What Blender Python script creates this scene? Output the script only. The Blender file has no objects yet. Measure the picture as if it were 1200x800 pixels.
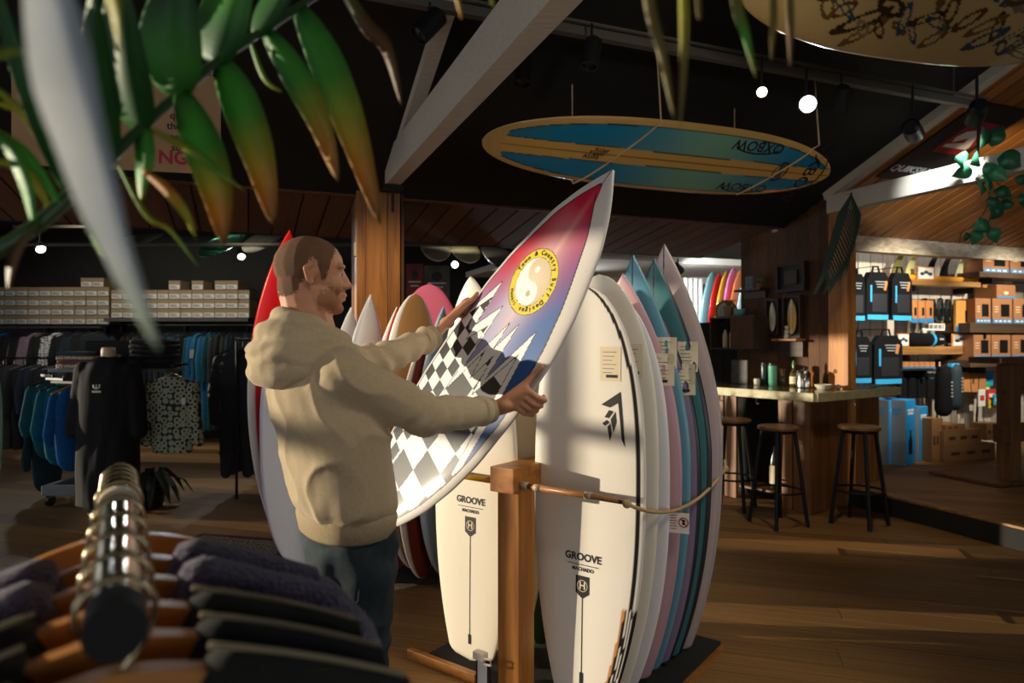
import bpy, bmesh, math, random
import numpy as np
from mathutils import Vector, Matrix, Quaternion

SC = bpy.context.scene
COL = SC.collection
R = math.radians
rnd = random.Random(7)

# ------------------------------------------------------------------ camera
F = 800.0            # focal length in pixels of the 1200x800 frame
EYE = 1.5
cam_d = bpy.data.cameras.new('camera')
cam_d.lens = 24.0
cam_d.sensor_width = 36.0
cam_d.clip_start = 0.02
cam_d.dof.use_dof = True
cam_d.dof.focus_distance = 2.5
cam_d.dof.aperture_fstop = 3.2
cam = bpy.data.objects.new('camera', cam_d)
COL.objects.link(cam)
cam.location = (0, 0, EYE)
cam.rotation_euler = (R(90), 0, 0)
SC.camera = cam

# ------------------------------------------------------------------ world, sun, exposure
SC.view_settings.view_transform = 'Standard'
SC.view_settings.look = 'None'
SC.view_settings.gamma = 1.0
SC.view_settings.use_curve_mapping = False
SC.view_settings.exposure = 0.0
world = bpy.data.worlds.new('daylight')
SC.world = world
world.use_nodes = True
bg = world.node_tree.nodes['Background']
bg.inputs[0].default_value = (0.92, 0.95, 1.0, 1)
bg.inputs[1].default_value = 1.5
SUN_DIR = Vector((0.95, -0.09, -0.085)).normalized()
sun_d = bpy.data.lights.new('sun', 'SUN')
sun_d.energy = 5.2
sun_d.color = (1.0, 0.87, 0.66)
sun_d.angle = R(0.6)
sun = bpy.data.objects.new('sun', sun_d)
COL.objects.link(sun)
sun.rotation_euler = SUN_DIR.to_track_quat('-Z', 'Y').to_euler()
sun.location = (-12, 4, 3)

# ------------------------------------------------------------------ frames of reference
UA = Vector((0.9316, 0.3635, 0))      # along the eaves of the hall
VB = Vector((-0.3635, 0.9316, 0))     # across the hall, away from the camera
ROOM_ROT = math.atan2(0.3635, 0.9316)
def uv(u, v, z=0.0):
    return UA * u + VB * v + Vector((0, 0, z))
def at(px, py, d):
    return Vector(((px - 600) / F * d, d, EYE + (400 - py) / F * d))
def gr(px, d, z=0.0):
    return Vector(((px - 600) / F * d, d, z))
ORD = ['first', 'second', 'third', 'fourth', 'fifth', 'sixth', 'seventh', 'eighth', 'ninth', 'tenth', 'eleventh', 'twelfth',
       'thirteenth', 'fourteenth', 'fifteenth', 'sixteenth', 'seventeenth', 'eighteenth', 'nineteenth', 'twentieth',
       'twenty-first', 'twenty-second', 'twenty-third', 'twenty-fourth', 'twenty-fifth', 'twenty-sixth', 'twenty-seventh', 'twenty-eighth']

# ------------------------------------------------------------------ materials
MATS = {}
def srgb(h):
    if isinstance(h, str):
        h = h.lstrip('#')
        c = [int(h[i:i + 2], 16) / 255 for i in (0, 2, 4)]
    else:
        c = list(h)
    return tuple((x / 12.92 if x <= 0.04045 else ((x + 0.055) / 1.055) ** 2.4) for x in c)
def mat(name, col=(.5, .5, .5), rough=.6, metal=0.0, noise=0.0, nscale=20.0, bump=0.0, bscale=60.0, coat=0.0, emit=0.0, spec=.5, trans=0.0, sheen=0.0, stretch=(1, 1, 1), sss=0.0):
    if name in MATS:
        return MATS[name]
    m = bpy.data.materials.new(name)
    m.use_nodes = True
    nt = m.node_tree
    b = nt.nodes['Principled BSDF']
    c = srgb(col)
    b.inputs['Base Color'].default_value = (*c, 1)
    b.inputs['Roughness'].default_value = rough
    b.inputs['Metallic'].default_value = metal
    b.inputs['Specular IOR Level'].default_value = spec
    b.inputs['Coat Weight'].default_value = coat
    b.inputs['Coat Roughness'].default_value = .12
    b.inputs['Sheen Weight'].default_value = sheen
    b.inputs['Transmission Weight'].default_value = trans
    if sss:
        b.inputs['Subsurface Weight'].default_value = sss
        b.inputs['Subsurface Radius'].default_value = (.012, .004, .002)
        b.inputs['Subsurface Scale'].default_value = 1.0
    if emit:
        b.inputs['Emission Color'].default_value = (*c, 1)
        b.inputs['Emission Strength'].default_value = emit
    tc = nt.nodes.new('ShaderNodeTexCoord')
    mp = nt.nodes.new('ShaderNodeMapping')
    mp.inputs['Scale'].default_value = stretch
    nt.links.new(tc.outputs['Object'], mp.inputs['Vector'])
    if noise:
        n = nt.nodes.new('ShaderNodeTexNoise')
        n.inputs['Scale'].default_value = nscale
        n.inputs['Detail'].default_value = 4
        nt.links.new(mp.outputs[0], n.inputs['Vector'])
        r = nt.nodes.new('ShaderNodeValToRGB')
        r.color_ramp.elements[0].position = .3
        r.color_ramp.elements[1].position = .72
        r.color_ramp.elements[0].color = (*[x * (1 - noise) for x in c], 1)
        r.color_ramp.elements[1].color = (*[min(1, x * (1 + noise * .6)) for x in c], 1)
        nt.links.new(n.outputs['Fac'], r.inputs[0])
        nt.links.new(r.outputs[0], b.inputs['Base Color'])
    if bump:
        n2 = nt.nodes.new('ShaderNodeTexNoise')
        n2.inputs['Scale'].default_value = bscale
        n2.inputs['Detail'].default_value = 3
        nt.links.new(mp.outputs[0], n2.inputs['Vector'])
        bp = nt.nodes.new('ShaderNodeBump')
        bp.inputs['Strength'].default_value = bump
        bp.inputs['Distance'].default_value = .01
        nt.links.new(n2.outputs['Fac'], bp.inputs['Height'])
        nt.links.new(bp.outputs[0], b.inputs['Normal'])
    MATS[name] = m
    return m
def wood(name, c1, c2, scale=1.0, axis=0, rough=.55, coat=0.0, var=.25, world_space=False, knots=True):
    """grain running along one local axis, tone shifted per object"""
    if name in MATS:
        return MATS[name]
    m = bpy.data.materials.new(name)
    m.use_nodes = True
    nt = m.node_tree
    N, L = nt.nodes, nt.links
    b = N['Principled BSDF']
    b.inputs['Roughness'].default_value = rough
    b.inputs['Coat Weight'].default_value = coat
    b.inputs['Coat Roughness'].default_value = .25
    tc = N.new('ShaderNodeTexCoord')
    oi = N.new('ShaderNodeObjectInfo')
    add = N.new('ShaderNodeVectorMath'); add.operation = 'ADD'
    mul = N.new('ShaderNodeVectorMath'); mul.operation = 'SCALE'
    mul.inputs[0].default_value = (7.3, 11.1, 5.7)
    L.new(oi.outputs['Random'], mul.inputs['Scale'])
    geo = N.new('ShaderNodeNewGeometry')
    L.new(geo.outputs['Position'] if world_space else tc.outputs['Object'], add.inputs[0])
    L.new(mul.outputs[0], add.inputs[1])
    mp = N.new('ShaderNodeMapping')
    s = [14.0 * scale] * 3
    s[axis] = 0.9 * scale
    mp.inputs['Scale'].default_value = s
    if world_space:
        mp.inputs['Rotation'].default_value = (0, 0, -ROOM_ROT)
        mp.vector_type = 'POINT'
    L.new(add.outputs[0], mp.inputs['Vector'])
    n = N.new('ShaderNodeTexNoise'); n.inputs['Scale'].default_value = 1.6; n.inputs['Detail'].default_value = 6; n.inputs['Distortion'].default_value = .6
    L.new(mp.outputs[0], n.inputs['Vector'])
    r = N.new('ShaderNodeValToRGB')
    r.color_ramp.elements[0].position = .33; r.color_ramp.elements[1].position = .68
    r.color_ramp.elements[0].color = (*srgb(c1), 1); r.color_ramp.elements[1].color = (*srgb(c2), 1)
    L.new(n.outputs['Fac'], r.inputs[0])
    hs = N.new('ShaderNodeHueSaturation')
    mr = N.new('ShaderNodeMapRange')
    mr.inputs['To Min'].default_value = 1 - var; mr.inputs['To Max'].default_value = 1 + var
    L.new(oi.outputs['Random'], mr.inputs['Value'])
    L.new(mr.outputs[0], hs.inputs['Value'])
    L.new(r.outputs[0], hs.inputs['Color'])
    L.new(hs.outputs[0], b.inputs['Base Color'])
    bp = N.new('ShaderNodeBump'); bp.inputs['Strength'].default_value = .15; bp.inputs['Distance'].default_value = .004
    L.new(n.outputs['Fac'], bp.inputs['Height']); L.new(bp.outputs[0], b.inputs['Normal'])
    MATS[name] = m
    return m
def attr_mat(name, rough=.35, coat=.3, noise=.04):
    """colour comes from the thing's own painted pattern (point attribute)"""
    if name in MATS:
        return MATS[name]
    m = bpy.data.materials.new(name); m.use_nodes = True
    nt = m.node_tree; b = nt.nodes['Principled BSDF']
    a = nt.nodes.new('ShaderNodeAttribute'); a.attribute_name = 'paint'
    n = nt.nodes.new('ShaderNodeTexNoise'); n.inputs['Scale'].default_value = 180
    mr = nt.nodes.new('ShaderNodeMapRange'); mr.inputs['To Min'].default_value = 1 - noise; mr.inputs['To Max'].default_value = 1 + noise
    tc = nt.nodes.new('ShaderNodeTexCoord')
    nt.links.new(tc.outputs['Object'], n.inputs['Vector'])
    nt.links.new(n.outputs['Fac'], mr.inputs['Value'])
    mx = nt.nodes.new('ShaderNodeVectorMath'); mx.operation = 'SCALE'
    nt.links.new(a.outputs['Color'], mx.inputs[0]); nt.links.new(mr.outputs[0], mx.inputs['Scale'])
    nt.links.new(mx.outputs[0], b.inputs['Base Color'])
    b.inputs['Roughness'].default_value = rough
    b.inputs['Coat Weight'].default_value = coat
    b.inputs['Coat Roughness'].default_value = .15
    MATS[name] = m
    return m

# ------------------------------------------------------------------ mesh helpers
def tag(o, label=None, cat=None, group=None, kind=None):
    if label: o['label'] = label
    if cat: o['category'] = cat
    if group: o['group'] = group
    if kind: o['kind'] = kind
    return o
def empty(name, loc=(0, 0, 0), rz=0.0, label=None, cat=None, group=None):
    o = bpy.data.objects.new(name, None)
    o.empty_display_size = .1
    COL.objects.link(o)
    o.location = loc
    o.rotation_euler = (0, 0, rz)
    return tag(o, label, cat, group)
def link(name, me, m=None, parent=None, loc=None, rot=None, scale=None):
    o = bpy.data.objects.new(name, me)
    COL.objects.link(o)
    if m is not None and len(me.materials) == 0:
        me.materials.append(m)
    if parent is not None:
        o.parent = parent
    if loc is not None: o.location = loc
    if rot is not None:
        if isinstance(rot, (int, float)): o.rotation_euler = (0, 0, rot)
        else: o.rotation_euler = rot
    if scale is not None: o.scale = scale
    return o
def copy_tree(o, parent=None):
    c = o.copy()
    COL.objects.link(c)
    c.parent = parent
    for ch in o.children:
        copy_tree(ch, c)
    return c
class MB:
    def __init__(s):
        s.v = []; s.f = []
    def add(s, vs, fs):
        k = len(s.v)
        s.v.extend([tuple(p) for p in vs])
        s.f.extend([tuple(i + k for i in f) for f in fs])
        return s
    def box(s, c, size, rot=None, bev=0.0):
        hx, hy, hz = [x / 2 for x in size]
        c = Vector(c)
        if bev <= 0:
            vs = [Vector((x, y, z)) for x in (-hx, hx) for y in (-hy, hy) for z in (-hz, hz)]
            fs = [(0, 1, 3, 2), (4, 6, 7, 5), (0, 4, 5, 1), (2, 3, 7, 6), (0, 2, 6, 4), (1, 5, 7, 3)]
        else:
            bm = bmesh.new()
            bmesh.ops.create_cube(bm, size=1.0)
            for p in bm.verts: p.co = Vector((p.co.x * 2 * hx, p.co.y * 2 * hy, p.co.z * 2 * hz))
            bmesh.ops.bevel(bm, geom=list(bm.edges), offset=min(bev, hx * .95, hy * .95, hz * .95), segments=2, affect='EDGES', profile=.6)
            bm.verts.index_update()
            vs = [p.co.copy() for p in bm.verts]
            fs = [tuple(q.index for q in f.verts) for f in bm.faces]
            bm.free()
        if rot is not None:
            if isinstance(rot, (int, float)): rot = Matrix.Rotation(rot, 3, 'Z')
            vs = [rot @ p for p in vs]
        return s.add([p + c for p in vs], fs)
    def tube(s, pts, r, n=8, cap=True, closed=False):
        pts = [Vector(p) for p in pts]
        m = len(pts)
        rs = r if isinstance(r, (list, tuple)) else [r] * m
        up = None; vs = []; fs = []
        for i, p in enumerate(pts):
            if closed: t = pts[(i + 1) % m] - pts[i - 1]
            else: t = pts[min(i + 1, m - 1)] - pts[max(i - 1, 0)]
            if t.length < 1e-9: t = Vector((0, 0, 1))
            t.normalize()
            if up is None:
                up = Vector((0, 0, 1)) if abs(t.z) < .9 else Vector((1, 0, 0))
            a = t.cross(up)
            if a.length < 1e-6: a = t.orthogonal()
            a.normalize()
            b = a.cross(t); up = b
            for k in range(n):
                g = 2 * math.pi * k / n
                vs.append(p + (a * math.cos(g) + b * math.sin(g)) * rs[i])
        for i in range(m if closed else m - 1):
            j = (i + 1) % m
            for k in range(n):
                k2 = (k + 1) % n
                fs.append((i * n + k, i * n + k2, j * n + k2, j * n + k))
        if cap and not closed:
            fs.append(tuple(range(n - 1, -1, -1)))
            fs.append(tuple((m - 1) * n + k for k in range(n)))
        return s.add(vs, fs)
    def capsule(s, p0, p1, r0, r1=None, n=12, k=4, flat=None):
        """tapered limb with round ends"""
        p0, p1 = Vector(p0), Vector(p1)
        r1 = r0 if r1 is None else r1
        d = p1 - p0; L = d.length
        if L < 1e-6: return s.ell(p0, (r0, r0, r0))
        d.normalize()
        pts, rs = [], []
        for i in range(k + 1):
            g = math.pi / 2 * i / k
            pts.append(p0 - d * r0 * math.cos(g)); rs.append(max(r0 * math.sin(g), 1e-4))
        for i in range(1, 4):
            pts.append(p0 + d * L * i / 4); rs.append(r0 + (r1 - r0) * i / 4)
        for i in range(k + 1):
            g = math.pi / 2 * (1 - i / k)
            pts.append(p1 + d * r1 * math.cos(g)); rs.append(max(r1 * math.sin(g), 1e-4))
        return s.tube(pts, rs, n)
    def ell(s, c, rad, rot=None, n=16, m=10):
        c = Vector(c); vs = []; fs = []
        for i in range(m + 1):
            g = math.pi * i / m
            for k in range(n):
                h = 2 * math.pi * k / n
                p = Vector((rad[0] * math.sin(g) * math.cos(h), rad[1] * math.sin(g) * math.sin(h), rad[2] * math.cos(g)))
                if rot is not None: p = rot @ p
                vs.append(p + c)
        for i in range(m):
            for k in range(n):
                k2 = (k + 1) % n
                fs.append((i * n + k, (i + 1) * n + k, (i + 1) * n + k2, i * n + k2))
        return s.add(vs, fs)
    def lathe(s, prof, n=20, c=(0, 0, 0), cap=True):
        c = Vector(c); vs = []; fs = []
        for r, z in prof:
            for k in range(n):
                g = 2 * math.pi * k / n
                vs.append(c + Vector((r * math.cos(g), r * math.sin(g), z)))
        for i in range(len(prof) - 1):
            for k in range(n):
                k2 = (k + 1) % n
                fs.append((i * n + k, i * n + k2, (i + 1) * n + k2, (i + 1) * n + k))
        if cap:
            fs.append(tuple(range(n - 1, -1, -1)))
            fs.append(tuple((len(prof) - 1) * n + k for k in range(n)))
        return s.add(vs, fs)
    def prism(s, poly, y0, y1, axis='xz'):
        """closed 2D outline given depth; 'xz' stands upright, 'xy' lies flat"""
        n = len(poly)
        if axis == 'xz': vs = [(a, y0, b) for a, b in poly] + [(a, y1, b) for a, b in poly]
        else: vs = [(a, b, y0) for a, b in poly] + [(a, b, y1) for a, b in poly]
        fs = [tuple(range(n)), tuple(range(2 * n - 1, n - 1, -1))]
        for i in range(n):
            j = (i + 1) % n
            fs.append((i, i + n, j + n, j))
        return s.add(vs, fs)
    def ribbon(s, pts, nrm, ws, th=.002):
        """thin leaf: centre line, face normal, half widths, thickness, with a fold along the middle"""
        pts = [Vector(p) for p in pts]; nrm = Vector(nrm).normalized(); m = len(pts); vs = []; fs = []
        for i, p in enumerate(pts):
            t = (pts[min(i + 1, m - 1)] - pts[max(i - 1, 0)]).normalized()
            a = t.cross(nrm); a = a.normalized() if a.length > 1e-6 else t.orthogonal().normalized()
            nn = a.cross(t)
            w = ws[i]
            vs += [p - a * w + nn * w * .25, p - nn * th, p + a * w + nn * w * .25, p + nn * th]
        for i in range(m - 1):
            for k in range(4):
                k2 = (k + 1) % 4
                fs.append((i * 4 + k, i * 4 + k2, i * 4 + 4 + k2, i * 4 + 4 + k))
        fs.append((3, 2, 1, 0)); fs.append(tuple((m - 1) * 4 + k for k in range(4)))
        return s.add(vs, fs)
    def mesh(s, name, smooth=False):
        me = bpy.data.meshes.new(name)
        me.from_pydata(s.v, [], s.f)
        me.validate(clean_customdata=False)
        bm = bmesh.new(); bm.from_mesh(me)
        bmesh.ops.recalc_face_normals(bm, faces=bm.faces)
        bm.to_mesh(me); bm.free()
        if smooth is True:
            for p in me.polygons: p.use_smooth = True
        elif smooth:
            for p in me.polygons: p.use_smooth = True
            me.set_sharp_from_angle(angle=R(smooth))
        me.update()
        return me
    def build(s, name, m, parent=None, loc=None, rot=None, smooth=False, scale=None):
        return link(name, s.mesh(name, smooth), m, parent, loc, rot, scale)
def evaluated(me, mods):
    """run modifiers over a mesh and hand back the result"""
    o = bpy.data.objects.new('scratch', me)
    COL.objects.link(o)
    for kind, kw in mods:
        md = o.modifiers.new('m', kind)
        for k, v in kw.items(): setattr(md, k, v)
    dg = bpy.context.evaluated_depsgraph_get()
    out = bpy.data.meshes.new_from_object(o.evaluated_get(dg))
    bpy.data.objects.remove(o)
    return out
def text_mesh(s, size, depth=0.0006, align='CENTER', bold=0.0):
    cu = bpy.data.curves.new('lettering', 'FONT')
    cu.body = s; cu.size = size; cu.align_x = align; cu.align_y = 'CENTER'
    cu.extrude = depth; cu.offset = bold; cu.resolution_u = 3
    o = bpy.data.objects.new('scratch_text', cu)
    COL.objects.link(o)
    dg = bpy.context.evaluated_depsgraph_get()
    me = bpy.data.meshes.new_from_object(o.evaluated_get(dg))
    bpy.data.objects.remove(o)
    me.materials.clear()
    return me
def lettering(s, size, m, parent, loc, rot, name='lettering', align='CENTER', bold=0.0, sx=1.0):
    me = text_mesh(s, size, align=align, bold=bold)
    o = link(name, me, m, parent, loc, rot)
    o.scale = (sx, 1, 1)
    return o
BOX_UNIT = None
def unit_box(m, key):
    """shared unit cube mesh per material, for planks, slats and boxes made in loops"""
    k = 'unit_' + key
    if k not in bpy.data.meshes:
        me = MB().box((0, 0, 0), (1, 1, 1)).mesh(k)
        me.name = k
        me.materials.append(m)
    return bpy.data.meshes[k]
def plank(name, m, key, parent, centre, xdir, zdir, size):
    """one board: length along xdir, thickness along zdir"""
    x = Vector(xdir).normalized(); z = Vector(zdir).normalized(); y = z.cross(x)
    o = bpy.data.objects.new(name, unit_box(m, key))
    COL.objects.link(o)
    M = Matrix((x, y, z)).transposed()
    o.rotation_mode = 'QUATERNION'
    o.rotation_quaternion = M.to_quaternion()
    o.location = centre
    o.scale = size
    o.parent = parent
    return o
def bar(mb, p0, p1, w, h, up=(0, 0, 1)):
    """square timber from point to point"""
    p0, p1 = Vector(p0), Vector(p1)
    x = (p1 - p0); L = x.length; x.normalize()
    up = Vector(up); y = up.cross(x).normalized(); z = x.cross(y)
    M = Matrix((x, y, z)).transposed()
    return mb.box((p0 + p1) / 2, (L, w, h), rot=M)
# ------------------------------------------------------------------ palette
BLACK = mat('black_paint', '#15130f', rough=.85, noise=.15, nscale=6)
WHITEPAINT = mat('white_painted_timber', '#cfc5b2', rough=.7, noise=.12, nscale=9, bump=.2, bscale=40, stretch=(1, 8, 8))
PINE = wood('pine', '#8a5524', '#b87a38', rough=.5, axis=2)
PINE_X = wood('pine_lengthwise', '#8a5524', '#b87a38', rough=.5, axis=0)
DARKWOOD = wood('dark_stained_wood', '#4a2f1a', '#6b4526', axis=2, rough=.8)
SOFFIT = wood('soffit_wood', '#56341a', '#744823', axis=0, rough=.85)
ROOFWOOD = wood('roof_planks', '#8c5526', '#b97a3c', axis=0, rough=.5)
FLOORWOOD = wood('floor_oak', '#7a552d', '#a57a42', axis=0, rough=.6, var=.16)
WHITEWASH = wood('whitewashed_planks', '#b5ab98', '#d9d0bf', axis=2, rough=.8, var=.1)
PLASTER = mat('dark_plaster', '#26231e', rough=.9, noise=.2, nscale=4)
WARMWHITE = mat('warm_white_plaster', '#d8cfc0', rough=.9, noise=.05, nscale=4)
METAL_D = mat('dark_metal', '#1a1a1a', rough=.45, metal=.6)
CHROME = mat('brushed_chrome', '#c9c2b4', rough=.18, metal=1.0)
BLACKP = mat('black_plastic', '#141414', rough=.4)
GLOW_C = mat('lamp_lens_cool', '#f4fbff', emit=14.0)
GLOW_W = mat('lamp_lens_warm', '#ffe2b0', emit=10.0)

def struct(o, label):
    return tag(o, label, None, None, 'structure')

# floor: oak boards; singly built where they can be told apart, patterned beyond
def floor_material():
    m = bpy.data.materials.new('oak_boards_far'); m.use_nodes = True
    nt = m.node_tree; N, L = nt.nodes, nt.links; b = N['Principled BSDF']
    g = N.new('ShaderNodeNewGeometry')
    mp = N.new('ShaderNodeMapping'); mp.inputs['Rotation'].default_value = (0, 0, math.atan2(.29, .957))
    L.new(g.outputs['Position'], mp.inputs['Vector'])
    br = N.new('ShaderNodeTexBrick'); br.inputs['Scale'].default_value = 1.0
    br.inputs['Brick Width'].default_value = 2.4; br.inputs['Row Height'].default_value = .2; br.inputs['Mortar Size'].default_value = .0025
    br.inputs['Color1'].default_value = (*srgb('#664826'), 1); br.inputs['Color2'].default_value = (*srgb('#8f6a3a'), 1); br.inputs['Mortar'].default_value = (*srgb('#241a10'), 1)
    L.new(mp.outputs[0], br.inputs['Vector'])
    sc = N.new('ShaderNodeMapping'); sc.inputs['Scale'].default_value = (.9, 14, 14)
    L.new(mp.outputs[0], sc.inputs['Vector'])
    n = N.new('ShaderNodeTexNoise'); n.inputs['Scale'].default_value = 1.6; n.inputs['Detail'].default_value = 6
    L.new(sc.outputs[0], n.inputs['Vector'])
    mr = N.new('ShaderNodeMapRange'); mr.inputs['To Min'].default_value = .65; mr.inputs['To Max'].default_value = 1.35
    L.new(n.outputs['Fac'], mr.inputs['Value'])
    mx = N.new('ShaderNodeVectorMath'); mx.operation = 'SCALE'
    L.new(br.outputs['Color'], mx.inputs[0]); L.new(mr.outputs[0], mx.inputs['Scale'])
    L.new(mx.outputs[0], b.inputs['Base Color'])
    b.inputs['Roughness'].default_value = .6
    return m
FLOORFAR = floor_material()
floor = struct(MB().box((0, 5.5, -.055), (24, 21, .1)).build('floor', FLOORFAR), 'oak board floor of the shop')
FD = Vector((.957, -.29, 0)); FN = Vector((.29, .957, 0))
for k in range(16):
    q = 2.55 + k * .2
    a = -3.6 + (k * .83) % 2.4
    while a < 5.0:
        c = FD * (a + 1.2) + FN * q
        if -.80 * c.y - 1.6 < c.x < .80 * c.y + 1.6 and (c + FD * 1.2).dot(UA) < 5.5:
            plank('floor_board', FLOORWOOD, 'oak', floor, (c.x, c.y, -.0045), FD, (0, 0, 1), (2.396, .1965, .009))
        a += 2.4
# raised platform on the far side of the bar
plat = struct(MB().box(uv(7.8, 2.0, .08), (5.2, 9.0, .16), rot=ROOM_ROT).build('floor_platform', FLOORFAR), 'raised wooden platform floor under the accessory wall')
struct(MB().box(uv(5.185, 2.0, .075), (.03, 9.0, .15), rot=ROOM_ROT).build('trim_1', BLACK), 'black riser of the platform step')
struct(MB().box(uv(5.23, 2.0, .158), (.09, 9.0, .02), rot=ROOM_ROT).build('trim_2', FLOORWOOD), 'wooden nosing of the platform step')

# pitched black roof of the hall
SL = .39
def roof_z(v): return 2.68 + SL * (5.63 - v)
def slab(name, corners, th, m, label):
    top = [Vector(c) + Vector((0, 0, th)) for c in corners]
    mb = MB().add([*corners, *top], [(0, 1, 2, 3), (7, 6, 5, 4), (0, 4, 5, 1), (1, 5, 6, 2), (2, 6, 7, 3), (3, 7, 4, 0)])
    return struct(mb.build(name, m), label)
RIDGE = .2
slab('ceiling_far_slope', [uv(-5.2, 5.63, roof_z(5.63)), uv(5.25, 5.63, roof_z(5.63)), uv(5.25, RIDGE, roof_z(RIDGE)), uv(-5.2, RIDGE, roof_z(RIDGE))], .12, BLACK, 'black sloping ceiling of the hall')
slab('ceiling_near_slope', [uv(-5.2, RIDGE, roof_z(RIDGE)), uv(10.2, RIDGE, roof_z(RIDGE)), uv(10.2, -5.5, 2.6), uv(-5.2, -5.5, 2.6)], .12, BLACK, 'black ceiling slope behind the viewer')
slab('ceiling_platform', [uv(5.25, 3.35, roof_z(3.35)), uv(10.2, 3.35, roof_z(3.35)), uv(10.2, RIDGE, roof_z(RIDGE)), uv(5.25, RIDGE, roof_z(RIDGE))], .12, BLACK, 'black upper ceiling above the platform')
rw = slab('ceiling_planked', [uv(5.25, 5.7, roof_z(5.7) + .05), uv(10.2, 5.7, roof_z(5.7) + .05), uv(10.2, 3.3, roof_z(3.3) + .05), uv(5.25, 3.3, roof_z(3.3) + .05)], .1, BLACK, 'planked wooden ceiling slope above the accessory wall')
sdir = (VB * 1 + Vector((0, 0, -SL))).normalized()
snrm = UA.cross(sdir)
u = 5.33
while u < 10.1:
    c = uv(u, 4.48, roof_z(4.48)) + Vector((0, 0, .002))
    plank('ceiling_plank', ROOFWOOD, 'roofwood', rw, c, sdir, snrm, (2.48, .118, .022))
    u += .15
# planked soffit over the aisle
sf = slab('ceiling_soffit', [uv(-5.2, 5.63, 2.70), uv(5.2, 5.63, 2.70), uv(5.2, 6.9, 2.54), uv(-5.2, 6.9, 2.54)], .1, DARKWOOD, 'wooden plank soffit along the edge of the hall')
sd = (uv(0, 6.9, 2.54) - uv(0, 5.63, 2.70)).normalized()
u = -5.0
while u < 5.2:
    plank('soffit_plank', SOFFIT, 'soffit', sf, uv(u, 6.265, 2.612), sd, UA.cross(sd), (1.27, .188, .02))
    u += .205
struct(bar(MB(), uv(-5.2, 5.62, 2.69), uv(5.2, 5.62, 2.69), .03, .04).build('trim_3', SOFFIT), 'thin wooden edge strip of the soffit')
struct(MB().box(uv(0, 6.93, 2.85), (10.4, .06, .66), rot=ROOM_ROT).build('wall_fascia', BLACK), 'black fascia above the inner edge of the soffit')
# ceiling and walls of the rooms beyond
struct(MB().box(uv(0, 11.98, 3.2), (18, 10, .1), rot=ROOM_ROT).build('ceiling_far', BLACK), 'dark ceiling of the rear sales room')
struct(MB().box((-4.2, 10.75, 1.6), (11, .2, 3.3)).build('wall_far_left', BLACK), 'dark rear wall behind the hanging wetsuits')
struct(MB().box((4.3, 10.75, 1.6), (6.2, .2, 3.3)).build('wall_far_right', WARMWHITE), 'pale rear wall behind the coloured longboards')
slab('ceiling_board_room', [uv(3.2, 7.3, 2.50), uv(9.0, 7.3, 2.50), uv(9.0, 11.5, 2.50), uv(3.2, 11.5, 2.50)], .08, WARMWHITE, 'low white ceiling of the longboard room')
struct(MB().box(uv(9.2, 8.5, 1.5), (.15, 5.2, 3.2), rot=ROOM_ROT).build('wall_board_room', WARMWHITE), 'side wall of the longboard room')
# outer walls, window openings towards the sun
def wall_with_holes(name, origin, dirn, length, height, holes, th, m, label):
    """pieces of wall left around rectangular openings (a0, a1, z0, z1)"""
    mb = MB()
    xs = sorted({0, length, *[h[0] for h in holes], *[h[1] for h in holes]})
    for a0, a1 in zip(xs, xs[1:]):
        zs = sorted([(h[2], h[3]) for h in holes if h[0] <= a0 + 1e-6 and h[1] >= a1 - 1e-6])
        z = 0
        segs = []
        for z0, z1 in zs:
            if z0 > z: segs.append((z, z0))
            z = z1
        if z < height: segs.append((z, height))
        for z0, z1 in segs:
            c = origin + dirn * ((a0 + a1) / 2) + Vector((0, 0, (z0 + z1) / 2))
            mb.box(c, (a1 - a0, th, z1 - z0), rot=math.atan2(dirn.y, dirn.x))
    return struct(mb.build(name, m), label)
LW_U = -5.2
LEFT_HOLES = [(4.6, 9.8, 1.2, 3.3), (9.9, 13.0, .6, 2.5), (13.8, 16.3, .35, 2.6), (17.2, 19.4, .2, 1.7)]  # unseen openings, sized to place the sun patches
wall_with_holes('wall_left', uv(LW_U, -5.6), VB, 20.5, 5.2, LEFT_HOLES, .2, PLASTER, 'outer wall with unseen windows cut to shape the sunlight')
wall_with_holes('wall_back', uv(-5.2, -5.6), UA, 15.6, 3.0, [(1.2, 12.5, .4, 2.5)], .2, PLASTER, 'shop front wall behind the viewer')  # wide opening added for soft front light
struct(MB().box(uv(10.3, 0.5, 2.0), (.2, 12.5, 5), rot=ROOM_ROT).build('wall_right', PLASTER), 'outer wall beyond the platform')
for i, (a0, a1, z0, z1) in enumerate(LEFT_HOLES):
    w = struct(empty('window_%d' % (i + 1), uv(LW_U, -5.6)), 'unseen shop window with dark mullions, sized to shape the sunlight')
    n = max(1, int((a1 - a0) / 1.05))
    for k in range(n + 1):
        MB().box(VB * (a0 + (a1 - a0) * k / n) + Vector((0, 0, (z0 + z1) / 2)), (.07, .09, z1 - z0), rot=ROOM_ROT).build('mullion', BLACK, w)
    for z in (z0, z0 + (z1 - z0) * .62, z1):
        MB().box(VB * ((a0 + a1) / 2) + Vector((0, 0, z)), (.08, a1 - a0, .07), rot=ROOM_ROT).build('transom', BLACK, w)

# accessory wall on the platform: whitewashed planks, eave beam
aw = struct(MB().box(uv(7.85, 6.16, 1.4), (4.9, .1, 2.8), rot=ROOM_ROT).build('wall_accessory', PLASTER), 'whitewashed plank wall behind the accessories')
u = 5.5
while u < 10.2:
    plank('wall_plank', WHITEWASH, 'whitewash', aw, uv(u, 6.095, 1.36), UA, (0, 0, 1), (.185, .03, 2.4))
    u += .2
struct(bar(MB(), uv(5.25, 5.72, 2.60), uv(10.2, 5.72, 2.60), .16, .19).build('trim_4', wood('whitewashed_beam', '#9c8f7a', '#c9bda8', axis=0, rough=.85, world_space=False)), 'weathered whitewashed eave beam above the shelves')
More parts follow.
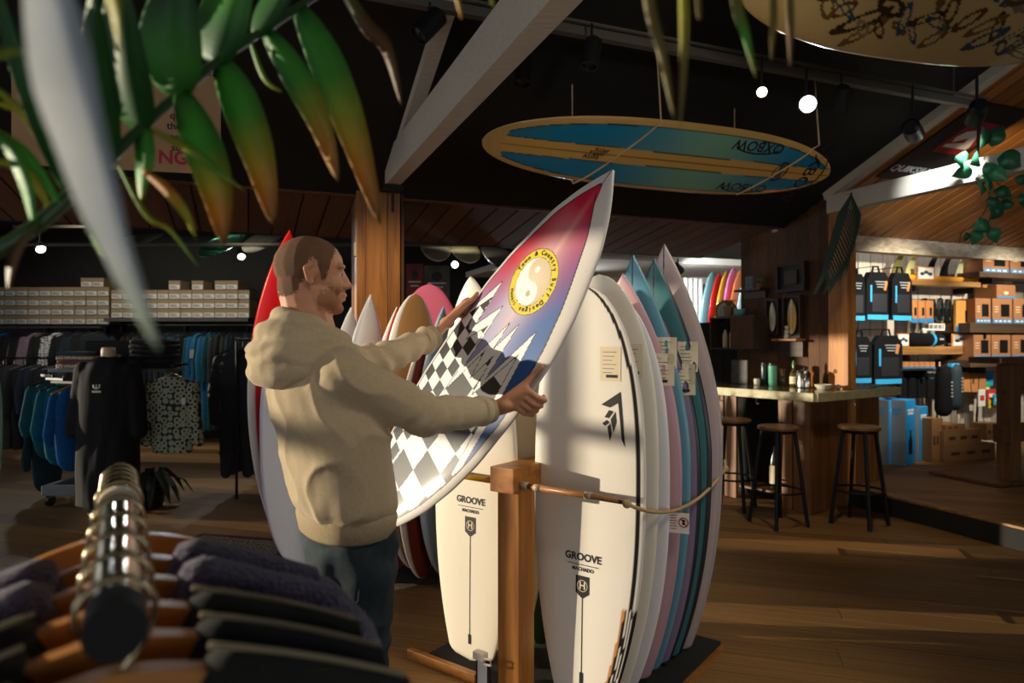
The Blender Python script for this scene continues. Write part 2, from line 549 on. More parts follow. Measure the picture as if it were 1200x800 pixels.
# wood gable wall behind the bar
gw = struct(MB().box(uv(5.3, 5.62, 1.45), (.08, 1.36, 2.9), rot=ROOM_ROT).build('wall_bar', DARKWOOD), 'dark plank wall behind the bar')
v = 4.99
k = 0
while v < 6.25:
    top = min(roof_z(v) - .03, 2.66 + max(0, (5.63 - v)) * SL)
    if v > 5.63: top = 2.66
    plank('wall_plank', DARKWOOD, 'darkwood', gw, uv(5.245, v + .07, top / 2), VB, UA, (.138, top, .028))
    v += .142
    k += 1
# door post between bar and platform
pz = MB().box((0, 0, 1.42), (.10, .23, 2.84), bev=.006)
post_b = struct(pz.build('post_gable', PINE, None, uv(5.2, 4.83), ROOM_ROT), 'pine post at the end of the bar')
mk = MB(); mk.tube([(-.051, .03, 1.22 + .0), (-.053, .03, 1.22)], .022, 12)
mk.build('knot', DARKWOOD, post_b)
# boarded centre column
pc = uv(1.02, 5.72)
cc = struct(MB().box((0, 0, 1.36), (.30, .30, 2.72)).build('column_centre', DARKWOOD, None, pc, ROOM_ROT), 'boarded pine column in the middle of the hall')
for k in range(3):
    w = (.075, .17, .10)[k]; x = (-.155, -.03, .11)[k]
    MB().box((x, -.16, 1.36), (w, .026, 2.72), bev=.004).build('column_board', PINE, cc)
for k in range(2):
    MB().box((-.172, -.075 + k * .16, 1.36), (.024, .15, 2.72), bev=.004).build('column_board', DARKWOOD if k else PINE, cc)
MB().box((.182, -.02, 1.36), (.02, .3, 2.72)).build('column_board', DARKWOOD, cc)
MB().box((-.19, -.09, 2.25), (.02, .035, .11), bev=.004).build('switch_box', WARMWHITE, cc)

# roof trusses: tie beam, rafter
def truss(u0, label_b, label_r, v1=5.28, h=.24, zc=2.83):
    t = MB(); bar(t, uv(u0, v1, zc), uv(u0, -3.0, zc), .11, h)
    b = tag(t.build('tie_beam', WHITEPAINT), label_b, 'beam', kind='structure')
    t = MB(); bar(t, uv(u0, v1 + .05, roof_z(v1 + .05) - .03), uv(u0, RIDGE, roof_z(RIDGE) - .03), .09, .09)
    r = tag(t.build('rafter', WHITEPAINT), label_r, 'rafter', kind='structure')
    return b, r
b1, r1 = truss(1.06, 'pale painted tie beam rising over the man', 'thin pale rafter beside the centre tie beam')
truss(5.2, 'pale painted tie beam lit above the accessory wall', 'pale rafter following the roof over the platform', 4.96, .165, 2.80)
k = MB(); k.box(uv(1.06, 5.27, 2.69), (.16, .12, .03), rot=ROOM_ROT); k.box(uv(1.06, 5.25, 2.6), (.02, .02, .2), rot=ROOM_ROT)
tag(k.build('bracket', METAL_D), 'small metal bracket under the tie beam on the column', 'bracket')

# lamp track and spotlights
TV, TZ = 3.46, 3.25
trk = empty('light_track', uv(1.5, TV, TZ), ROOM_ROT, 'long grey lighting track slung under the black ceiling', 'light track')
TRK = mat('track_grey', '#5b564c', rough=.6)
bar(MB(), (-6.0, 0, 0), (3.6, 0, 0), .05, .05).build('rail', TRK, trk)
bar(MB(), (-6.0, -.045, .035), (3.6, -.045, .035), .02, .015).build('conduit', TRK, trk)
for x in (-3, -1, 1, 3.3):
    MB().tube([(x, 0, .02), (x, 0, roof_z(TV) - TZ + .02)], .006, 6).build('hanger_rod', TRK, trk)
def spotlight(pos, target, energy, color, label, lens=None, size=60, blend=.5, rad=.04, top=None, r=.05, ln=.17, group=None, lit=True, s=1.0):
    """can-shaped lamp on a short yoke with its own light"""
    pos = Vector(pos); d = (Vector(target) - pos).normalized()
    e = empty('spotlight', pos, 0, label, 'spotlight', group)
    q = d.to_track_quat('Z', 'Y')
    r *= s; ln *= s
    body = MB().lathe([(r * .6, -ln), (r * .95, -ln * .9), (r, -ln * .3), (r, 0), (r * .88, 0), (r * .85, -.02)], 18).mesh('housing', 40)
    o = link('housing', body, BLACKP, e); o.rotation_mode = 'QUATERNION'; o.rotation_quaternion = q
    gl = MB().lathe([(r * .86, -.016), (r * .8, -.010), (0.001, -.004)], 18, cap=False).mesh('lens', True)
    o = link('lens', gl, lens or (GLOW_C if lit else BLACKP), e); o.rotation_mode = 'QUATERNION'; o.rotation_quaternion = q
    if top is not None:
        back = -d * ln * .5
        MB().tube([back, (back.x, back.y, top - pos.z)], .009, 6).build('yoke', BLACKP, e)
    if energy:
        ld = bpy.data.lights.new('spot', 'SPOT')
        ld.energy = energy; ld.color = color; ld.spot_size = R(size); ld.spot_blend = blend; ld.shadow_soft_size = rad
        lo = bpy.data.objects.new('beam', ld); COL.objects.link(lo); lo.parent = e
        lo.location = d * .012
        lo.rotation_mode = 'QUATERNION'; lo.rotation_quaternion = d.to_track_quat('-Z', 'Y')
    return e
COOL = (.86, .94, 1.0); WARM = (1.0, .78, .5); NEUT = (1.0, .9, .75)
# ------------------------------------------------------------------ surfboards
PAINT = attr_mat('board_paint', rough=.38, coat=.25)
PAINT_G = attr_mat('board_paint_gloss', rough=.2, coat=.6)
INK = mat('black_print', '#16161a', rough=.5)
INK_G = mat('grey_print', '#4b4a48', rough=.5)
PAPER = mat('price_paper', '#e3d3b4', rough=.8)
def C(h): return np.array(srgb(h))
def outline(L, W, nose, tail, mid):
    s = np.linspace(0, 1, 241)
    t = np.clip((s - mid) / (1 - mid), 0, 1)
    if nose == 'point': n = (1 - t ** 2.1) ** .92
    elif nose == 'sharp': n = (1 - t ** 1.75) ** .95
    elif nose == 'egg': n = (1 - t ** 2.3) ** .74
    else: n = (1 - t ** 2.6) ** .55
    q = np.clip((mid - s) / mid, 0, 1)
    if tail == 'squash': b = np.where(q > .97, .46 * np.sqrt(np.clip(1 - ((q - .97) / .03) ** 2, 0, 1)) + .001, 1 - .52 * q ** 2.4)
    elif tail == 'round': b = (1 - q ** 2.5) ** .5
    else: b = (1 - q ** 1.9) ** .8
    return s * L, np.maximum(W / 2 * np.where(s > mid, n, b), .0015)
class Board:
    def __init__(s, L, W, T=.06, nose='point', tail='squash', mid=.5, rocker=.06, pts=None, conc=0.0):
        s.L, s.W, s.T, s.rocker = L, W, T, rocker
        if pts is not None:
            zz = np.linspace(pts[0][0], pts[-1][0], 241)
            s.z = zz; s.w = np.maximum(np.interp(zz, [p[0] for p in pts], [p[1] for p in pts]), .0015)
            k = np.ones(9) / 9
            w2 = np.convolve(np.pad(s.w, 4, mode='edge'), k, mode='valid'); w2[:6] = s.w[:6]; w2[-4:] = s.w[-4:]
            s.w = w2
        else:
            s.z, s.w = outline(L, W, nose, tail, mid)
        s.z0 = s.z[0]; s.len = s.z[-1] - s.z[0]
    def foil(s, q): return .22 + .78 * (1 - np.abs(2 * q - 1) ** 3)
    def rock(s, q): return -s.rocker * np.clip((q - .35) / .65, 0, 1) ** 2.2 - s.rocker * .35 * np.clip((.35 - q) / .35, 0, 1) ** 2
    def deck(s, x, z, lift=.0012):
        x = np.asarray(x, float); z = np.asarray(z, float)
        q = (z - s.z0) / s.len
        hw = np.interp(z, s.z, s.w)
        u = np.clip(np.abs(x) / hw, 0, 1)
        return -s.T / 2 * s.foil(q) * np.sqrt(np.clip(1 - u ** 2.6, 0, 1)) + s.rock(q) - lift
    def mesh(s, name, color, nz=56, nx=16, m=None):
        g = .5 - .5 * np.cos(np.linspace(0, math.pi, nz + 1)); g = .55 * g + .45 * np.linspace(0, 1, nz + 1)
        z = s.z0 + g * s.len
        hw = np.interp(z, s.z, s.w)
        t = np.linspace(-1, 1, nx + 1); u = .35 * t + .65 * np.sin(t * math.pi / 2)
        prof = np.sqrt(np.clip(1 - np.abs(u) ** 2.6, 0, 1))
        f = s.foil(g); rk = s.rock(g)
        xd = hw[:, None] * u[None, :]; yd = -s.T / 2 * f[:, None] * prof[None, :] + rk[:, None]
        ub = u[::-1][1:-1]; pb = prof[::-1][1:-1]
        xb = hw[:, None] * ub[None, :]; yb = s.T / 2 * .85 * f[:, None] * pb[None, :] + rk[:, None]
        X = np.concatenate([xd, xb], 1); Y = np.concatenate([yd, yb], 1); Z = np.repeat(z[:, None], X.shape[1], 1)
        n = X.shape[1]
        V = np.stack([X, Y, Z], -1).reshape(-1, 3)
        i = np.arange(nz)[:, None] * n; k = np.arange(n)[None, :]; k2 = (k + 1) % n
        Fq = np.stack([i + k, i + k2, i + n + k2, i + n + k], -1).reshape(-1, 4)
        me = bpy.data.meshes.new(name)
        me.from_pydata(V.tolist(), [], Fq.tolist() + [list(range(n - 1, -1, -1)), [nz * n + j for j in range(n)]])
        for p in me.polygons: p.use_smooth = True
        deckm = np.zeros(X.shape, bool); deckm[:, :nx + 1] = True
        col = color(X.ravel(), Z.ravel(), np.repeat(hw[:, None], n, 1).ravel(), deckm.ravel())
        a = me.color_attributes.new('paint', 'FLOAT_COLOR', 'POINT')
        a.data.foreach_set('color', np.concatenate([col, np.ones((len(col), 1))], 1).astype('f4').ravel())
        me.materials.append(m or PAINT)
        me.update()
        return me
    def print2d(s, name, verts, faces, m, parent, lift=.0012):
        v = np.array(verts, float)
        y = s.deck(v[:, 0], v[:, 1], lift)
        me = bpy.data.meshes.new(name)
        me.from_pydata(np.stack([v[:, 0], y, v[:, 1]], 1).tolist(), [], faces)
        me.materials.append(m)
        return link(name, me, None, parent)
    def line(s, name, pts, w, m, parent, n=24, lift=.0012):
        P = np.array(pts, float)
        tt = np.linspace(0, 1, len(P)); q = np.linspace(0, 1, n)
        x = np.interp(q, tt, P[:, 0]); z = np.interp(q, tt, P[:, 1])
        dx = np.gradient(x); dz = np.gradient(z); l = np.hypot(dx, dz)
        ax, az = -dz / l * w / 2, dx / l * w / 2
        v = [];
        for i in range(n): v += [(x[i] - ax[i], z[i] - az[i]), (x[i] + ax[i], z[i] + az[i])]
        return s.print2d(name, v, [(2 * i, 2 * i + 1, 2 * i + 3, 2 * i + 2) for i in range(n - 1)], m, parent, lift)
    def text(s, txt, size, x, z, m, parent, name='lettering', rot=0.0, bold=0.0, lift=.0014, sx=1.0):
        me = text_mesh(txt, size, depth=0.0, bold=bold)
        c, sn = math.cos(rot), math.sin(rot)
        v = [(x + (p.co.x * sx * c - p.co.y * sn), z + (p.co.x * sx * sn + p.co.y * c)) for p in me.vertices]
        f = [tuple(p.vertices) for p in me.polygons]
        return s.print2d(name, v, f, m, parent, lift)
def orient(o, origin, X, Z):
    X = Vector(X).normalized(); Z = Vector(Z); Z = (Z - X * Z.dot(X)).normalized(); Y = Z.cross(X)
    o.matrix_world = Matrix.Translation(Vector(origin)) @ Matrix((X, Y, Z)).transposed().to_4x4()
    return o
def plain(c, rail=None, rw=.9, stringer=None, nose=None, bottom=None):
    c = C(c); rail = C(rail) if rail else None; st = C(stringer) if stringer else None
    def f(x, z, hw, deck):
        out = np.repeat(c[None, :], len(x), 0)
        u = np.abs(x) / hw
        if bottom is not None: out[~deck] = C(bottom)
        if rail is not None: out[(u > rw)] = rail
        if st is not None: out[(np.abs(x) < .0032) & deck] = st
        return out
    return f
def groove_print(b, o, zc):
    b.text('GROOVE', .042, 0, zc + .115, INK, o, bold=.0014)
    b.line('rule', [(-.075, zc + .085), (.075, zc + .085)], .003, INK, o, 8)
    b.text('MACHADO', .02, 0, zc + .066, INK, o, bold=.0008)
    sh = [(-.032, .04), (.032, .04), (.032, -.03), (0, -.052), (-.032, -.03)]
    b.print2d('shield', [(x, z + zc) for x, z in sh], [(0, 1, 2, 3, 4)], INK, o)
    rg = []
    for k in range(24):
        g = 2 * math.pi * k / 24
        rg += [(.024 * math.cos(g), zc + .024 * math.sin(g)), (.0215 * math.cos(g), zc + .0215 * math.sin(g))]
    b.print2d('shield_ring', rg, [(2 * k, 2 * k + 1, (2 * k + 3) % 48, (2 * k + 2) % 48) for k in range(24)], PAPER, o, .0022)
    b.text('H', .042, 0, zc, PAPER, o, bold=.001, lift=.0022)
    b.line('centre_line', [(0, zc - .05), (0, b.z0 + .12)], .0042, INK, o, 20)
    b.line('fin_plug', [(0, b.z0 + .12), (0, b.z0 + .075)], .018, INK, o, 4)
def price_tag(b, o, x, z, w=.075, h=.115, tilt=0.0):
    w *= 1.2; h *= 1.2
    v = [];
    for j in range(4):
        for i in range(4):
            xx = (i / 3 - .5) * w; zz = (j / 3 - .5) * h
            v.append((x + xx * math.cos(tilt) - zz * math.sin(tilt), z + xx * math.sin(tilt) + zz * math.cos(tilt)))
    t = b.print2d('price_tag', v, [(j * 4 + i, j * 4 + i + 1, j * 4 + i + 5, j * 4 + i + 4) for j in range(3) for i in range(3)], PAPER, o, .0015)
    for k in range(6):
        b.line('tag_line', [(x - w * .36, z + h * (.34 - k * .12)), (x + w * (.3 - .1 * (k % 3)), z + h * (.34 - k * .12))], .0022, INK_G, t, 4, .0022)
    b.line('tag_price', [(x - w * .2, z - h * .36), (x + w * .36, z - h * .36)], .012, INK, t, 4, .0022)
R1 = Vector((.8, -.6, 0)); R2 = Vector((.6, .8, 0))

# ---- the board in the man's hands
hb_pts = [(-.80, .03), (-.785, .075), (-.744, .118), (-.66, .168), (-.541, .22), (-.40, .258), (-.26, .28), (-.05, .288), (.182, .274), (.326, .245), (.406, .22), (.551, .168), (.65, .108), (.72, .052), (.771, .003)]
HB = Board(1.57, .57, .058, pts=hb_pts, rocker=.05)
HB_X = Vector((.40502524, -.73958957, -.53755169)); HB_Z = Vector((.5747332, -.25130565, .77879857)); HB_C = Vector((-.0788125, 2.435, 1.4375875))
HB_N = Vector((-.711, -.624, .323))
U_line = [(-.275, -.02), (-.163, .236), (-.147, .048), (-.074, .178), (-.059, -.093), (.014, .159), (.022, .049), (.06, .182), (.081, -.044), (.151, .213), (.189, .004), (.224, -.166), (.24, -.30)]
L_line = [(-.285, -.03), (-.161, .163), (-.146, -.021), (-.079, .085), (-.073, -.215), (-.011, .018), (.01, -.094), (.044, .033), (.071, -.123), (.145, .11), (.17, -.033), (.197, -.205), (.22, -.36)]
def inpoly(x, z, poly):
    c = np.zeros(len(x), bool); n = len(poly)
    for i in range(n):
        x1, z1 = poly[i]; x2, z2 = poly[i - 1]
        k = ((z1 > z) != (z2 > z)) & (x < (x2 - x1) * (z - z1) / (z2 - z1 + 1e-12) + x1)
        c ^= k
    return c
def near_line(x, z, pts, w):
    m = np.zeros(len(x), bool)
    for (x1, z1), (x2, z2) in zip(pts, pts[1:]):
        dx, dz = x2 - x1, z2 - z1
        t = np.clip(((x - x1) * dx + (z - z1) * dz) / (dx * dx + dz * dz), 0, 1)
        m |= np.hypot(x - x1 - t * dx, z - z1 - t * dz) < w
    return m
def hb_color(x, z, hw, deck):
    sm = lambda a, b, t: np.clip((t - a) / (b - a), 0, 1)
    red, pink, blue, white, grey, ink = C('#b80f32'), C('#e8a7a8'), C('#0b4f96'), C('#f3ece6'), C('#cfc6bd'), C('#1a1715')
    lil = C('#8f93c4')
    t = sm(-.10, .30, x * 1.15 - (z - .42) * .75)[:, None]
    base = red * (1 - t) + blue * t
    mid = np.exp(-((x + .02 + .0 * z) / .085) ** 2) * sm(.62, .30, z) * .75
    pale = (np.ones((len(x), 1)) * C('#e9d9d6'))
    base = base * (1 - mid[:, None]) + pale * mid[:, None]
    low = (sm(.32, .0, z) * sm(.17, .02, x))[:, None] * .8
    base = base * (1 - low) + lil * low
    strk = np.exp(-(x / .014) ** 2) * sm(.7, .5, z) * .35
    base = base * (1 - strk[:, None]) + C('#f0c0b0') * strk[:, None]
    tail = inpoly(x, z, U_line + [(.4, -.4), (.4, -1), (-.4, -1), (-.4, -.1)])
    chk = inpoly(x, z, L_line + [(.4, -.4), (.4, -1), (-.4, -1), (-.4, -.1)])
    out = base
    out[tail] = white
    left = x < -.073
    cx = np.where(left, (x + .073) / .062, (x + .073) / .127); cz = np.where(left, z / .052, (z + .008) / .098)
    k = (np.floor(cx) + np.floor(cz)) % 2 == 0
    out[chk & k] = ink
    out[chk & (np.abs(x + .073) < .006)] = white
    out[near_line(x, z, U_line, .0016) | near_line(x, z, L_line, .0016)] = ink
    edge = .030 + .055 * sm(-.1, .7, z)
    bord = (hw - np.abs(x) < np.minimum(edge, hw * .55 + .02)) & (x > 0) | (hw - np.abs(x) < np.minimum(.028 + .02 * sm(.3, .7, z), hw * .55 + .02)) & (x <= 0)
    bl = ((np.abs(hw - np.abs(x) - edge) < .003) & (x > 0) | (np.abs(hw - np.abs(x) - .028 - .02 * sm(.3, .7, z)) < .003) & (x <= 0)) & (hw > .05)
    out[bord] = grey
    out[bl] = ink
    out[(z > .70) & (np.abs(x) < .0022)] = ink
    out[(z > .715)] = grey
    out[(z > .715) & (np.abs(x) < .002)] = ink
    out[~deck] = grey
    # round emblem
    r = np.hypot(x + .011, z - .319)
    a = np.arctan2(z - .319, x + .011)
    out[(r < .122) & deck] = ink
    out[(r < .1195) & deck] = C('#dcc21a')
    out[(r < .0895) & deck] = ink
    m = (r < .088) & deck
    ex, ez = x + .011, z - .319
    # yin-yang split along the board's length
    th = .35
    rx, rz = ex * math.cos(th) + ez * math.sin(th), -ex * math.sin(th) + ez * math.cos(th)
    dark = rx > 0
    dark = np.where(np.hypot(rx, rz - .044) < .044, True, dark); dark = np.where(np.hypot(rx, rz + .044) < .044, False, dark)
    sh = np.clip(.5 + r / .1 * .5, 0, 1)[:, None]
    ylt = C('#f7f0e6'); ydk = C('#c9b490')
    out[m & ~dark] = ylt
    out[m & dark] = (C('#efe2c8') * (1 - sh) + ydk * sh)[m & dark]
    out[m & (np.hypot(rx, rz - .044) < .012)] = ylt
    out[m & (np.hypot(rx, rz + .044) < .012)] = C('#b8a98c')
    return out
hb = link('surfboard', HB.mesh('held_surfboard', hb_color, nz=620, nx=190, m=attr_mat('board_paint_satin', .5, .12)))
orient(hb, HB_C, HB_X, HB_Z)
tag(hb, 'red and blue surfboard with checkerboard and yellow round emblem held by the man', 'surfboard')
def ring_text(b, txt, cx, cz, r, a0, a1, size, parent, inward=True):
    me_all = []
    for i, ch in enumerate(txt):
        if ch == ' ': continue
        a = a0 + (a1 - a0) * i / (len(txt) - 1)
        b.text(ch, size, cx + r * math.cos(a), cz + r * math.sin(a), INK, parent, 'emblem_letter', rot=a - math.pi / 2 if inward else a + math.pi / 2, bold=.0006)
ring_text(HB, 'Town & Country Surf Designs', -.011, .319, .1045, R(182), R(-75), .024, hb)
ring_text(HB, 'Hawaii', -.011, .319, .1045, R(228), R(262), .018, hb, False)

# ---- the rack the man stands at
RK0 = Vector((-.425, 3.20, 0))        # front corner of the base on the man's side
def rk(a, b, z=0.0): return RK0 + R1 * a + R2 * b + Vector((0, 0, z))
rack = empty('surfboard_rack', (0, 0, 0), 0, 'wooden surfboard rack with square post, padded pegs and black mat', 'rack')
RKROT = math.atan2(-.6, .8)
PINE_R = wood('rack_timber', '#8a531f', '#b5762f', axis=2, rough=.45, coat=.15)
PINE_RX = wood('rack_timber_long', '#8a531f', '#b5762f', axis=0, rough=.45, coat=.15)
RUBBER = mat('black_rubber_mat', '#22221f', rough=.9, noise=.3, nscale=60, bump=.4, bscale=200)
MB().box(rk(.54, .5, .022), (1.06, .98, .016), rot=RKROT, bev=.003).build('mat', RUBBER, rack)
MB().box(rk(.54, .5, .007), (1.10, 1.0, .014), rot=RKROT).build('base_board', PINE_RX, rack)
MB().box(rk(.13, .0, .02), (.42, .03, .045), rot=RKROT, bev=.003).build('kerb_strip', PINE_RX, rack)
MB().box(rk(.53, .03, .47), (.112, .112, .86), rot=RKROT, bev=.005).build('post', PINE_R, rack)
MB().box(rk(.53, .92, .47), (.112, .112, .86), rot=RKROT, bev=.005).build('post', PINE_R, rack)
MB().box(rk(.53, .46, .925), (.125, 1.06, .105), rot=RKROT, bev=.005).build('top_beam', PINE_RX, rack)
PEG = wood('peg_wood', '#8a5830', '#b07a48', axis=0, rough=.4)
PEGLIT = mat('lit_peg_wood', '#e0a024', rough=.4)  # yellow lit look of the left peg put into its colour
CLEAR = mat('peg_ring', '#b59c7d', rough=.4)
for k in range(8):
    b_ = (-.02, .172, .272, .36, .452, .545, .635, .73)[k]; l_ = 1.08 if k == 0 else .95; c_ = (-.02, .195, .345, .495, .645, .72, .8, .88)[k]
    e = link('peg', MB().tube([rk(.59, b_, .905), rk(l_, b_, .905)], .0125, 10).mesh('peg', True), PEG, rack)
    if k == 0:
        MB().tube([rk(.59, b_, .905), rk(.63, b_, .905)], .017, 10).build('sleeve', CLEAR, e, smooth=True)
        MB().tube([rk(.66, b_, .905), rk(.69, b_, .905)], .0145, 10).build('sleeve', CLEAR, e, smooth=True)
        MB().tube([rk(.90, b_, .905), rk(.93, b_, .905)], .0145, 10).build('sleeve', CLEAR, e, smooth=True)
    MB().tube([rk(.47, c_, .905), rk(-.02 if k == 0 else .1, c_, .905)], .0125, 10).build('peg', PEGLIT if k == 0 else PEG, rack, smooth=True)
MB().tube([rk(1.06, -.035, .905), rk(1.06, .005, .905)], .008, 8).build('eye_screw', CHROME, rack)
# rope closing the rack
def catenary(p0, p1, sag, n=18):
    return [p0.lerp(p1, i / (n - 1)) - Vector((0, 0, sag * 4 * (i / (n - 1)) * (1 - i / (n - 1)))) for i in range(n)]
ROPE = mat('hemp_rope', '#c9a978', rough=.85, noise=.4, nscale=300)
rp0, rp1 = rk(1.085, -.03, .9), at(850, 549, 3.23)
rope = tag(MB().tube(catenary(rp0, rp1, .10), .0075, 8).build('rope', ROPE, smooth=True), 'thin hemp rope slung across the right-hand boards of the rack', 'rope')
MB().ell(rp0, (.017, .017, .017)).build('knot', ROPE, rope, smooth=True)
MB().ell(rp1, (.014, .014, .018)).build('knot', ROPE, rope, smooth=True)
MB().tube([rp1 + Vector((0, 0, .0)), rp1 + Vector((.006, .03, .035))], .006, 6).build('loop_end', ROPE, rope)
# little card on the rope
sgp = catenary(rp0, rp1, .10)[8]
card = empty('warning_card', sgp + Vector((-.005, -.012, -.055)), RKROT + R(14), 'small white do-not-touch card hanging on the rope', 'card')
MB().box((0, 0, 0), (.085, .002, .085)).build('sheet', mat('white_card', '#efe6da', rough=.7), card)
REDP = mat('red_print', '#a3231d', rough=.6)
for k in range(6):
    MB().box((-.022, -.0016, .03 - k * .011), (.03 - .006 * (k % 2), .0006, .003)).build('text_line', REDP, card)
ring = MB(); ring.tube([(.02 + .019 * math.cos(g), -.0018, .004 + .019 * math.sin(g)) for g in np.linspace(0, 2 * math.pi, 20)[:-1]], .0022, 6, closed=True)
ring.build('prohibition_ring', REDP, card)
MB().box((.02, -.0017, .004), (.011, .0006, .022), bev=.0).build('symbol', INK, card)
bar(MB(), (.007, -.0022, .018), (.033, -.0022, -.010), .001, .003).build('prohibition_bar', REDP, card)

# ---- boards on the right of the post
def stand(name, b, me, base, X, lean, label, group=None, twist=0.0):
    o = link(name, me)
    X = Vector(X); Y = Vector((0, 0, 1)).cross(X)
    Z = Vector((0, 0, 1)) * math.cos(lean) + Y * math.sin(lean) + X * math.sin(twist)
    orient(o, base, X, Z)
    return tag(o, label, 'surfboard', group)
GRP = 'surfboards standing in the rack beside the man'
RB = [
    # off R2, off R1, L, W, nose, tail, mid, colour, rail, rail start, label
    (0.00, .00, 1.70, .53, 'round', 'squash', .52, '#efe7da', None, .9, 'cream surfboard with black edge stripe and arrow mark, front right of rack post'),
    (0.115, .00, 1.755, .53, 'round', 'squash', .52, '#ece3d2', None, .9, 'second cream surfboard from the front right of the rack, with price sticker'),
    (0.20, .01, 1.68, .53, 'round', 'squash', .5, '#e6e3e2', None, .9, 'plain white surfboard squeezed before the pale pink one in the rack'),
    (0.29, .02, 1.77, .54, 'point', 'squash', .5, '#c9a0a6', '#bd949a', .95, 'pale pink surfboard standing in the rack'),
    (0.385, .02, 1.865, .54, 'sharp', 'squash', .5, '#5c93a6', '#6796a4', .95, 'grey-blue surfboard with pointed nose in the rack'),
    (0.475, .03, 1.72, .54, 'point', 'squash', .5, '#8f7c94', '#1e1d20', .955, 'mauve surfboard with black rails in the rack'),
    (0.565, .04, 1.865, .55, 'sharp', 'squash', .5, '#44757a', '#191a1b', .93, 'dark teal surfboard with black rails in the rack'),
    (0.665, .045, 1.945, .57, 'sharp', 'squash', .5, '#bfaaa6', '#a89894', .95, 'pinkish grey surfboard standing last on the right of the rack'),
]
for i, (o2, o1, L, W, ns, tl, md, c, rl, rw_, lab) in enumerate(RB):
    b = Board(L, W, .06, ns, tl, md, .05)
    if i == 0:
        def cf(x, z, hw, deck, base=C(c)):
            out = np.repeat(base[None], len(x), 0)
            e = hw - x
            st = (e > .018) & (e < .034) & (z > .42) & deck & (x > 0)
            out[st] = C('#17161a')
            w = (x > 0) & (e < .055) & (z < .42) & deck
            out[w] = C('#17161a')
            for k in range(3): out[w & (np.abs(e - .012 - k * .011) < .002)] = C('#e8e0d4')
            out[w & (e > .046)] = C('#c98e4e')
            return out
        me = b.mesh('board', cf, nz=120, nx=60)
    else:
        me = b.mesh('board', plain(c, rl, rw_, stringer=('#2b2a28' if ns == 'sharp' else None)), nz=70, nx=60)
    o = stand('surfboard', b, me, rk(.815, .115, .03) + R1 * o1 + R2 * o2, R1, R(2.0), lab, GRP)
    if i == 0:
        groove_print(b, o, .47)
        price_tag(b, o, .12, 1.38, .075, .115)
        lg = [(.08, 1.215), (.165, 1.27), (.185, 1.05), (.17, 1.08), (.155, 1.225), (.12, 1.205)]
        b.print2d('arrow_mark', lg, [(0, 1, 4, 5), (1, 2, 3, 4)], INK, o)
        for q_ in ([(.095, 1.165), (.115, 1.195), (.135, 1.19), (.115, 1.162)], [(.122, 1.157), (.143, 1.19), (.148, 1.15), (.135, 1.105)], [(.085, 1.14), (.105, 1.155), (.118, 1.145), (.098, 1.13)], [(.108, 1.128), (.122, 1.142), (.128, 1.10), (.118, 1.07)]):
            b.print2d('arrow_chip', q_, [(0, 1, 2, 3)], INK, o)
    elif i in (1, 3, 4, 5, 6):
        xz = {1: (.155, 1.39), 3: (.19, 1.35), 4: (.16, 1.42), 5: (.20, 1.3), 6: (.165, 1.40)}[i]
        price_tag(b, o, xz[0], xz[1], .075, .115)
# boards on the man's side of the post
b = Board(1.77, .50, .06, 'egg', 'squash', .47, .045)
o = stand('surfboard', b, b.mesh('board', plain('#f1e6d0'), 70, 24), rk(.215, .12, .03), R1, R(1.0), 'cream surfboard with black shield print standing left of the rack post', GRP)
groove_print(b, o, .62)
b = Board(1.83, .49, .06, 'point', 'squash', .47, .05)
stand('surfboard', b, b.mesh('board', plain('#e9d9bd', stringer='#4a3a28'), 50, 20), rk(.275, .27, .03), R1, R(1.0), 'pale surfboard with thin stringer behind the cream shield board', GRP)
b = Board(1.62, .52, .06, 'round', 'squash', .47, .05)
stand('surfboard', b, b.mesh('board', plain('#3d5a2c', '#22361c', .9), 50, 20), rk(.29, .42, .03), R1, R(1.0), 'dark green surfboard mostly hidden behind the rack post', GRP)
b = Board(1.70, .50, .06, 'point', 'squash', .47, .05)
stand('surfboard', b, b.mesh('board', plain('#e8e2d6'), 50, 20), rk(.285, .57, .03), R1, R(1.0), 'off-white surfboard at the back of the rack, man side', GRP)
# small clip-on sign holder at the foot of the post
sh = empty('sign_holder', rk(.42, -.055, 0), RKROT, 'white clip on a small framed card at the foot of the rack post', 'sign holder')
MB().box((0, 0, .075), (.075, .012, .15), bev=.002).build('frame', BLACKP, sh)
MB().box((0, -.007, .075), (.05, .002, .13)).build('card', mat('pale_card', '#d8dcdc', rough=.6), sh)
MB().box((-.01, -.008, .165), (.06, .035, .035), bev=.006).build('clip', mat('white_plastic', '#e6ddcb', rough=.5), sh)
MB().tube([(.02, -.02, .165), (.055, -.02, .17), (.055, -.02, .145), (.02, -.02, .14)], .005, 6).build('clip_lever', mat('white_plastic'), sh)

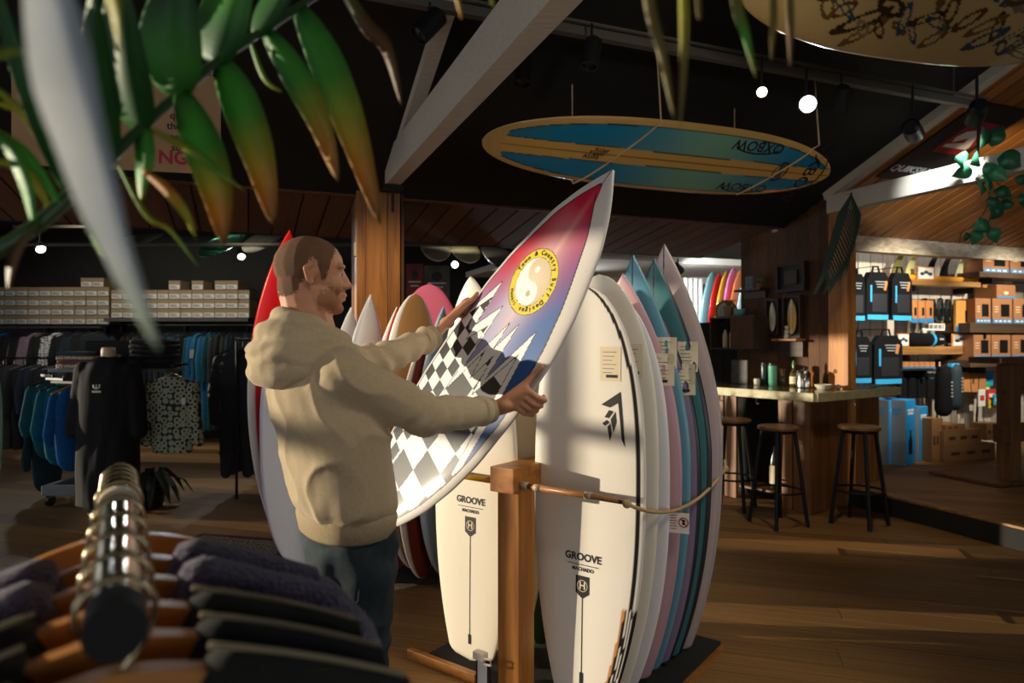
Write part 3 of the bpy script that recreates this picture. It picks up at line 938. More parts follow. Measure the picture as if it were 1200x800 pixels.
# ---- second rack behind the man
def back_rack():
    r = empty('surfboard_rack', gr(455, 4.35), 0, 'low dark rack holding the boards behind the man', 'rack')
    MB().box((0, .1, .02), (.95, .5, .035), bev=.004).build('base_board', RUBBER, r)
    for x in (-.42, -.14, .14, .42):
        MB().tube([(x, .3, .03), (x, .3, .8)], .012, 8).build('upright', METAL_D, r)
    MB().tube([(-.45, .3, .8), (.45, .3, .8)], .014, 8).build('cross_bar', METAL_D, r)
    return r
back_rack()
SB = [ # px, depth, yaw, L, W, colour, rail, nose, label
    (409, 4.42, 66, 1.68, .5, '#e8e6e4', '#cdd3dc', 'point', 'white surfboard just past the face of the man'),
    (432, 4.40, 60, 1.76, .5, '#e9eaee', '#b9c3d2', 'point', 'white pointed surfboard before the pine column'),
    (463, 4.38, 56, 1.68, .48, '#c9452c', '#e6e8ee', 'point', 'white-railed orange surfboard between two white ones behind the sleeve'),
    (485, 4.40, 52, 1.77, .52, '#b98c5a', '#eef0f4', 'round', 'tan surfboard with thick white rail beside the pink board'),
    (503, 4.75, 20, 1.86, .58, '#d8688c', '#d15f84', 'round', 'pink surfboard with round nose in the rear rack'),
    (517, 4.30, 62, 1.68, .48, '#88a9c8', '#b8cfe4', 'point', 'light blue surfboard leaning at the end of the rear rack'),
    (493, 4.22, 64, 1.5, .46, '#7a2d22', '#e7e3dc', 'point', 'dark red surfboard with white rail low behind the held board'),
    (516, 4.55, 64, 1.55, .46, '#8b8f86', '#6f736b', 'point', 'olive grey surfboard low behind the held board'),
]
for px, d, yaw, L, W, c, rl, ns, lab in SB:
    b = Board(L, W, .062, ns, 'round', .5, .06)
    X = Vector((math.cos(R(yaw)), math.sin(R(yaw)), 0))
    stand('surfboard', b, b.mesh('board', plain(c, rl, .8), 40, 16), gr(px, d, .04), X, R(1.5), lab, 'surfboards in the rear rack behind the man')
# tall boards at the man's back
b = Board(2.22, .55, .07, 'point', 'point', .5, .07)
def redf(x, z, hw, deck):
    out = np.repeat(C('#c3121e')[None], len(x), 0)
    u = x / hw
    out[(z < 1.25) & (u > -.25) & (u < .45)] = C('#e9e2d8')
    out[(z < 1.25) & (z > 1.22)] = C('#e0c488')
    out[(np.abs(u) > .86) & (z < 1.3)] = C('#dcd8d2')
    return out
X = Vector((math.cos(R(50)), math.sin(R(50)), 0))
o = stand('surfboard', b, b.mesh('board', redf, 90, 40), gr(336, 4.62, .03), X, R(1.0), 'tall red and white surfboard standing behind the man at his back', twist=R(-1.5))
MB().tube([(-.1, -.05, 1.05), (-.02, -.075, 1.0), (.06, -.05, 1.04)], .006, 6).build('leash_cord', ROPE, o)
b = Board(1.88, .50, .06, 'point', 'round', .5, .06)
X = Vector((math.cos(R(28)), math.sin(R(28)), 0))
stand('surfboard', b, b.mesh('board', plain('#e9eaf0', '#c9c2d8', .93), 50, 24), gr(352, 4.45, .03), X, R(1.0), 'white surfboard partly hidden by the back of the man', twist=R(-2))
tag(MB().box(gr(350, 4.5, .012), (.42, .7, .02), rot=R(-20), bev=.003).build('floor_mat', RUBBER), 'black rubber mat under the white board behind the man', 'mat')

# ---- longboard slung under the roof
LB = Board(2.78, .58, .075, 'round', 'round', .55, .03)
def lbc(x, z, hw, deck):
    s = z / 2.78
    wood_ = C('#d3a457'); teal = C('#0f7ca3'); lit_teal = C('#7aa88c')
    g = np.exp(-((s - .58) / .16) ** 2)[:, None]  # spot's pool of light at mid-length blended into the paint
    out = teal * (1 - g) + lit_teal * g
    u = np.abs(x) / hw
    out[(hw - np.abs(x) < .045)] = C('#c99f5e')
    out[np.abs(hw - np.abs(x) - .045) < .004] = C('#22303a')
    out[np.abs(x) < .062] = wood_
    out[np.abs(np.abs(x) - .062) < .0035] = C('#22303a')
    out[np.abs(x) < .0035] = C('#7a5a2c')
    out[(z < .12 + (np.abs(x)) * .3)] = C('#c99f5e')
    return out
lbv = 3.93
LX = (VB * 1 + Vector((0, 0, -.72))).normalized()      # board's width follows the roof
lb = link('surfboard', LB.mesh('slung_longboard', lbc, nz=200, nx=80, m=PAINT_G))
lbo = uv(.34 * lbv, lbv, 2.73)
orient(lb, lbo, LX, UA + Vector((0, 0, .03)))
tag(lb, 'blue longboard with wooden centre stripe slung under the black ceiling', 'surfboard')
for zc, xc, rr in ((2.08, .17, 0), (1.98, -.19, 0)):
    LB.text('OXBOW', .11, xc, zc, INK, lb, rot=R(-90), bold=.002)
    ov = []
    LB.line('oval_mark', [(xc + .06 * math.cos(g), zc + .19 * math.sin(g)) for g in np.linspace(-1.3, 1.3, 14)], .012, INK, lb, 20)
LB.text('OXBOW', .15, 0, 2.56, INK, lb, rot=R(0), bold=.002)
LB.line('oval_mark', [(.17 * math.cos(g), 2.62 + .07 * math.sin(g)) for g in np.linspace(.1, 3.0, 14)], .014, INK, lb, 20)
LB.line('round_mark', [(.085 * math.cos(g), 2.30 + .055 * math.sin(g)) for g in np.linspace(0, 6.28, 26)], .012, INK, lb, 40)
LB.line('round_mark_fill', [(-.07, 2.29), (.07, 2.31)], .05, INK_G, lb, 8)
for k in range(3):
    LB.text(('Aloha', 'Team', 'Rider')[k], .05, (.028 - k * .028), .75 + .03 * k, INK, lb, rot=R(90), bold=.001)
for i, (zz, lab) in enumerate(((.93, 'thin rope holding the tail half of the slung longboard'), (2.28, 'thin rope holding the nose half of the slung longboard'))):
    M = lb.matrix_world
    hw = float(np.interp(zz, LB.z, LB.w)) + .006
    pts = []
    for t in np.linspace(-1, 1, 15):
        x = t * hw
        pts.append(M @ Vector((x, float(LB.deck(x * .999, zz - .2 * t, .01)), zz - .2 * t)))
    top = M @ Vector((hw, 0, zz - .2)); top2 = M @ Vector((-hw, 0, zz + .2))
    top, top2 = (top2, top); pts = pts[::-1]
    anchor = Vector((top.x - .03, top.y - .02, 0)); vv = anchor.dot(VB); anchor.z = roof_z(vv) - .006
    r_ = MB().tube([anchor] + pts[::-1], .006, 6).build('rope', ROPE, smooth=True)
    tag(r_, lab, 'rope')
    a2 = Vector((top2.x, top2.y, roof_z(top2.dot(VB)) - .006))
    MB().tube([top2, a2], .005, 6).build('rope_end', ROPE, r_)
    MB().ell(anchor - Vector((0, 0, .02)), (.015, .015, .02)).build('knot', ROPE, r_)

# ---- graffiti board hung near the ceiling
GB = Board(2.7, .62, .08, 'round', 'round', .5, .03)
def gbc(x, z, hw, deck):
    out = np.repeat(C('#c2a46c')[None], len(x), 0)
    rs = np.random.RandomState(5)
    for k in range(60):
        cx, cz = rs.uniform(-.16, .26), rs.uniform(.5, 2.5)
        w, h, a = rs.uniform(.015, .05), rs.uniform(.05, .16), rs.uniform(-1, 1)
        rx = (x - cx) * math.cos(a) + (z - cz) * math.sin(a); rz = -(x - cx) * math.sin(a) + (z - cz) * math.cos(a)
        m = (np.abs(np.hypot(rx / w, rz / h) - .8) < .22)
        out[m] = [C('#3c2d18'), C('#6b5228'), C('#5c3a22'), C('#2f4d58'), C('#83705a')][k % 5]
    return out
gb = link('surfboard', GB.mesh('graffiti_board', gbc, nz=200, nx=90, m=PAINT_G))
g0 = at(868, -30, 3.0); g1 = at(1330, 10, 3.9)
orient(gb, g0, -(VB * 1 + Vector((0, 0, -SL))).normalized() * .6 + Vector((0, 0, .25)) - VB * .3, g1 - g0)
tag(gb, 'tan surfboard covered in dark doodles hung at the ceiling corner', 'surfboard')
GB.text('SWAG', .12, .12, .75, mat('blue_ink', '#23313f', rough=.5), gb, rot=R(90), bold=.006)
bar(MB(), g1 + Vector((-.75, -.35, -.16)), g1 + Vector((-.35, -.15, .25)), .03, .02).build('hanging_strap', METAL_D, gb).matrix_parent_inverse = gb.matrix_world.inverted()

# ---- coloured longboards in the bright room
CB = [(822, '#c8702a', 2.45), (832, '#8ec3c8', 2.62), (841, '#c61f23', 2.60), (849, '#d3a42c', 2.62), (857, '#dc7fb4', 2.66), (865, '#e8762c', 2.62), (873, '#bfe0e8', 2.56), (881, '#d8d2c8', 2.5), (815, '#8a1f1c', 2.5)]
CN = ['orange-brown', 'mint blue', 'bright red', 'mustard yellow', 'pink', 'bright orange', 'icy white-blue', 'off-white', 'dark red']
for (px, c, L), nm in zip(CB, CN):
    L *= .93
    b = Board(L, .56, .075, 'round', 'round', .52, .08)
    X = Vector((math.cos(R(48)), math.sin(R(48)), 0))
    o = stand('surfboard', b, b.mesh('board', plain(c), 30, 12, m=PAINT_G), gr(px - 2, 9.45 - (px - 815) * .008, .01), X, R(.5), nm + ' longboard standing in the bright back room', 'longboards lined up in the bright back room', twist=R(-2.5))
wb = empty('board_cover', gr(812, 9.2), R(20), 'bundle of white board socks standing in the bright back room', 'board cover')
for k in range(4):
    MB().tube([(-.12 + .08 * k, 0, 0), (-.12 + .08 * k, 0, 2.35)], [.035, .03], 8).build('sock', mat('white_cloth', '#d5d2cc', rough=.9), wb, smooth=True)

# ---- boards stored flat on the ceiling racks of the rear room
HBs = [(98, 283, '#a9a594', '#4a6d86', 'white'), (215, 285, '#3f8f6c', '#9aa39a', 'green patterned'), (268, 280, '#a9a594', '#7f7b6c', 'off-white'), (488, 290, '#b9ad8c', '#8f8a78', 'cream'), (525, 292, '#c9bb8c', '#a09878', 'yellowish'), (568, 300, '#8d8478', '#c9c2b4', 'zebra striped')]
for i, (px, py, c, c2, nm) in enumerate(HBs):
    d = 7.6
    b = Board(1.75, .36, .06, 'round', 'squash', .5, .05)
    def cf(x, z, hw, deck, c=C(c), c2=C(c2), i=i):
        out = np.repeat(c[None], len(x), 0)
        if i in (1, 5): out[(np.sin(z * 60 + 9 * np.abs(x)) > .2) & (z > 1.2)] = C('#15201c') if i == 1 else C('#1c1a18')
        else: out[np.abs(z - 1.3) < .12] = c2
        return out
    o = link('surfboard', b.mesh('board', cf, 60, 16))
    p = at(px, py, d)
    orient(o, p + Vector((0, 1.6, .36)), (1, .15, 0), (-.05, -1.6, -.44))
    tag(o, nm + ' surfboard stored nose-down on the ceiling rack of the rear room', 'surfboard', 'boards on the ceiling racks of the rear room')
for y, z, lab in ((7.75, 2.60, 'thin grey pipe rail under the ceiling boards, nearer one'), (8.9, 3.0, 'thin grey pipe rail under the ceiling boards, farther one')):
    tag(MB().tube([(-6.5, y, z), (1.2, y, z)], .02, 8).build('ceiling_rail', mat('track_grey')), lab, 'rail')
# ------------------------------------------------------------------ the man
from mathutils import noise as mnoise
SKIN = mat('skin', '#c98d68', rough=.55, noise=.12, nscale=40, sss=.15, bump=.08, bscale=400)
HAIR = mat('buzz_cut_hair', '#7d5638', rough=.85, noise=.45, nscale=700, bump=.5, bscale=900)
STUB = mat('beard_stubble', '#b07650', rough=.8, noise=.4, nscale=900)
HOODIE = mat('beige_fleece', '#bfa985', rough=.95, noise=.08, nscale=120, bump=.25, bscale=500, sheen=.25)
JEANS = mat('dark_denim', '#1d2b32', rough=.9, noise=.3, nscale=60, bump=.3, bscale=600)
P0 = Vector((-.47, 2.0, 0))
FW = Vector((.8, .6, 0)); RT = Vector((.6, -.8, 0)); UPV = Vector((0, 0, 1))
HF = Vector((.95, .312, 0)).normalized(); HR = Vector((HF.y, -HF.x, 0))
HC = Vector((-.585, 2.0, 1.692))
HTILT = Matrix.Rotation(R(6), 3, HR)          # nod slightly forward
def hd(x, y, z): return HC + (HF * x + HR * y + UPV * z)
SHR, SHL = Vector((-.462, 1.865, 1.405)), Vector((-.67, 2.14, 1.42))
ELR, WRR = Vector((-.25, 1.985, 1.285)), Vector((-.072, 2.205, 1.277))
ELL, WRL = Vector((-.475, 2.37, 1.425)), Vector((-.292, 2.565, 1.519))
HRm = Matrix((HF, HR, UPV)).transposed()
def hand(mb, wrist, edge, out, along, nrm, mirror=1.0, thumb_fwd=.07):
    """palm, four curled fingers round the rail, thumb laid on the deck"""
    k0 = edge + out * .012 + nrm * .038
    offs = (.036, .013, -.010, -.031)
    lens = (1.0, 1.08, 1.0, .82)
    for o_, l_ in zip(offs, lens):
        kn = k0 + along * o_ * mirror
        w0 = wrist + along * o_ * .55 * mirror
        mb.capsule(w0, kn, .0165, .0135, 10, 3)
        p1 = edge + along * (o_ * 1.05) * mirror + out * (.040 * l_) + nrm * .012
        p2 = edge + along * (o_ * 1.0) * mirror + out * (.034 * l_) - nrm * .026
        p3 = edge + along * (o_ * .92) * mirror + out * (.004) - nrm * .042
        mb.capsule(kn, p1, .0118, .0108, 10, 3); mb.capsule(p1, p2, .0108, .0098, 10, 3); mb.capsule(p2, p3, .0098, .0085, 10, 3)
    mb.ell((wrist + k0) / 2, (.03, .03, .024), n=12, m=8)
    tb = wrist.lerp(k0, .35) + along * .03 * mirror
    t1 = edge - out * .012 + nrm * .042 + along * (.045) * mirror
    t2 = edge - out * .016 + nrm * .034 + along * (.045 + thumb_fwd * .5) * mirror
    t3 = edge - out * .010 + nrm * .031 + along * (.045 + thumb_fwd) * mirror
    mb.capsule(tb, t1, .017, .0135, 10, 3); mb.capsule(t1, t2, .0130, .0115, 10, 3); mb.capsule(t2, t3, .0115, .009, 10, 3)
body = MB()
# head
body.ell(hd(-.010, 0, .030), (.100, .079, .086), HRm)
body.ell(hd(.030, 0, .005), (.060, .066, .088), HRm)
body.ell(hd(.036, 0, -.062), (.050, .055, .046), HRm)
body.ell(hd(.066, 0, -.094), (.024, .026, .019), HRm)
body.capsule(hd(.080, 0, .018), hd(.097, 0, -.020), .010, .0125)
body.ell(hd(.100, 0, -.026), (.0145, .0125, .0115), HRm)
for s in (-1, 1):
    body.ell(hd(.090, s * .013, -.029), (.012, .008, .008), HRm)
    body.ell(hd(.078, s * .032, .026), (.015, .028, .009), HRm)
    body.ell(hd(.058, s * .040, -.028), (.028, .026, .028), HRm)
    body.ell(hd(.020, s * .052, -.062), (.042, .016, .030), HRm)
    body.capsule(hd(-.014, s * .077, -.020), hd(-.022, s * .086, .014), .0055, .0075)
    body.capsule(hd(-.022, s * .086, .014), hd(-.004, s * .083, .026), .0075, .006)
    body.ell(hd(-.004, s * .076, -.024), (.009, .006, .010), HRm)
    body.ell(hd(-.006, s * .075, .0), (.013, .005, .022), HRm)
body.ell(hd(.089, 0, -.055), (.011, .022, .0062), HRm)
body.ell(hd(.086, 0, -.068), (.010, .019, .0068), HRm)
body.ell(hd(.082, 0, -.040), (.012, .020, .012), HRm)
# neck, trunk, legs
NB = Vector((-.565, 2.0, 1.47))
body.capsule(hd(-.034, 0, -.03), NB + Vector((-.012, 0, .02)), .066, .072)
body.capsule(NB, SHR + Vector((-.03, .03, .0)), .06, .055); body.capsule(NB, SHL + Vector((.02, -.03, .0)), .06, .055)
body.ell((-.535, 2.0, 1.33), (.12, .15, .16)); body.ell((-.50, 2.0, 1.12), (.11, .13, .16)); body.ell((-.47, 2.0, .95), (.11, .13, .13))
for sh_, el_, wr_ in ((SHR, ELR, WRR), (SHL, ELL, WRL)):
    body.capsule(sh_, el_, .050, .040); body.capsule(el_, wr_, .040, .027)
HIPS = [P0 + RT * .085 + Vector((0, 0, .92)), P0 - RT * .085 + Vector((0, 0, .92))]
KNEE = [Vector((-.455, 1.93, .50)) + FW * .03, Vector((-.495, 2.09, .50)) + FW * .02]
ANK = [Vector((-.46, 1.92, .08)), Vector((-.53, 2.11, .08))]
for h_, k_, a_ in zip(HIPS, KNEE, ANK):
    body.capsule(h_, k_, .075, .052); body.capsule(k_, a_, .050, .036)
    body.capsule(a_ - Vector((0, 0, .03)), a_ + FW * .14 - Vector((0, 0, .045)), .035, .03)
eR = HB_C + HB_X * .282 + HB_Z * .03
eL = HB_C - HB_X * .262 + HB_Z * .035
hand(body, WRR, eR, HB_X, HB_Z, HB_N, 1.0, .075)
hand(body, WRL, eL, -HB_X, HB_Z, HB_N, 1.0, .045)
bme = evaluated(body.mesh('body'), [('REMESH', dict(mode='VOXEL', voxel_size=.0042)), ('SMOOTH', dict(factor=.5, iterations=4))])
for p in bme.polygons: p.use_smooth = True
bme.name = 'person_body'
def recentre(me):
    me.transform(Matrix.Translation(-P0)); me.update()
def sub_shell(me, name, keep, lift, m):
    """thin layer lying on part of a surface"""
    bm = bmesh.new(); bm.from_mesh(me)
    bm.normal_update()
    rm = [f for f in bm.faces if not keep(f.calc_center_median())]
    bmesh.ops.delete(bm, geom=rm, context='FACES')
    for v in bm.verts: v.co += v.normal * lift
    o = bpy.data.meshes.new(name); bm.to_mesh(o); bm.free()
    for p in o.polygons: p.use_smooth = True
    return o
hbx = [-.13, -.075, -.045, -.028, -.012, .008, .022, .030, .036, .046, .058, .070, .12]
hbz = [-.048, -.062, -.052, -.02, .042, .040, -.012, -.022, -.004, .020, .062, .098, .2]
def loc_head(p):
    q = p - HC
    return q.dot(HF), q.dot(HR), q.z
def is_hair(p):
    x, y, z = loc_head(p)
    if p.z < 1.6: return False
    return z - float(np.interp(x, hbx, hbz)) > rnd.uniform(-.007, .010) and abs(y) < .081
def is_stub(p):
    x, y, z = loc_head(p)
    if not (-.14 < z < -.03) or x < .012: return False
    if x > .078 and -.076 < z < -.047: return False
    return z < -.034 - .35 * max(0, .055 - x) + rnd.uniform(-.016, .006) and abs(y) < .08 and z > -.112 + rnd.uniform(-.004, .01)
hair_me = sub_shell(bme, 'hair', is_hair, .0009, HAIR)
stub_me = sub_shell(bme, 'stubble', is_stub, .0005, STUB)
recentre(bme); recentre(hair_me); recentre(stub_me)
man = link('person', bme, SKIN, None, P0)
tag(man, 'man with cropped hair in beige hoodie and dark jeans holding a surfboard', 'person')
link('hair', hair_me, HAIR, man); link('stubble', stub_me, STUB, man)
EYEW = mat('eye_white', '#d8cfc6', rough=.2); IRIS = mat('iris', '#2a1c12', rough=.15)
for s in (-1, 1):
    c = hd(.069, s * .030, .003) - P0
    e = MB().ell(c, (.0125, .0125, .0125)).build('eye', EYEW, man, smooth=True)
    MB().ell(c + (HF * .0095), (.005, .005, .005)).build('iris', IRIS, e, smooth=True)
    MB().tube([hd(.083, s * .014, .022) - P0, hd(.087, s * .030, .027) - P0, hd(.074, s * .052, .024) - P0], [.0035, .0045, .0025], 6).build('eyebrow', HAIR, man, smooth=True)

# hoodie
def loft(mb, rings, n=28, ax=RT, ay=FW):
    vs, fs = [], []
    for c, a, b in rings:
        for k in range(n):
            g = 2 * math.pi * k / n
            ca, sa = math.cos(g), math.sin(g)
            vs.append(Vector(c) + ax * a * math.copysign(abs(ca) ** .85, ca) + ay * b * math.copysign(abs(sa) ** .85, sa))
    m = len(rings)
    for i in range(m - 1):
        for k in range(n):
            k2 = (k + 1) % n
            fs.append((i * n + k, i * n + k2, (i + 1) * n + k2, (i + 1) * n + k))
    fs.append(tuple(range(n - 1, -1, -1))); fs.append(tuple((m - 1) * n + k for k in range(n)))
    return mb.add(vs, fs)
hd_b = MB()
loft(hd_b, [((-.485, 1.995, .995), .165, .118), ((-.490, 1.995, 1.03), .188, .135), ((-.502, 1.995, 1.10), .196, .140), ((-.516, 1.995, 1.19), .200, .144), ((-.536, 1.998, 1.28), .205, .150),
            ((-.555, 2.0, 1.36), .195, .150), ((-.566, 2.0, 1.43), .165, .130), ((-.575, 2.0, 1.49), .115, .10), ((-.577, 2.0, 1.525), .08, .08)])
for sh_, el_, wr_ in ((SHR, ELR, WRR), (SHL, ELL, WRL)):
    hd_b.capsule(NB + Vector((-.005, 0, -.04)), sh_, .088, .076)
    hd_b.capsule(sh_, el_, .077, .064); hd_b.capsule(el_, wr_.lerp(el_, .14), .062, .048)
hd_b.capsule(SHR - Vector((.03, -.03, .05)), Vector((-.515, 1.93, 1.2)), .088, .09)
hme = evaluated(hd_b.mesh('hoodie'), [('REMESH', dict(mode='VOXEL', voxel_size=.0065)), ('SMOOTH', dict(factor=.5, iterations=16))])
def seg_t(p, a, b):
    d = b - a; t = (p - a).dot(d) / d.length_squared
    return t, (p - a - d * max(0, min(1, t))).length
def wrinkle(me, sleeves=True):
    me.update()
    nr = [v.normal.copy() for v in me.vertices]
    for v, n in zip(me.vertices, nr):
        p = v.co; a = 0.0
        arm = 0.0
        for sh_, el_, wr_ in ((SHR, ELR, WRR), (SHL, ELL, WRL)):
            t1, d1 = seg_t(p, sh_, el_); t2, d2 = seg_t(p, el_, wr_)
            if min(d1, d2) < .1 and (t1 > .25 or d2 < d1):
                if d1 < d2: t = t1 * .5
                else: t = .5 + .5 * t2
                t = max(0, min(1, t)); arm = min(1, (t - .1) * 4)
                q = mnoise.noise(p * 9) * 2.4
                w = math.sin(t * 42 + q + 1.5 * mnoise.noise(Vector((p.x * 5, p.y * 5, p.z * 16))))
                am = .0022 + .0055 * math.exp(-((t - .5) / .16) ** 2) + .006 * math.exp(-((t - .95) / .14) ** 2)
                if sh_ is SHR: am *= .55
                a += arm * am * w
        tor = 1 - max(0, arm)
        g = mnoise.noise(Vector((p.x * 5 + p.z * 4.5, p.y * 5, p.z * 5 - p.x * 4))) 
        rdg = (1 - abs(mnoise.noise(Vector((p.x * 6 + p.z * 6, p.y * 4, p.z * 6 - p.x * 7)) + Vector((3, 1, 7))))) ** 5
        a += tor * (.008 * g + .011 * (rdg - .35))
        low = math.exp(-((p.z - 1.04) / .05) ** 2)
        a += tor * low * .008 * (mnoise.noise(Vector((p.x * 22, p.y * 22, p.z * 4))) + .6)
        v.co = p + n * a
    for p in me.polygons: p.use_smooth = True
wrinkle(hme)
recentre(hme)
hoodie = link('hoodie', hme, HOODIE, man)
hoodie['label'] = 'beige hooded sweatshirt'
RIB = mat('beige_rib_knit', '#b5a07c', rough=.95, noise=.1, nscale=60, bump=.6, bscale=90, stretch=(6, 6, .3))
# hem band, cuffs
hm = MB(); loft(hm, [((-.484, 1.995, .945), .160, .112), ((-.484, 1.995, .955), .172, .122), ((-.485, 1.995, 1.0), .180, .130), ((-.487, 1.995, 1.022), .174, .124)], 36)
hem = hm.mesh('hem', True); recentre(hem); link('hem', hem, RIB, hoodie)
for el_, wr_ in ((ELR, WRR), (ELL, WRL)):
    d = (wr_ - el_).normalized()
    c = MB().tube([wr_ - d * .06, wr_ - d * .052, wr_ - d * .004, wr_ + d * .004, wr_ + d * .002], [.046, .0475, .043, .041, .034], 20)
    cm = c.mesh('cuff', True); recentre(cm); link('cuff', cm, RIB, hoodie)
# hood lying on the shoulders
hh = MB()
def hood_arc(rf, rr, z_back, z_front, r_, n=22, back=.0, start=-150, end=150):
    pts, rs = [], []
    for i in range(n):
        g = R(start + (end - start) * i / (n - 1))          # 0 = straight back
        k = (1 + math.cos(g)) / 2
        pts.append(NB + Vector((-.005, 0, 0)) - FW * (rf * math.cos(g) + back * k) + RT * rr * math.sin(g) + UPV * (z_front + (z_back - z_front) * k))
        rs.append(r_ * (.45 + .55 * k))
    return pts, rs
for a in ((.088, .088, .095, .03, .034, .02), (.105, .112, .055, -.005, .040, .035), (.118, .135, .0, -.03, .042, .04), (.10, .115, -.05, -.05, .05, .05)):
    pts, rs = hood_arc(a[0], a[1], a[2], a[3], a[4], back=a[5])
    hh.tube(pts, rs, 12)
hh.ell(NB - FW * .12 + UPV * .0, (.055, .085, .055), Matrix((FW, RT, UPV)).transposed())
hom = evaluated(hh.mesh('hood'), [('REMESH', dict(mode='VOXEL', voxel_size=.006)), ('SMOOTH', dict(factor=.5, iterations=5))])
hom.update()
nr_ = [v.normal.copy() for v in hom.vertices]
for v, n_ in zip(hom.vertices, nr_):
    p = v.co
    v.co = p + n_ * (.006 * mnoise.noise(Vector((p.x * 12, p.y * 12, p.z * 26))) + .0025 * math.sin(p.z * 110 + 6 * mnoise.noise(p * 9)))
for p in hom.polygons: p.use_smooth = True
recentre(hom)
link('hood', hom, HOODIE, hoodie)
# jeans
jb = MB()
loft(jb, [((-.47, 2.0, .86), .168, .118), ((-.47, 2.0, .93), .165, .118), ((-.475, 2.0, 1.0), .156, .108)], 24)
for h_, k_, a_ in zip(HIPS, KNEE, ANK):
    jb.capsule(h_ - Vector((0, 0, .06)), k_, .094, .070); jb.capsule(k_, a_ + Vector((0, 0, .04)), .068, .056)
jb.ell((-.47, 2.0, .87), (.12, .15, .11))
jm = evaluated(jb.mesh('jeans'), [('REMESH', dict(mode='VOXEL', voxel_size=.008)), ('SMOOTH', dict(factor=.5, iterations=8))])
jm.update()
nr_ = [v.normal.copy() for v in jm.vertices]
for v, n_ in zip(jm.vertices, nr_):
    p = v.co
    v.co = p + n_ * (.006 * mnoise.noise(Vector((p.x * 14, p.y * 14, p.z * 10 + p.x * 8))) + .004 * math.sin(p.z * 60 + 6 * mnoise.noise(p * 6)))
for p in jm.polygons: p.use_smooth = True
recentre(jm)
jeans = link('jeans', jm, JEANS, man)
SEAM = mat('denim_seam', '#1d2b31', rough=.9)
pk = [P0 * 0 + RT * .175 * math.cos(g) - FW * .125 * math.sin(g) + Vector((0, 0, z)) for g, z in ((R(20), .90), (R(24), .80), (R(40), .765), (R(58), .79), (R(60), .90))]
MB().tube(pk, .0025, 6).build('pocket_seam', SEAM, jeans)
SHOE = mat('dark_shoe', '#26262a', rough=.7); SOLE = mat('white_sole', '#cfcac0', rough=.7)
for a_ in ANK:
    b_ = a_ - P0; b_.z = 0
    s_ = MB().capsule(b_ - FW * .05 + Vector((0, 0, .055)), b_ + FW * .16 + Vector((0, 0, .045)), .045, .038, 14).build('shoe', SHOE, man, smooth=True)
    bar(MB(), b_ - FW * .09 + Vector((0, 0, .0125)), b_ + FW * .20 + Vector((0, 0, .0125)), .085, .025).build('sole', SOLE, s_)
# ------------------------------------------------------------------ bar
BC = Vector((2.56, 5.77, 0)); BL = Vector((-.58, .8146, 0)); BR = Vector((.82, .5724, 0))
bar_e = empty('bar_counter', BC, 0, 'wooden bar counter with pale edged top beside the platform', 'bar counter')
def bl(a, b, z=0.0): return BL * a + BR * b + Vector((0, 0, z))
W1 = uv(5.2, 5.0) - BC; W2 = uv(5.2, 6.28) - BC
poly = [bl(1.7, 0), bl(0, 0), bl(0, 1.42), bl(.16, 1.42), bl(.16, .62), W1, W2]
TOPM = wood('bar_top', '#4d4330', '#6d6044', axis=0, rough=.18, coat=.5, var=0)
EDGE = wood('bar_top_edge', '#a39a6e', '#bfb588', axis=0, rough=.45, var=0)
MB().prism([(p.x, p.y) for p in poly], 1.045, 1.06, 'xy').build('counter_top', TOPM, bar_e)
for a, b in ((bl(1.7, -.012), bl(0, -.012)), (bl(-.012, 0), bl(-.012, 1.42))):
    bar(MB(), a + Vector((0, 0, 1.025)), b + Vector((0, 0, 1.025)), .03, .072).build('counter_edge', EDGE, bar_e)
bar(MB(), bl(0, 1.43, 1.025), bl(.16, 1.43, 1.025), .03, .072).build('counter_edge', EDGE, bar_e)
BPINE = wood('bar_panel', '#5e3a1c', '#85562a', axis=2, rough=.5)
for k in range(4):
    p = bl(.12, .12 + .29 * k + .14, .5)
    MB().box(p, (.283, .03, 1.0), rot=math.atan2(BR.y, BR.x), bev=.003).build('front_board', BPINE, bar_e)
for t0, t1 in ((.10, .27), (.28, .42), (.86, 1.0), (1.01, 1.18)):
    MB().box(bl((t0 + t1) / 2, .12, .5), (t1 - t0 - .008, .03, 1.0), rot=math.atan2(BL.y, BL.x), bev=.003).build('side_board', BPINE, bar_e)
MB().box(bl(.9, .42, .5), (1.5, .02, 1.0), rot=math.atan2(BL.y, BL.x)).build('inner_panel', BLACK, bar_e)
MB().box(bl(.64, .27, .12), (.42, .28, .02), rot=math.atan2(BL.y, BL.x)).build('low_shelf', BPINE, bar_e)
for p in (bl(.6, .05, .98), bl(1.1, .05, .98), bl(.05, .7, .98)):
    MB().tube([p, p - Vector((0, 0, .05)), p + Vector((0, -.03, -.05))], .006, 6).build('coat_hook', CHROME, bar_e)
# something bottled in the niche
def bottle(name, loc, prof, m, label, cat, cap=None, capm=None, band=None, bandm=None):
    e = empty(name, loc, 0, label, cat)
    MB().lathe(prof, 18).build('body', m, e, smooth=40)
    if cap: MB().lathe(cap, 16).build('cap', capm, e, smooth=40)
    if band: MB().lathe(band, 18, cap=False).build('label', bandm, e, smooth=40)
    return e
GLASSD = mat('dark_glass', '#20231a', rough=.1, coat=.5)
MINT = mat('mint_enamel', '#5aa084', rough=.35)
bottle('bottle', BC + bl(.55, .25, .13), [(.03, 0), (.045, .01), (.045, .25), (.018, .34), (.016, .40)], GLASSD, 'dark bottle with pale label standing in the niche under the bar', 'bottle',
       band=[(.0465, .05), (.0465, .22)], bandm=PAPER)
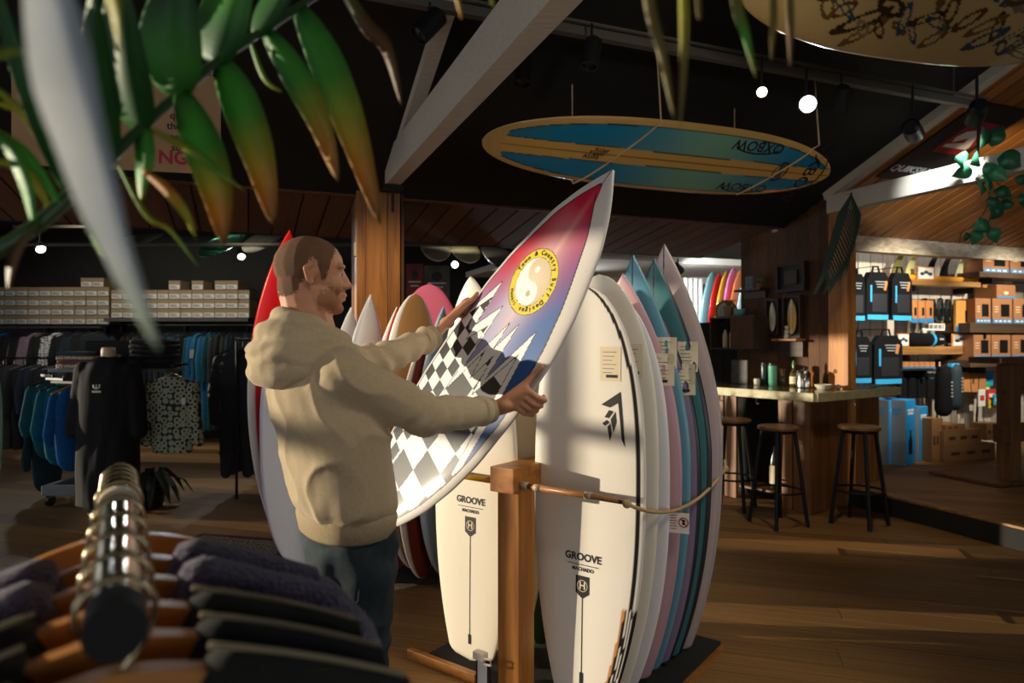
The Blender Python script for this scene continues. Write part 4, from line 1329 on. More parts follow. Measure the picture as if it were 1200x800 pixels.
# stools
STW = wood('stool_seat', '#5e432a', '#7d5d3a', axis=0, rough=.4)
def make_stool():
    e = empty('bar_stool', (0, 0, 0))
    MB().lathe([(.0, .775), (.150, .775), (.162, .782), (.164, .80), (.156, .808), (0.0, .81)], 28, cap=False).build('seat', STW, e, smooth=40)
    MB().lathe([(.13, .752), (.135, .772)], 24).build('seat_ring', METAL_D, e)
    for k in range(4):
        g = R(45 + 90 * k + 12)
        MB().tube([(.125 * math.cos(g), .125 * math.sin(g), .77), (.225 * math.cos(g), .225 * math.sin(g), .0)], .016, 8).build('leg', METAL_D, e)
    MB().tube([(.189 * math.cos(g), .189 * math.sin(g), .28) for g in np.linspace(0, 2 * math.pi, 29)[:-1]], .009, 8, closed=True).build('foot_ring', METAL_D, e, smooth=True)
    return e
st = make_stool()
for i, (px, d, lab) in enumerate(((912, 5.62, 'round wooden bar stool with black legs in the middle of the three'), (1007, 5.62, 'round wooden bar stool nearest the platform step'), (858, 6.15, 'round wooden bar stool half hidden behind the rack boards'))):
    s = st if i == 0 else copy_tree(st)
    s.location = gr(px, d); s.rotation_euler = (0, 0, R(17 * i + 8))
    tag(s, lab, 'bar stool', 'bar stools along the counter')

# ------------------------------------------------------------------ things on the bar and its wall
def bw(px, py):
    k = (px - 600) / F; d = 5.2 / (.9316 * k + .3635)
    return at(px, py, d), d
BROT = ROOM_ROT - R(90)
def on_wall(name, px0, px1, py0, py1, label, cat, off=0.0):
    """empty on the bar wall spanning the rectangle; returns it with its width and height"""
    a, d0 = bw(px0, (py0 + py1) / 2); b, d1 = bw(px1, (py0 + py1) / 2)
    c = (a + b) / 2 - UA * off
    dm = (d0 + d1) / 2
    e = empty(name, c, BROT, label, cat)
    return e, (a - b).length, (py1 - py0) / F * dm
DK = wood('near_black_wood', '#2a1d12', '#3d2a1a', axis=0, rough=.5)
e, w, h = on_wall('wall_shelf', 872, 903, 338, 342, 'small dark shelf high on the bar wall', 'shelf', .07)
MB().box((0, 0, 0), (w, .14, .025)).build('board', DK, e)
MB().box((0, .05, -.05), (w * .8, .03, .08)).build('rail', DK, e)
zt = e.location.z + .013
p, d = bw(884, 330); f_ = empty('photo_frame', Vector((p.x, p.y, zt)) - UA * .06, BROT, 'small photo frame on the high shelf of the bar wall', 'photo frame')
MB().box((0, 0, .07), (.13, .02, .14), bev=.004).build('frame', mat('pewter', '#6a6a66', rough=.5), f_)
MB().box((0, -.012, .07), (.10, .004, .11)).build('photo', mat('faded_photo', '#4b5652', noise=.5, nscale=30, rough=.5), f_)
p, d = bw(895, 325); f_ = empty('potted_plant', Vector((p.x, p.y, zt)) - UA * .06, 0, 'tiny potted plant on the high shelf of the bar wall', 'plant')
MB().lathe([(.025, 0), (.032, .05)], 14).build('pot', mat('clay', '#8a5a3c', rough=.8), f_)
LEAFD = mat('leaf_dim', '#4f6a3a', rough=.6)
for k in range(7):
    g = k * .9; MB().ell((.025 * math.cos(g), .025 * math.sin(g), .08 + .012 * (k % 3)), (.028, .02, .02)).build('leaf', LEAFD, f_, smooth=True)
e, w, h = on_wall('display_box', 913, 947, 308, 342, 'dark framed shadow box on the bar wall', 'frame', .03)
for s in (-1, 1):
    MB().box((s * (w / 2 - .015), 0, 0), (.03, .05, h)).build('frame_side', DK, e)
    MB().box((0, 0, s * (h / 2 - .015)), (w - .06, .05, .03)).build('frame_side', DK, e)
MB().box((0, .015, 0), (w - .06, .01, h - .06)).build('panel', mat('smoked_panel', '#1d1813', rough=.4), e)
MB().box((.0, .0, 0), (w * .45, .02, h * .5), bev=.01).build('relief', DK, e)
for (a, b_, c, d_, nm, colr) in ((901, 916, 350, 392, 'narrow', '#d8c9a4'), (921, 942, 346, 396, 'wide', '#d9a63c')):
    e, w, h = on_wall('framed_board', a, b_, c, d_, nm + ' frame with a miniature surfboard on the bar wall', 'frame', .03)
    for s in (-1, 1):
        MB().box((s * (w / 2 - .01), 0, 0), (.02, .045, h)).build('frame_side', DK, e)
        MB().box((0, 0, s * (h / 2 - .01)), (w - .04, .045, .02)).build('frame_side', DK, e)
    MB().box((0, .018, 0), (w - .03, .008, h - .03)).build('backing', mat('smoked_panel'), e)
    b = Board(h * .82, w * .5, .03, 'point', 'round', .5, .01)
    def mf(x, z, hw, deck, c1=C(colr)):
        o_ = np.repeat(c1[None], len(x), 0); o_[np.abs(x) < .012] = C('#e9e0c8'); return o_
    link('miniature_board', b.mesh('mini', mf, 20, 10), None, e, (0, -.005, -h * .41))
e, w, h = on_wall('wall_shelf', 914, 944, 396, 400, 'small pale-edged shelf under the framed miniature boards', 'shelf', .06)
MB().box((0, 0, 0), (w, .12, .02)).build('board', PINE_X, e)
MB().box((0, .05, -.09), (w * .9, .02, .16)).build('back_board', DK, e)
zt = e.location.z + .01
p, d = bw(927, 390); f_ = empty('figurine', Vector((p.x, p.y, zt)) - UA * .06, 0, 'small white figurine on the shelf of the bar wall', 'figurine')
CER = mat('ceramic', '#cfc8b4', rough=.3)
MB().lathe([(.022, 0), (.028, .02), (.018, .05), (.024, .08), (.012, .10)], 14).build('body', CER, f_, smooth=True)
MB().ell((0, 0, .115), (.02, .02, .022)).build('head', CER, f_, smooth=True)
MB().tube([(.02, 0, .07), (.045, 0, .05), (.03, 0, .03)], .006, 6).build('arm', CER, f_)
e, w, h = on_wall('wall_cabinet', 852, 905, 371, 409, 'dark open wall cabinet holding pale bottles by the bar', 'cabinet', .13)
MB().box((0, .1, 0), (w, .02, h)).build('back_panel', DK, e)
for x in (-w / 2, .0, w / 2): MB().box((x * .98, 0, 0), (.022, .22, h)).build('side_panel', DK, e)
for z in (-h / 2, h / 2): MB().box((0, 0, z * .97), (w, .22, .022)).build('shelf_panel', DK, e)
MB().box((w * .24, -.11, 0), (w * .46, .02, h * .94)).build('door', DARKWOOD, e)
cz = e.location.z - h / 2 * .97 + .012
for i, (px, hh_, m_) in enumerate(((860, .20, mat('cream_bottle', '#d6b888', rough=.4)), (868, .21, mat('cream_bottle')), (875, .11, CER))):
    p, d = bw(px, 390)
    bottle('bottle', Vector((p.x, p.y, cz)) - UA * .12, [(.026, 0), (.03, .01), (.03, hh_ * .7), (.014, hh_ * .88), (.014, hh_)], m_,
           ('cream bottle at the end of the wall cabinet', 'cream bottle in the middle of the wall cabinet', 'short pale jar in the wall cabinet')[i], 'bottle')
zt = e.location.z + h / 2 + .002
p, d = bw(864, 352); f_ = empty('plant_pot', Vector((p.x, p.y, zt)) - UA * .12, 0, 'brown bucket of dried leaves on the wall cabinet', 'plant')
MB().lathe([(.045, 0), (.06, .12), (.055, .12), (.04, .01)], 16).build('bucket', mat('copper_brown', '#8a6038', rough=.5), f_, smooth=40)
for k in range(8):
    g = k * .8; MB().ribbon([(0, 0, .1), (.04 * math.cos(g), .04 * math.sin(g), .17), (.09 * math.cos(g), .09 * math.sin(g), .19)], (0, .3, 1), [.01, .018, .003]).build('leaf', mat('dry_leaf', '#7c5c34', rough=.8), f_)
p, d = bw(877, 357); f_ = empty('bowl', Vector((p.x, p.y, zt)) - UA * .12, 0, 'teal bowl on the wall cabinet', 'bowl')
MB().lathe([(.03, 0), (.055, .03), (.06, .08), (.055, .08), (.028, .01)], 18).build('vessel', mat('teal_glaze', '#5f9c96', rough=.3), f_, smooth=True)
MB().lathe([(.061, .074), (.064, .078), (.061, .082)], 18, cap=False).build('rim', CER, f_)
# clock standing on a dark unit beside the cabinet
p = at(851, 362, 7.9)
dk = empty('dark_unit', gr(845, 8.0), BROT + R(40), 'tall black unit behind the bar end', 'cabinet')
MB().box((0, 0, .86), (.42, .3, 1.72), bev=.01).build('body', BLACK, dk)
for k in range(4): MB().tube([(-.16 + .1 * k, -.155, .1), (-.16 + .1 * k, -.155, 1.65)], .012, 6).build('drape_fold', BLACK, dk)
ck = empty('round_clock', gr(851, 7.95, 1.72), 0, 'round white clock with wooden rim standing on the black unit', 'clock')
cm_ = Matrix.Rotation(R(90), 3, 'X')
MB().tube([(.12 * math.cos(g), 0, .13 + .12 * math.sin(g)) for g in np.linspace(0, 6.283, 33)[:-1]], .016, 8, closed=True).build('rim', PINE_X, ck, smooth=True)
MB().prism([(.12 * math.cos(g), .13 + .12 * math.sin(g)) for g in np.linspace(0, 6.283, 33)[:-1]], -.004, .012).build('face', mat('clock_face', '#d7d6d2', rough=.6), ck)
bar(MB(), (0, -.008, .13), (.05, -.008, .17), .003, .008).build('hand', BLACKP, ck)
bar(MB(), (0, -.008, .13), (.0, -.008, .22), .003, .006).build('hand', BLACKP, ck)
# on the counter
CT = 1.0605
def ct(px, py): return at(px, py, (EYE - CT) * F / (py - 400))
f_ = empty('picture', ct(867, 450), BROT + R(10), 'dark square picture leaning at the back of the bar', 'picture')
MB().box((0, 0, .125), (.21, .025, .25), bev=.004).build('frame', DK, f_)
MB().box((0, -.014, .125), (.18, .004, .22)).build('print', mat('dark_print', '#3d342a', noise=.5, nscale=14, rough=.5), f_)
bottle('jar', ct(887, 451), [(.024, 0), (.03, .005), (.03, .06), (.026, .065)], CER, 'small pale jar beside the dark picture on the bar', 'jar')
bottle('tumbler', ct(896, 451), [(.03, 0), (.034, .01), (.04, .2), (.036, .21)], mat('navy_enamel', '#1c2a2c', rough=.3), 'dark insulated tumbler on the bar', 'tumbler', cap=[(.037, .21), (.037, .225), (.012, .23)], capm=BLACKP)
bottle('tumbler', ct(905.5, 452), [(.034, 0), (.038, .01), (.043, .18), (.043, .20)], MINT, 'mint green tumbler with black lid on the bar', 'tumbler', cap=[(.044, .20), (.044, .225), (.02, .235)], capm=BLACKP)
f_ = empty('cutlery_jar', ct(917, 452), 0, 'glass of cutlery on the bar', 'cutlery')
MB().lathe([(.03, 0), (.034, .1), (.031, .1), (.027, .006)], 16).build('glass', mat('smoky_glass', '#4a4638', rough=.1), f_, smooth=True)
for k in range(5): MB().tube([(.01 * math.cos(k), .01 * math.sin(k), .02), (.03 * math.cos(k * 1.3), .03 * math.sin(k * 1.3), .17)], [.004, .007], 6).build('spoon', PEG if k % 2 else CHROME, f_)
bottle('bottle', ct(930, 453), [(.03, 0), (.036, .008), (.036, .12), (.014, .17), (.013, .2)], mat('olive_glass', '#4b4a26', rough=.1), 'squeeze bottle with green nozzle on the bar', 'bottle', cap=[(.016, .2), (.016, .22), (.004, .26)], capm=mat('green_cap', '#4c7a3a', rough=.4), band=[(.037, .03), (.037, .1)], bandm=PAPER)
f_ = empty('kettle', ct(943, 454), 0, 'brushed metal kettle on the bar', 'kettle')
MB().lathe([(.075, 0), (.085, .01), (.085, .14), (.07, .165), (.02, .175)], 24).build('body', CHROME, f_, smooth=40)
MB().ell((0, 0, .185), (.015, .015, .015)).build('lid_knob', BLACKP, f_)
MB().tube([(-.08, 0, .13), (-.11, 0, .15), (-.125, 0, .17)], [.014, .011, .009], 8).build('spout', CHROME, f_)
MB().tube([(.08, 0, .14), (.13, 0, .13), (.13, 0, .06), (.085, 0, .04)], .009, 8).build('handle', BLACKP, f_)
bottle('dish', ct(965, 456), [(.05, 0), (.075, .03), (.08, .045), (.072, .045), (.045, .008)], CER, 'white dish on the bar beside the pine post', 'dish')
bottle('pebble', ct(982, 456), [(.015, 0), (.03, .012), (.03, .03), (.012, .045)], mat('grey_stone', '#9a9184', rough=.8), 'small pale stone on the bar', 'stone')

# ------------------------------------------------------------------ accessory wall
def pw(px, py, v=6.0):
    k = (px - 600) / F; d = v / (.9316 - .3635 * k)
    return at(px, py, d), d
def on_pw(name, px0, px1, py0, py1, label, cat, v=6.0, group=None):
    a, d0 = pw(px0, py1, v); b, d1 = pw(px1, py1, v)
    c = (a + b) / 2
    dm = (d0 + d1) / 2
    e = empty(name, c, ROOM_ROT, label, cat, group)
    return e, (a - b).length, (py1 - py0) / F * dm
SHELF = wood('shelf_board', '#7a542c', '#a67a44', axis=0, rough=.5)
KRAFT = mat('kraft_card', '#b57a45', rough=.8, noise=.06, nscale=30)
BLUEP = mat('blue_print', '#2d7fb8', rough=.6); BLUEP2 = mat('cyan_print', '#35a3d8', rough=.5)
BLKFAB = mat('black_fabric', '#0c0d10', rough=.9, spec=.2, bump=.3, bscale=300)
GREYP = mat('grey_label', '#9aa0a0', rough=.6)
# peg bag
BAGS = [(980, 991, 321, 376, 0), (992, 1011, 321, 376, 0), (1012, 1040, 319, 375, 1), (1042, 1066, 320, 376, 1), (979, 992, 396, 447, 0), (994, 1019, 394, 449, 0), (1021, 1055, 393, 450, 1)]
for i, (a, b_, c, d_, lg_) in enumerate(BAGS):
    e, w, h = on_pw('accessory_bag', a, b_, c, d_, ORD[i % 4] + (' black hanging bag from the pine post, upper row' if i < 4 else ' black hanging bag from the pine post, lower row'), 'bag', 5.74 - .05 * (i % 2), 'black bags on the accessory wall')
    t = .07
    MB().prism([(-w / 2, .01), (w / 2, .01), (w / 2 * .96, h * .82), (w * .3, h), (-w * .3, h), (-w / 2 * .96, h * .82)], -t / 2, t / 2).build('body', BLKFAB, e)
    MB().box((0, -t / 2 - .002, h * .06), (w * .9, .004, h * .10)).build('blue_hem', BLUEP2, e)
    MB().tube([(-w * .16, 0, h * .97), (-w * .1, 0, h * 1.12), (w * .1, 0, h * 1.12), (w * .16, 0, h * .97)], .012, 6).build('handle', BLKFAB, e)
    MB().tube([(0, .0, h * 1.13), (0, .34, h * 1.13)], .005, 6).build('hook', METAL_D, e)
    MB().box((-w * .3, -t / 2 - .002, h * .55), (w * .07, .004, h * .35)).build('stripe', BLUEP2, e)
    for k in range(3): MB().box((w * .08, -t / 2 - .002, h * (.80 - .055 * k)), (w * (.42 - .08 * k), .004, h * .018)).build('text_line', GREYP, e)
    if lg_: MB().box((w * .3, -t / 2 - .003, h * .72), (w * .1, .004, h * .2), rot=Matrix.Rotation(R(15), 3, 'Y')).build('hang_tag', KRAFT, e)
    MB().box((w * .05, -t / 2 - .002, h * .36), (w * .6, .006, h * .38), bev=.002).build('pocket', mat('black_mesh', '#1f2226', rough=.5), e)
# shelves
def shelf(px0, px1, py0, py1, label, v0=5.78, m=None, name='wall_shelf'):
    e, w, h = on_pw(name, px0, px1, py0, py1, label, 'shelf', v0)
    MB().box((0, (6.07 - v0) / 2, h / 2), (w, 6.07 - v0, h), bev=.003).build('board', m or SHELF, e)
    MB().box((-w * .35, (6.07 - v0) / 2, -.04), (.03, (6.07 - v0) * .9, .07)).build('bracket', METAL_D, e)
    MB().box((w * .35, (6.07 - v0) / 2, -.04), (.03, (6.07 - v0) * .9, .07)).build('bracket', METAL_D, e)
    return e.location.z + h
zs1 = shelf(1058, 1157, 329, 335, 'wooden shelf carrying the upright fins')
zs2 = shelf(1050, 1159, 406, 415, 'wooden shelf carrying the black pouch and cards')
DKSH = wood('dark_shelf', '#3c2a1c', '#574029', axis=0, rough=.6)
za = shelf(1148, 1260, 321, 327, 'dark upper shelf under the windowed boxes', 5.62, DKSH)
zb = shelf(1137, 1262, 379, 390, 'dark middle shelf under the windowed boxes', 5.62, DKSH)
zc_ = shelf(1137, 1262, 421, 429, 'dark lower shelf under the windowed boxes', 5.62, DKSH)
tr = on_pw('fin_tray', 1060, 1148, 322, 329, 'bright orange tray under the fins', 'tray', 5.80)
MB().box((0, .12, .03), (tr[1], .22, .055), bev=.004).build('block', mat('orange_foam', '#d98e1c', rough=.6), tr[0])
MB().box((0, .002, .035), (tr[1] * .98, .006, .03)).build('front_strip', mat('orange_strip', '#e6a62a', rough=.5), tr[0])
tray_z = tr[0].location.z + .0575
def fin_mesh(h, w):
    o_ = []
    for t in np.linspace(0, 1, 10): o_.append((-w / 2 + t ** 1.6 * w * .95, h * t))
    for t in np.linspace(1, 0, 10)[1:]: o_.append((w / 2 + t ** 2.4 * w * .47 - .12 * w * math.sin(t * math.pi), h * t * .97))
    return o_
FINS = [(1050, '#6f6a3c', 'olive translucent'), (1066, '#c9c88a', 'pale yellow'), (1090, '#1c1c1c', 'black swept'), (1106, '#232321', 'dark grey swept'), (1124, '#cfcfa0', 'cream'), (1140, '#bfc07e', 'pale lime')]
for px, c, nm in FINS:
    p, d = pw(px, 322, 5.9)
    e = empty('surfboard_fin', (p.x, p.y, tray_z), ROOM_ROT, nm + ' surfboard fin standing on the orange tray', 'fin', 'fins on the accessory shelf')
    MB().prism(fin_mesh(.26, .15), -.006, .006).build('blade', mat('fin_' + c[1:], c, rough=.25, coat=.4), e)
    MB().box((0, 0, .006), (.14, .02, .012)).build('base_tab', BLACKP, e)
def card(px0, px1, py0, py1, v, label, z=None, tilt=-10):
    e, w, h = on_pw('framed_card', px0, px1, py0, py1, label, 'frame', v)
    if z is not None: e.location.z = z
    M = Matrix.Rotation(R(tilt), 3, 'X')
    MB().box((0, 0, h / 2), (w, .012, h), rot=None, bev=.002).build('frame', PINE_X, e)
    MB().box((0, -.008, h / 2), (w * .84, .004, h * .82)).build('card', mat('white_card'), e)
    for k in range(3): MB().ell(((-.22 + .22 * k) * w, -.010, h * (.45 + .12 * (k % 2))), (w * .13, .002, h * .13)).build('picture', mat('card_ink', '#34414c', rough=.6), e)
card(1074, 1095, 311, 327, 5.785, 'small framed card leaning before the fins', tray_z - .06)
card(1051, 1065, 391, 407, 5.8, 'small framed card on the pouch shelf by the bags', zs2)
card(1115, 1136, 389, 404, 5.8, 'small framed card on the far end of the pouch shelf', zs2)
e, w, h = on_pw('pouch', 1064, 1104, 390, 407, 'black rolled pouch with a cyan band on the shelf', 'pouch', 5.9)
e.location.z = zs2
MB().capsule((-w * .38, 0, .085), (w * .40, 0, .085), .085, .075, 16).build('body', BLKFAB, e, smooth=True)
MB().tube([(w * .10, 0, .085), (w * .16, 0, .085)], .086, 20).build('band', BLUEP2, e, smooth=40)
MB().box((w * .3, -.083, .09), (w * .12, .004, .02)).build('logo', GREYP, e)
e, w, h = on_pw('hand_tool', 1108, 1126, 400, 408, 'black screwdriver tool lying on the shelf', 'tool', 5.82)
e.location.z = zs2 + .02
MB().tube([(-.1, 0, 0), (.02, 0, 0)], .018, 10).build('grip', BLACKP, e, smooth=True); MB().tube([(.02, 0, 0), (.12, 0, 0)], .008, 8).build('shaft', CHROME, e)
# flat packs between the shelves
def pack(name, a, b_, c, d_, v, label, m=KRAFT, bm=BLUEP, hook=True, art=True, grp=None):
    e, w, h = on_pw(name, a, b_, c, d_, label, 'package', v, grp)
    MB().box((0, 0, h / 2), (w, .03, h), bev=.003).build('card', m, e)
    MB().box((0, -.017, h * .1), (w, .003, h * .2)).build('blue_base', bm, e)
    if art: MB().box((w * .12, -.017, h * .5), (w * .28, .003, h * .36), bev=.001).build('picture', BLKFAB, e)
    if hook: MB().tube([(0, .0, h * .95), (0, 6.06 - v, h * .95)], .004, 6).build('hook', METAL_D, e)
    return e
for k in range(3): pack('flat_pack', 1066 + 9 * k, 1074.5 + 9 * k, 352, 378, 5.8 - .02 * k, ORD[k] + ' orange-brown flat pack from the bags between the shelves', grp='flat packs between the shelves')
pack('flat_pack', 1119, 1141, 352, 389, 5.78, 'wide orange flat pack with a black leash picture', mat('orange_card', '#c58a3c', rough=.7))
for k in range(4):
    px = 1084 + 9 * k
    e, w, h = on_pw('leash', px - 5, px + 5, 349 + k % 2, 379, ORD[k] + ' coiled black leash hanging between the shelves', 'leash', 5.8, 'coiled leashes on the accessory wall')
    for j in range(3): MB().tube([((.03 + .008 * j) * math.cos(g), -.015 + .015 * j, h * .55 + h * .42 * math.sin(g)) for g in np.linspace(0, 6.283, 21)[:-1]], .009, 6, closed=True).build('coil', BLACKP, e, smooth=True)
    MB().box((0, -.03, h * .45), (.06, .02, h * .3), bev=.004).build('cuff', BLKFAB, e)
    MB().tube([(0, 0, h * .97), (0, .26, h * .97)], .004, 6).build('hook', METAL_D, e)
e, w, h = on_pw('price_strip', 1081, 1107, 379, 387, 'white barcode price strip below the leashes', 'label', 5.85)
MB().box((0, 0, h / 2), (w, .006, h)).build('strip', mat('white_card'), e)
for k in range(14): MB().box((-w * .42 + w * .065 * k, -.004, h * .55), (w * (.02 + .015 * (k % 3)), .002, h * .6)).build('barcode_bar', INK, e)
# windowed brown boxes
def wbox(a, b_, c, d_, v, label, z, win=True):
    e, w, h = on_pw('product_box', a, b_, c, d_, label, 'box', v, 'windowed brown boxes on the right-hand shelves')
    e.location.z = z
    MB().box((0, .14, h / 2), (w, .28, h), bev=.003).build('carton', mat('brown_carton', '#9c6a42', rough=.75), e)
    MB().box((0, -.002, h * .09), (w * .99, .004, h * .17)).build('blue_base', mat('blue_base', '#4f86ad', rough=.6), e)
    if win:
        MB().box((w * .14, -.002, h * .52), (w * .42, .004, h * .5)).build('window', BLACKP, e)
        for k in range(3): MB().box((-w * .3, -.002, h * (.66 - .1 * k)), (w * .2, .003, h * .025)).build('text_line', PAPER, e)
        for k in range(4): MB().box((-w * .33 + w * .22 * k, -.005, h * .09), (w * .12, .002, h * .05)).build('icon', mat('white_card'), e)
    else:
        MB().ell((0, -.001, h * .4), (w * .12, .003, h * .12)).build('picture', PAPER, e)
wbox(1152, 1182, 292, 321, 5.66, 'large windowed box starting the top row', za); wbox(1184, 1212, 290, 321, 5.66, 'large windowed box second in the top row', za)
wbox(1143, 1161, 350, 379, 5.66, 'windowed box starting the middle row', zb); wbox(1163, 1186, 350, 379, 5.66, 'windowed box second in the middle row', zb); wbox(1188, 1211, 350, 379, 5.66, 'windowed box third in the middle row', zb)
e_h = (29 / F) * 9.0 * 1.0
wbox(1168, 1190, 333, 349, 5.7, 'small plain brown box stacked on the middle row', zb + 29.6 / F * pw(1175, 350, 5.66)[1], False)
wbox(1141, 1161, 391, 421, 5.66, 'windowed box starting the bottom row', zc_); wbox(1162, 1184, 391, 421, 5.66, 'windowed box second in the bottom row', zc_); wbox(1186, 1209, 391, 421, 5.66, 'windowed box third in the bottom row', zc_)
for k in range(7):
    e, w, h = on_pw('small_carton', 1053 + 6.2 * k, 1058.6 + 6.2 * k, 424, 432, ORD[k] + ' tiny brown carton from the bags under the pouch shelf', 'box', 5.8, 'tiny cartons under the pouch shelf')
    MB().box((0, .05, h / 2), (w, .1, h), bev=.002).build('carton', KRAFT, e); MB().box((0, -.002, h * .15), (w, .004, h * .3)).build('blue_base', BLUEP, e)
sz = shelf(1050, 1094, 432, 434, 'thin black shelf under the tiny cartons', 5.7, BLACK)
for k in range(4):
    e, w, h = on_pw('hanging_pack', 1052 + 11 * k, 1061 + 11 * k, 437, 466, ORD[k] + ' black hanging pack below the tiny cartons', 'package', 5.84, 'black packs below the tiny cartons')
    MB().box((0, 0, h / 2), (w, .05, h), bev=.006).build('body', BLKFAB, e); MB().box((0, -.027, h * .8), (w * .5, .003, h * .05)).build('logo', mat('dim_teal', '#27525c', rough=.6), e)
    MB().tube([(0, 0, h), (0, .2, h)], .004, 6).build('hook', METAL_D, e)
for i, (a, b_, c, d_, m_, lab) in enumerate(((1099, 1112, 430, 488, BLKFAB, 'long black board bag hanging beside the teal bag'), (1112, 1124, 426, 481, mat('dark_teal_fabric', '#142731', rough=.7), 'dark teal dry bag hanging on the accessory wall'))):
    e, w, h = on_pw('long_bag', a, b_, c, d_, lab, 'bag', 5.78)
    MB().capsule((0, 0, w * .5), (0, 0, h - w * .45), w * .5, w * .46, 14).build('body', m_, e, smooth=True)
    MB().box((0, 0, h - .02), (w * .9, .06, .05), bev=.01).build('roll_top', BLUEP2 if i else BLKFAB, e)
    MB().tube([(0, 0, h), (0, .26, h + .01)], .005, 6).build('hook', METAL_D, e)
    for k in range(5): MB().box((w * .1, -w * .5, h * (.7 - .07 * k)), (w * .14, .006, h * .03)).build('letter', GREYP, e)
for i, (px, lab) in enumerate(((1096, 'pale wooden paddle shaft leaning at the accessory wall'), (1143, 'black and orange paddle shaft leaning by the bright packs'))):
    p, d = pw(px, 480, 5.8); q_, _ = pw(px + 5, 424, 5.9)
    e = empty('paddle', (p.x, p.y, .162), 0, lab, 'paddle')
    MB().tube([(0, 0, 0), q_ - Vector((p.x, p.y, .162))], .013, 8).build('shaft', PEG if i == 0 else METAL_D, e)
    MB().tube([Vector((0, 0, .0)), (q_ - Vector((p.x, p.y, .162))) * .16], [.03, .016], 8).build('grip', PEG if i == 0 else mat('orange_card'), e)
for k in range(3): pack('brown_pack', 1128 + 9 * k, 1136 + 9 * k, 437, 459, 5.8, ORD[k] + ' brown slanted pack beside the bright packs', art=False, bm=KRAFT, grp='brown packs by the bright packs')
PC = [('#2c9ed8', '#1d6ea8'), ('#3fae52', '#e8e4d8'), ('#c9342b', '#f0e8e0'), ('#efc52c', '#222222'), ('#e8e4dc', '#c9342b'), ('#2ca8d4', '#f0e8e0')]
PP = [(1151, 1163, 437, 452), (1150, 1160, 448, 464), (1156, 1166, 456, 470), (1158, 1168, 468, 478), (1146, 1154, 456, 476), (1164, 1172, 462, 474), (1181, 1191, 436, 455)]
PN = ['cyan', 'green', 'red', 'yellow', 'white and red', 'sky blue', 'cyan and black']
for i, (a, b_, c, d_) in enumerate(PP):
    c1, c2 = PC[i % 6]
    e, w, h = on_pw('bright_pack', a, b_, c, d_, PN[i] + ' small pack in the bright bunch on the accessory wall', 'package', 5.82 - .02 * i, 'bright packs on the accessory wall')
    MB().box((0, 0, h / 2), (w, .018, h), bev=.003).build('card', mat('pack_' + c1[1:], c1, rough=.5), e)
    MB().box((0, -.011, h * .5), (w * .6, .003, h * .3), bev=.001).build('logo', mat('pack_' + c2[1:], c2, rough=.5), e)
    MB().tube([(0, 0, h * .96), (0, 6.06 - (5.82 - .02 * i), h * .96)], .004, 6).build('hook', METAL_D, e)
# blue shower boxes on the platform
def pf(px, d): return gr(px, d, .161)
BXB = mat('box_blue', '#1f8fd0', rough=.5); BXG = mat('box_grey', '#8d9296', rough=.6)
for i, (px, d, h, w, lab) in enumerate(((1061, 7.35, .70, .27, 'tall blue and grey carton nearest the bar'), (1077, 7.62, .60, .25, 'shorter blue carton behind the tall blue one'), (1041, 7.42, .70, .27, 'tall grey-sided carton tucked against the bar'))):
    e = empty('shower_carton', pf(px, d), R(-50), lab, 'box', 'blue cartons on the platform')
    MB().box((-w / 2, w / 2, h / 2), (w, w, h), bev=.003).build('carton', BXG, e)
    MB().box((.0, w / 2, h / 2), (.006, w * .99, h * .995)).build('blue_side', BXB, e)
    MB().box((-w / 2, w / 2, h), (w * .99, w * .99, .006)).build('blue_lid', BXB, e)
    lettering('PORTABLE', .036, mat('white_card'), e, (.0036, w * .5, h * .84), (R(90), 0, R(90)), bold=.001)
    lettering('SHOWER', .036, mat('white_card'), e, (.0036, w * .5, h * .79), (R(90), 0, R(90)), bold=.001)
    lettering('PORTABLE', .04, BLUEP2, e, (-w * .5, -.001, h * .86), (R(90), 0, 0), bold=.001)
    lettering('SHOWER', .04, BLUEP2, e, (-w * .5, -.001, h * .80), (R(90), 0, 0), bold=.001)
    bp_ = MB().lathe([(.05, 0), (.055, .02), (.055, .15), (.02, .2), (.02, .24), (.03, .26)], 10)
    v_ = bp_.mesh('bottle_picture'); v_.transform(Matrix.Diagonal((.04, 1, 1, 1)))
    link('bottle_picture', v_, INK, e, (.003, w * .5, h * .16))
# cardboard cartons against the wall
CARD = mat('cardboard', '#8a6238', rough=.85, noise=.06, nscale=20)
for i, (px0, px1, py0, py1, v, lab) in enumerate(((1092, 1105, 483, 534, 5.35, 'upright brown cardboard carton beside the blue cartons'), (1106, 1166, 515, 533, 5.3, 'long flat cardboard carton on the bottom of the stack'), (1106, 1150, 497, 515, 5.3, 'long flat cardboard carton second in the stack'), (1108, 1131, 490, 497, 5.3, 'thin cardboard carton topping the stack'), (1156, 1172, 495, 514.5, 5.45, 'small cardboard carton sitting on the long flat one'))):
    e, w, h = on_pw('cardboard_carton', px0, px1, py0, py1, lab, 'box', v)
    if i in (0, 1): e.location.z = .161; zc0 = .161 + h if i == 1 else 0
    if i == 1: z1_ = .161 + h
    if i == 2: e.location.z = z1_ + .001; z2_ = z1_ + h
    if i == 3: e.location.z = z2_ + .002
    if i == 4: e.location.z = z1_ + .001
    dd = .2 if i in (0, 4) else .42
    MB().box((0, dd / 2, h / 2), (w, dd, h), bev=.003).build('carton', CARD, e)
    MB().box((0, dd / 2, h), (w, .05, .003)).build('tape', mat('packing_tape', '#a98452', rough=.3), e)
    for k in range(2 + (i in (1, 2))): MB().box((-w * .28 + w * .3 * k, -.0015, h * .5), (w * .16, .003, h * .2)).build('printed_mark', mat('dark_brown_ink', '#3e2a18', rough=.7), e)
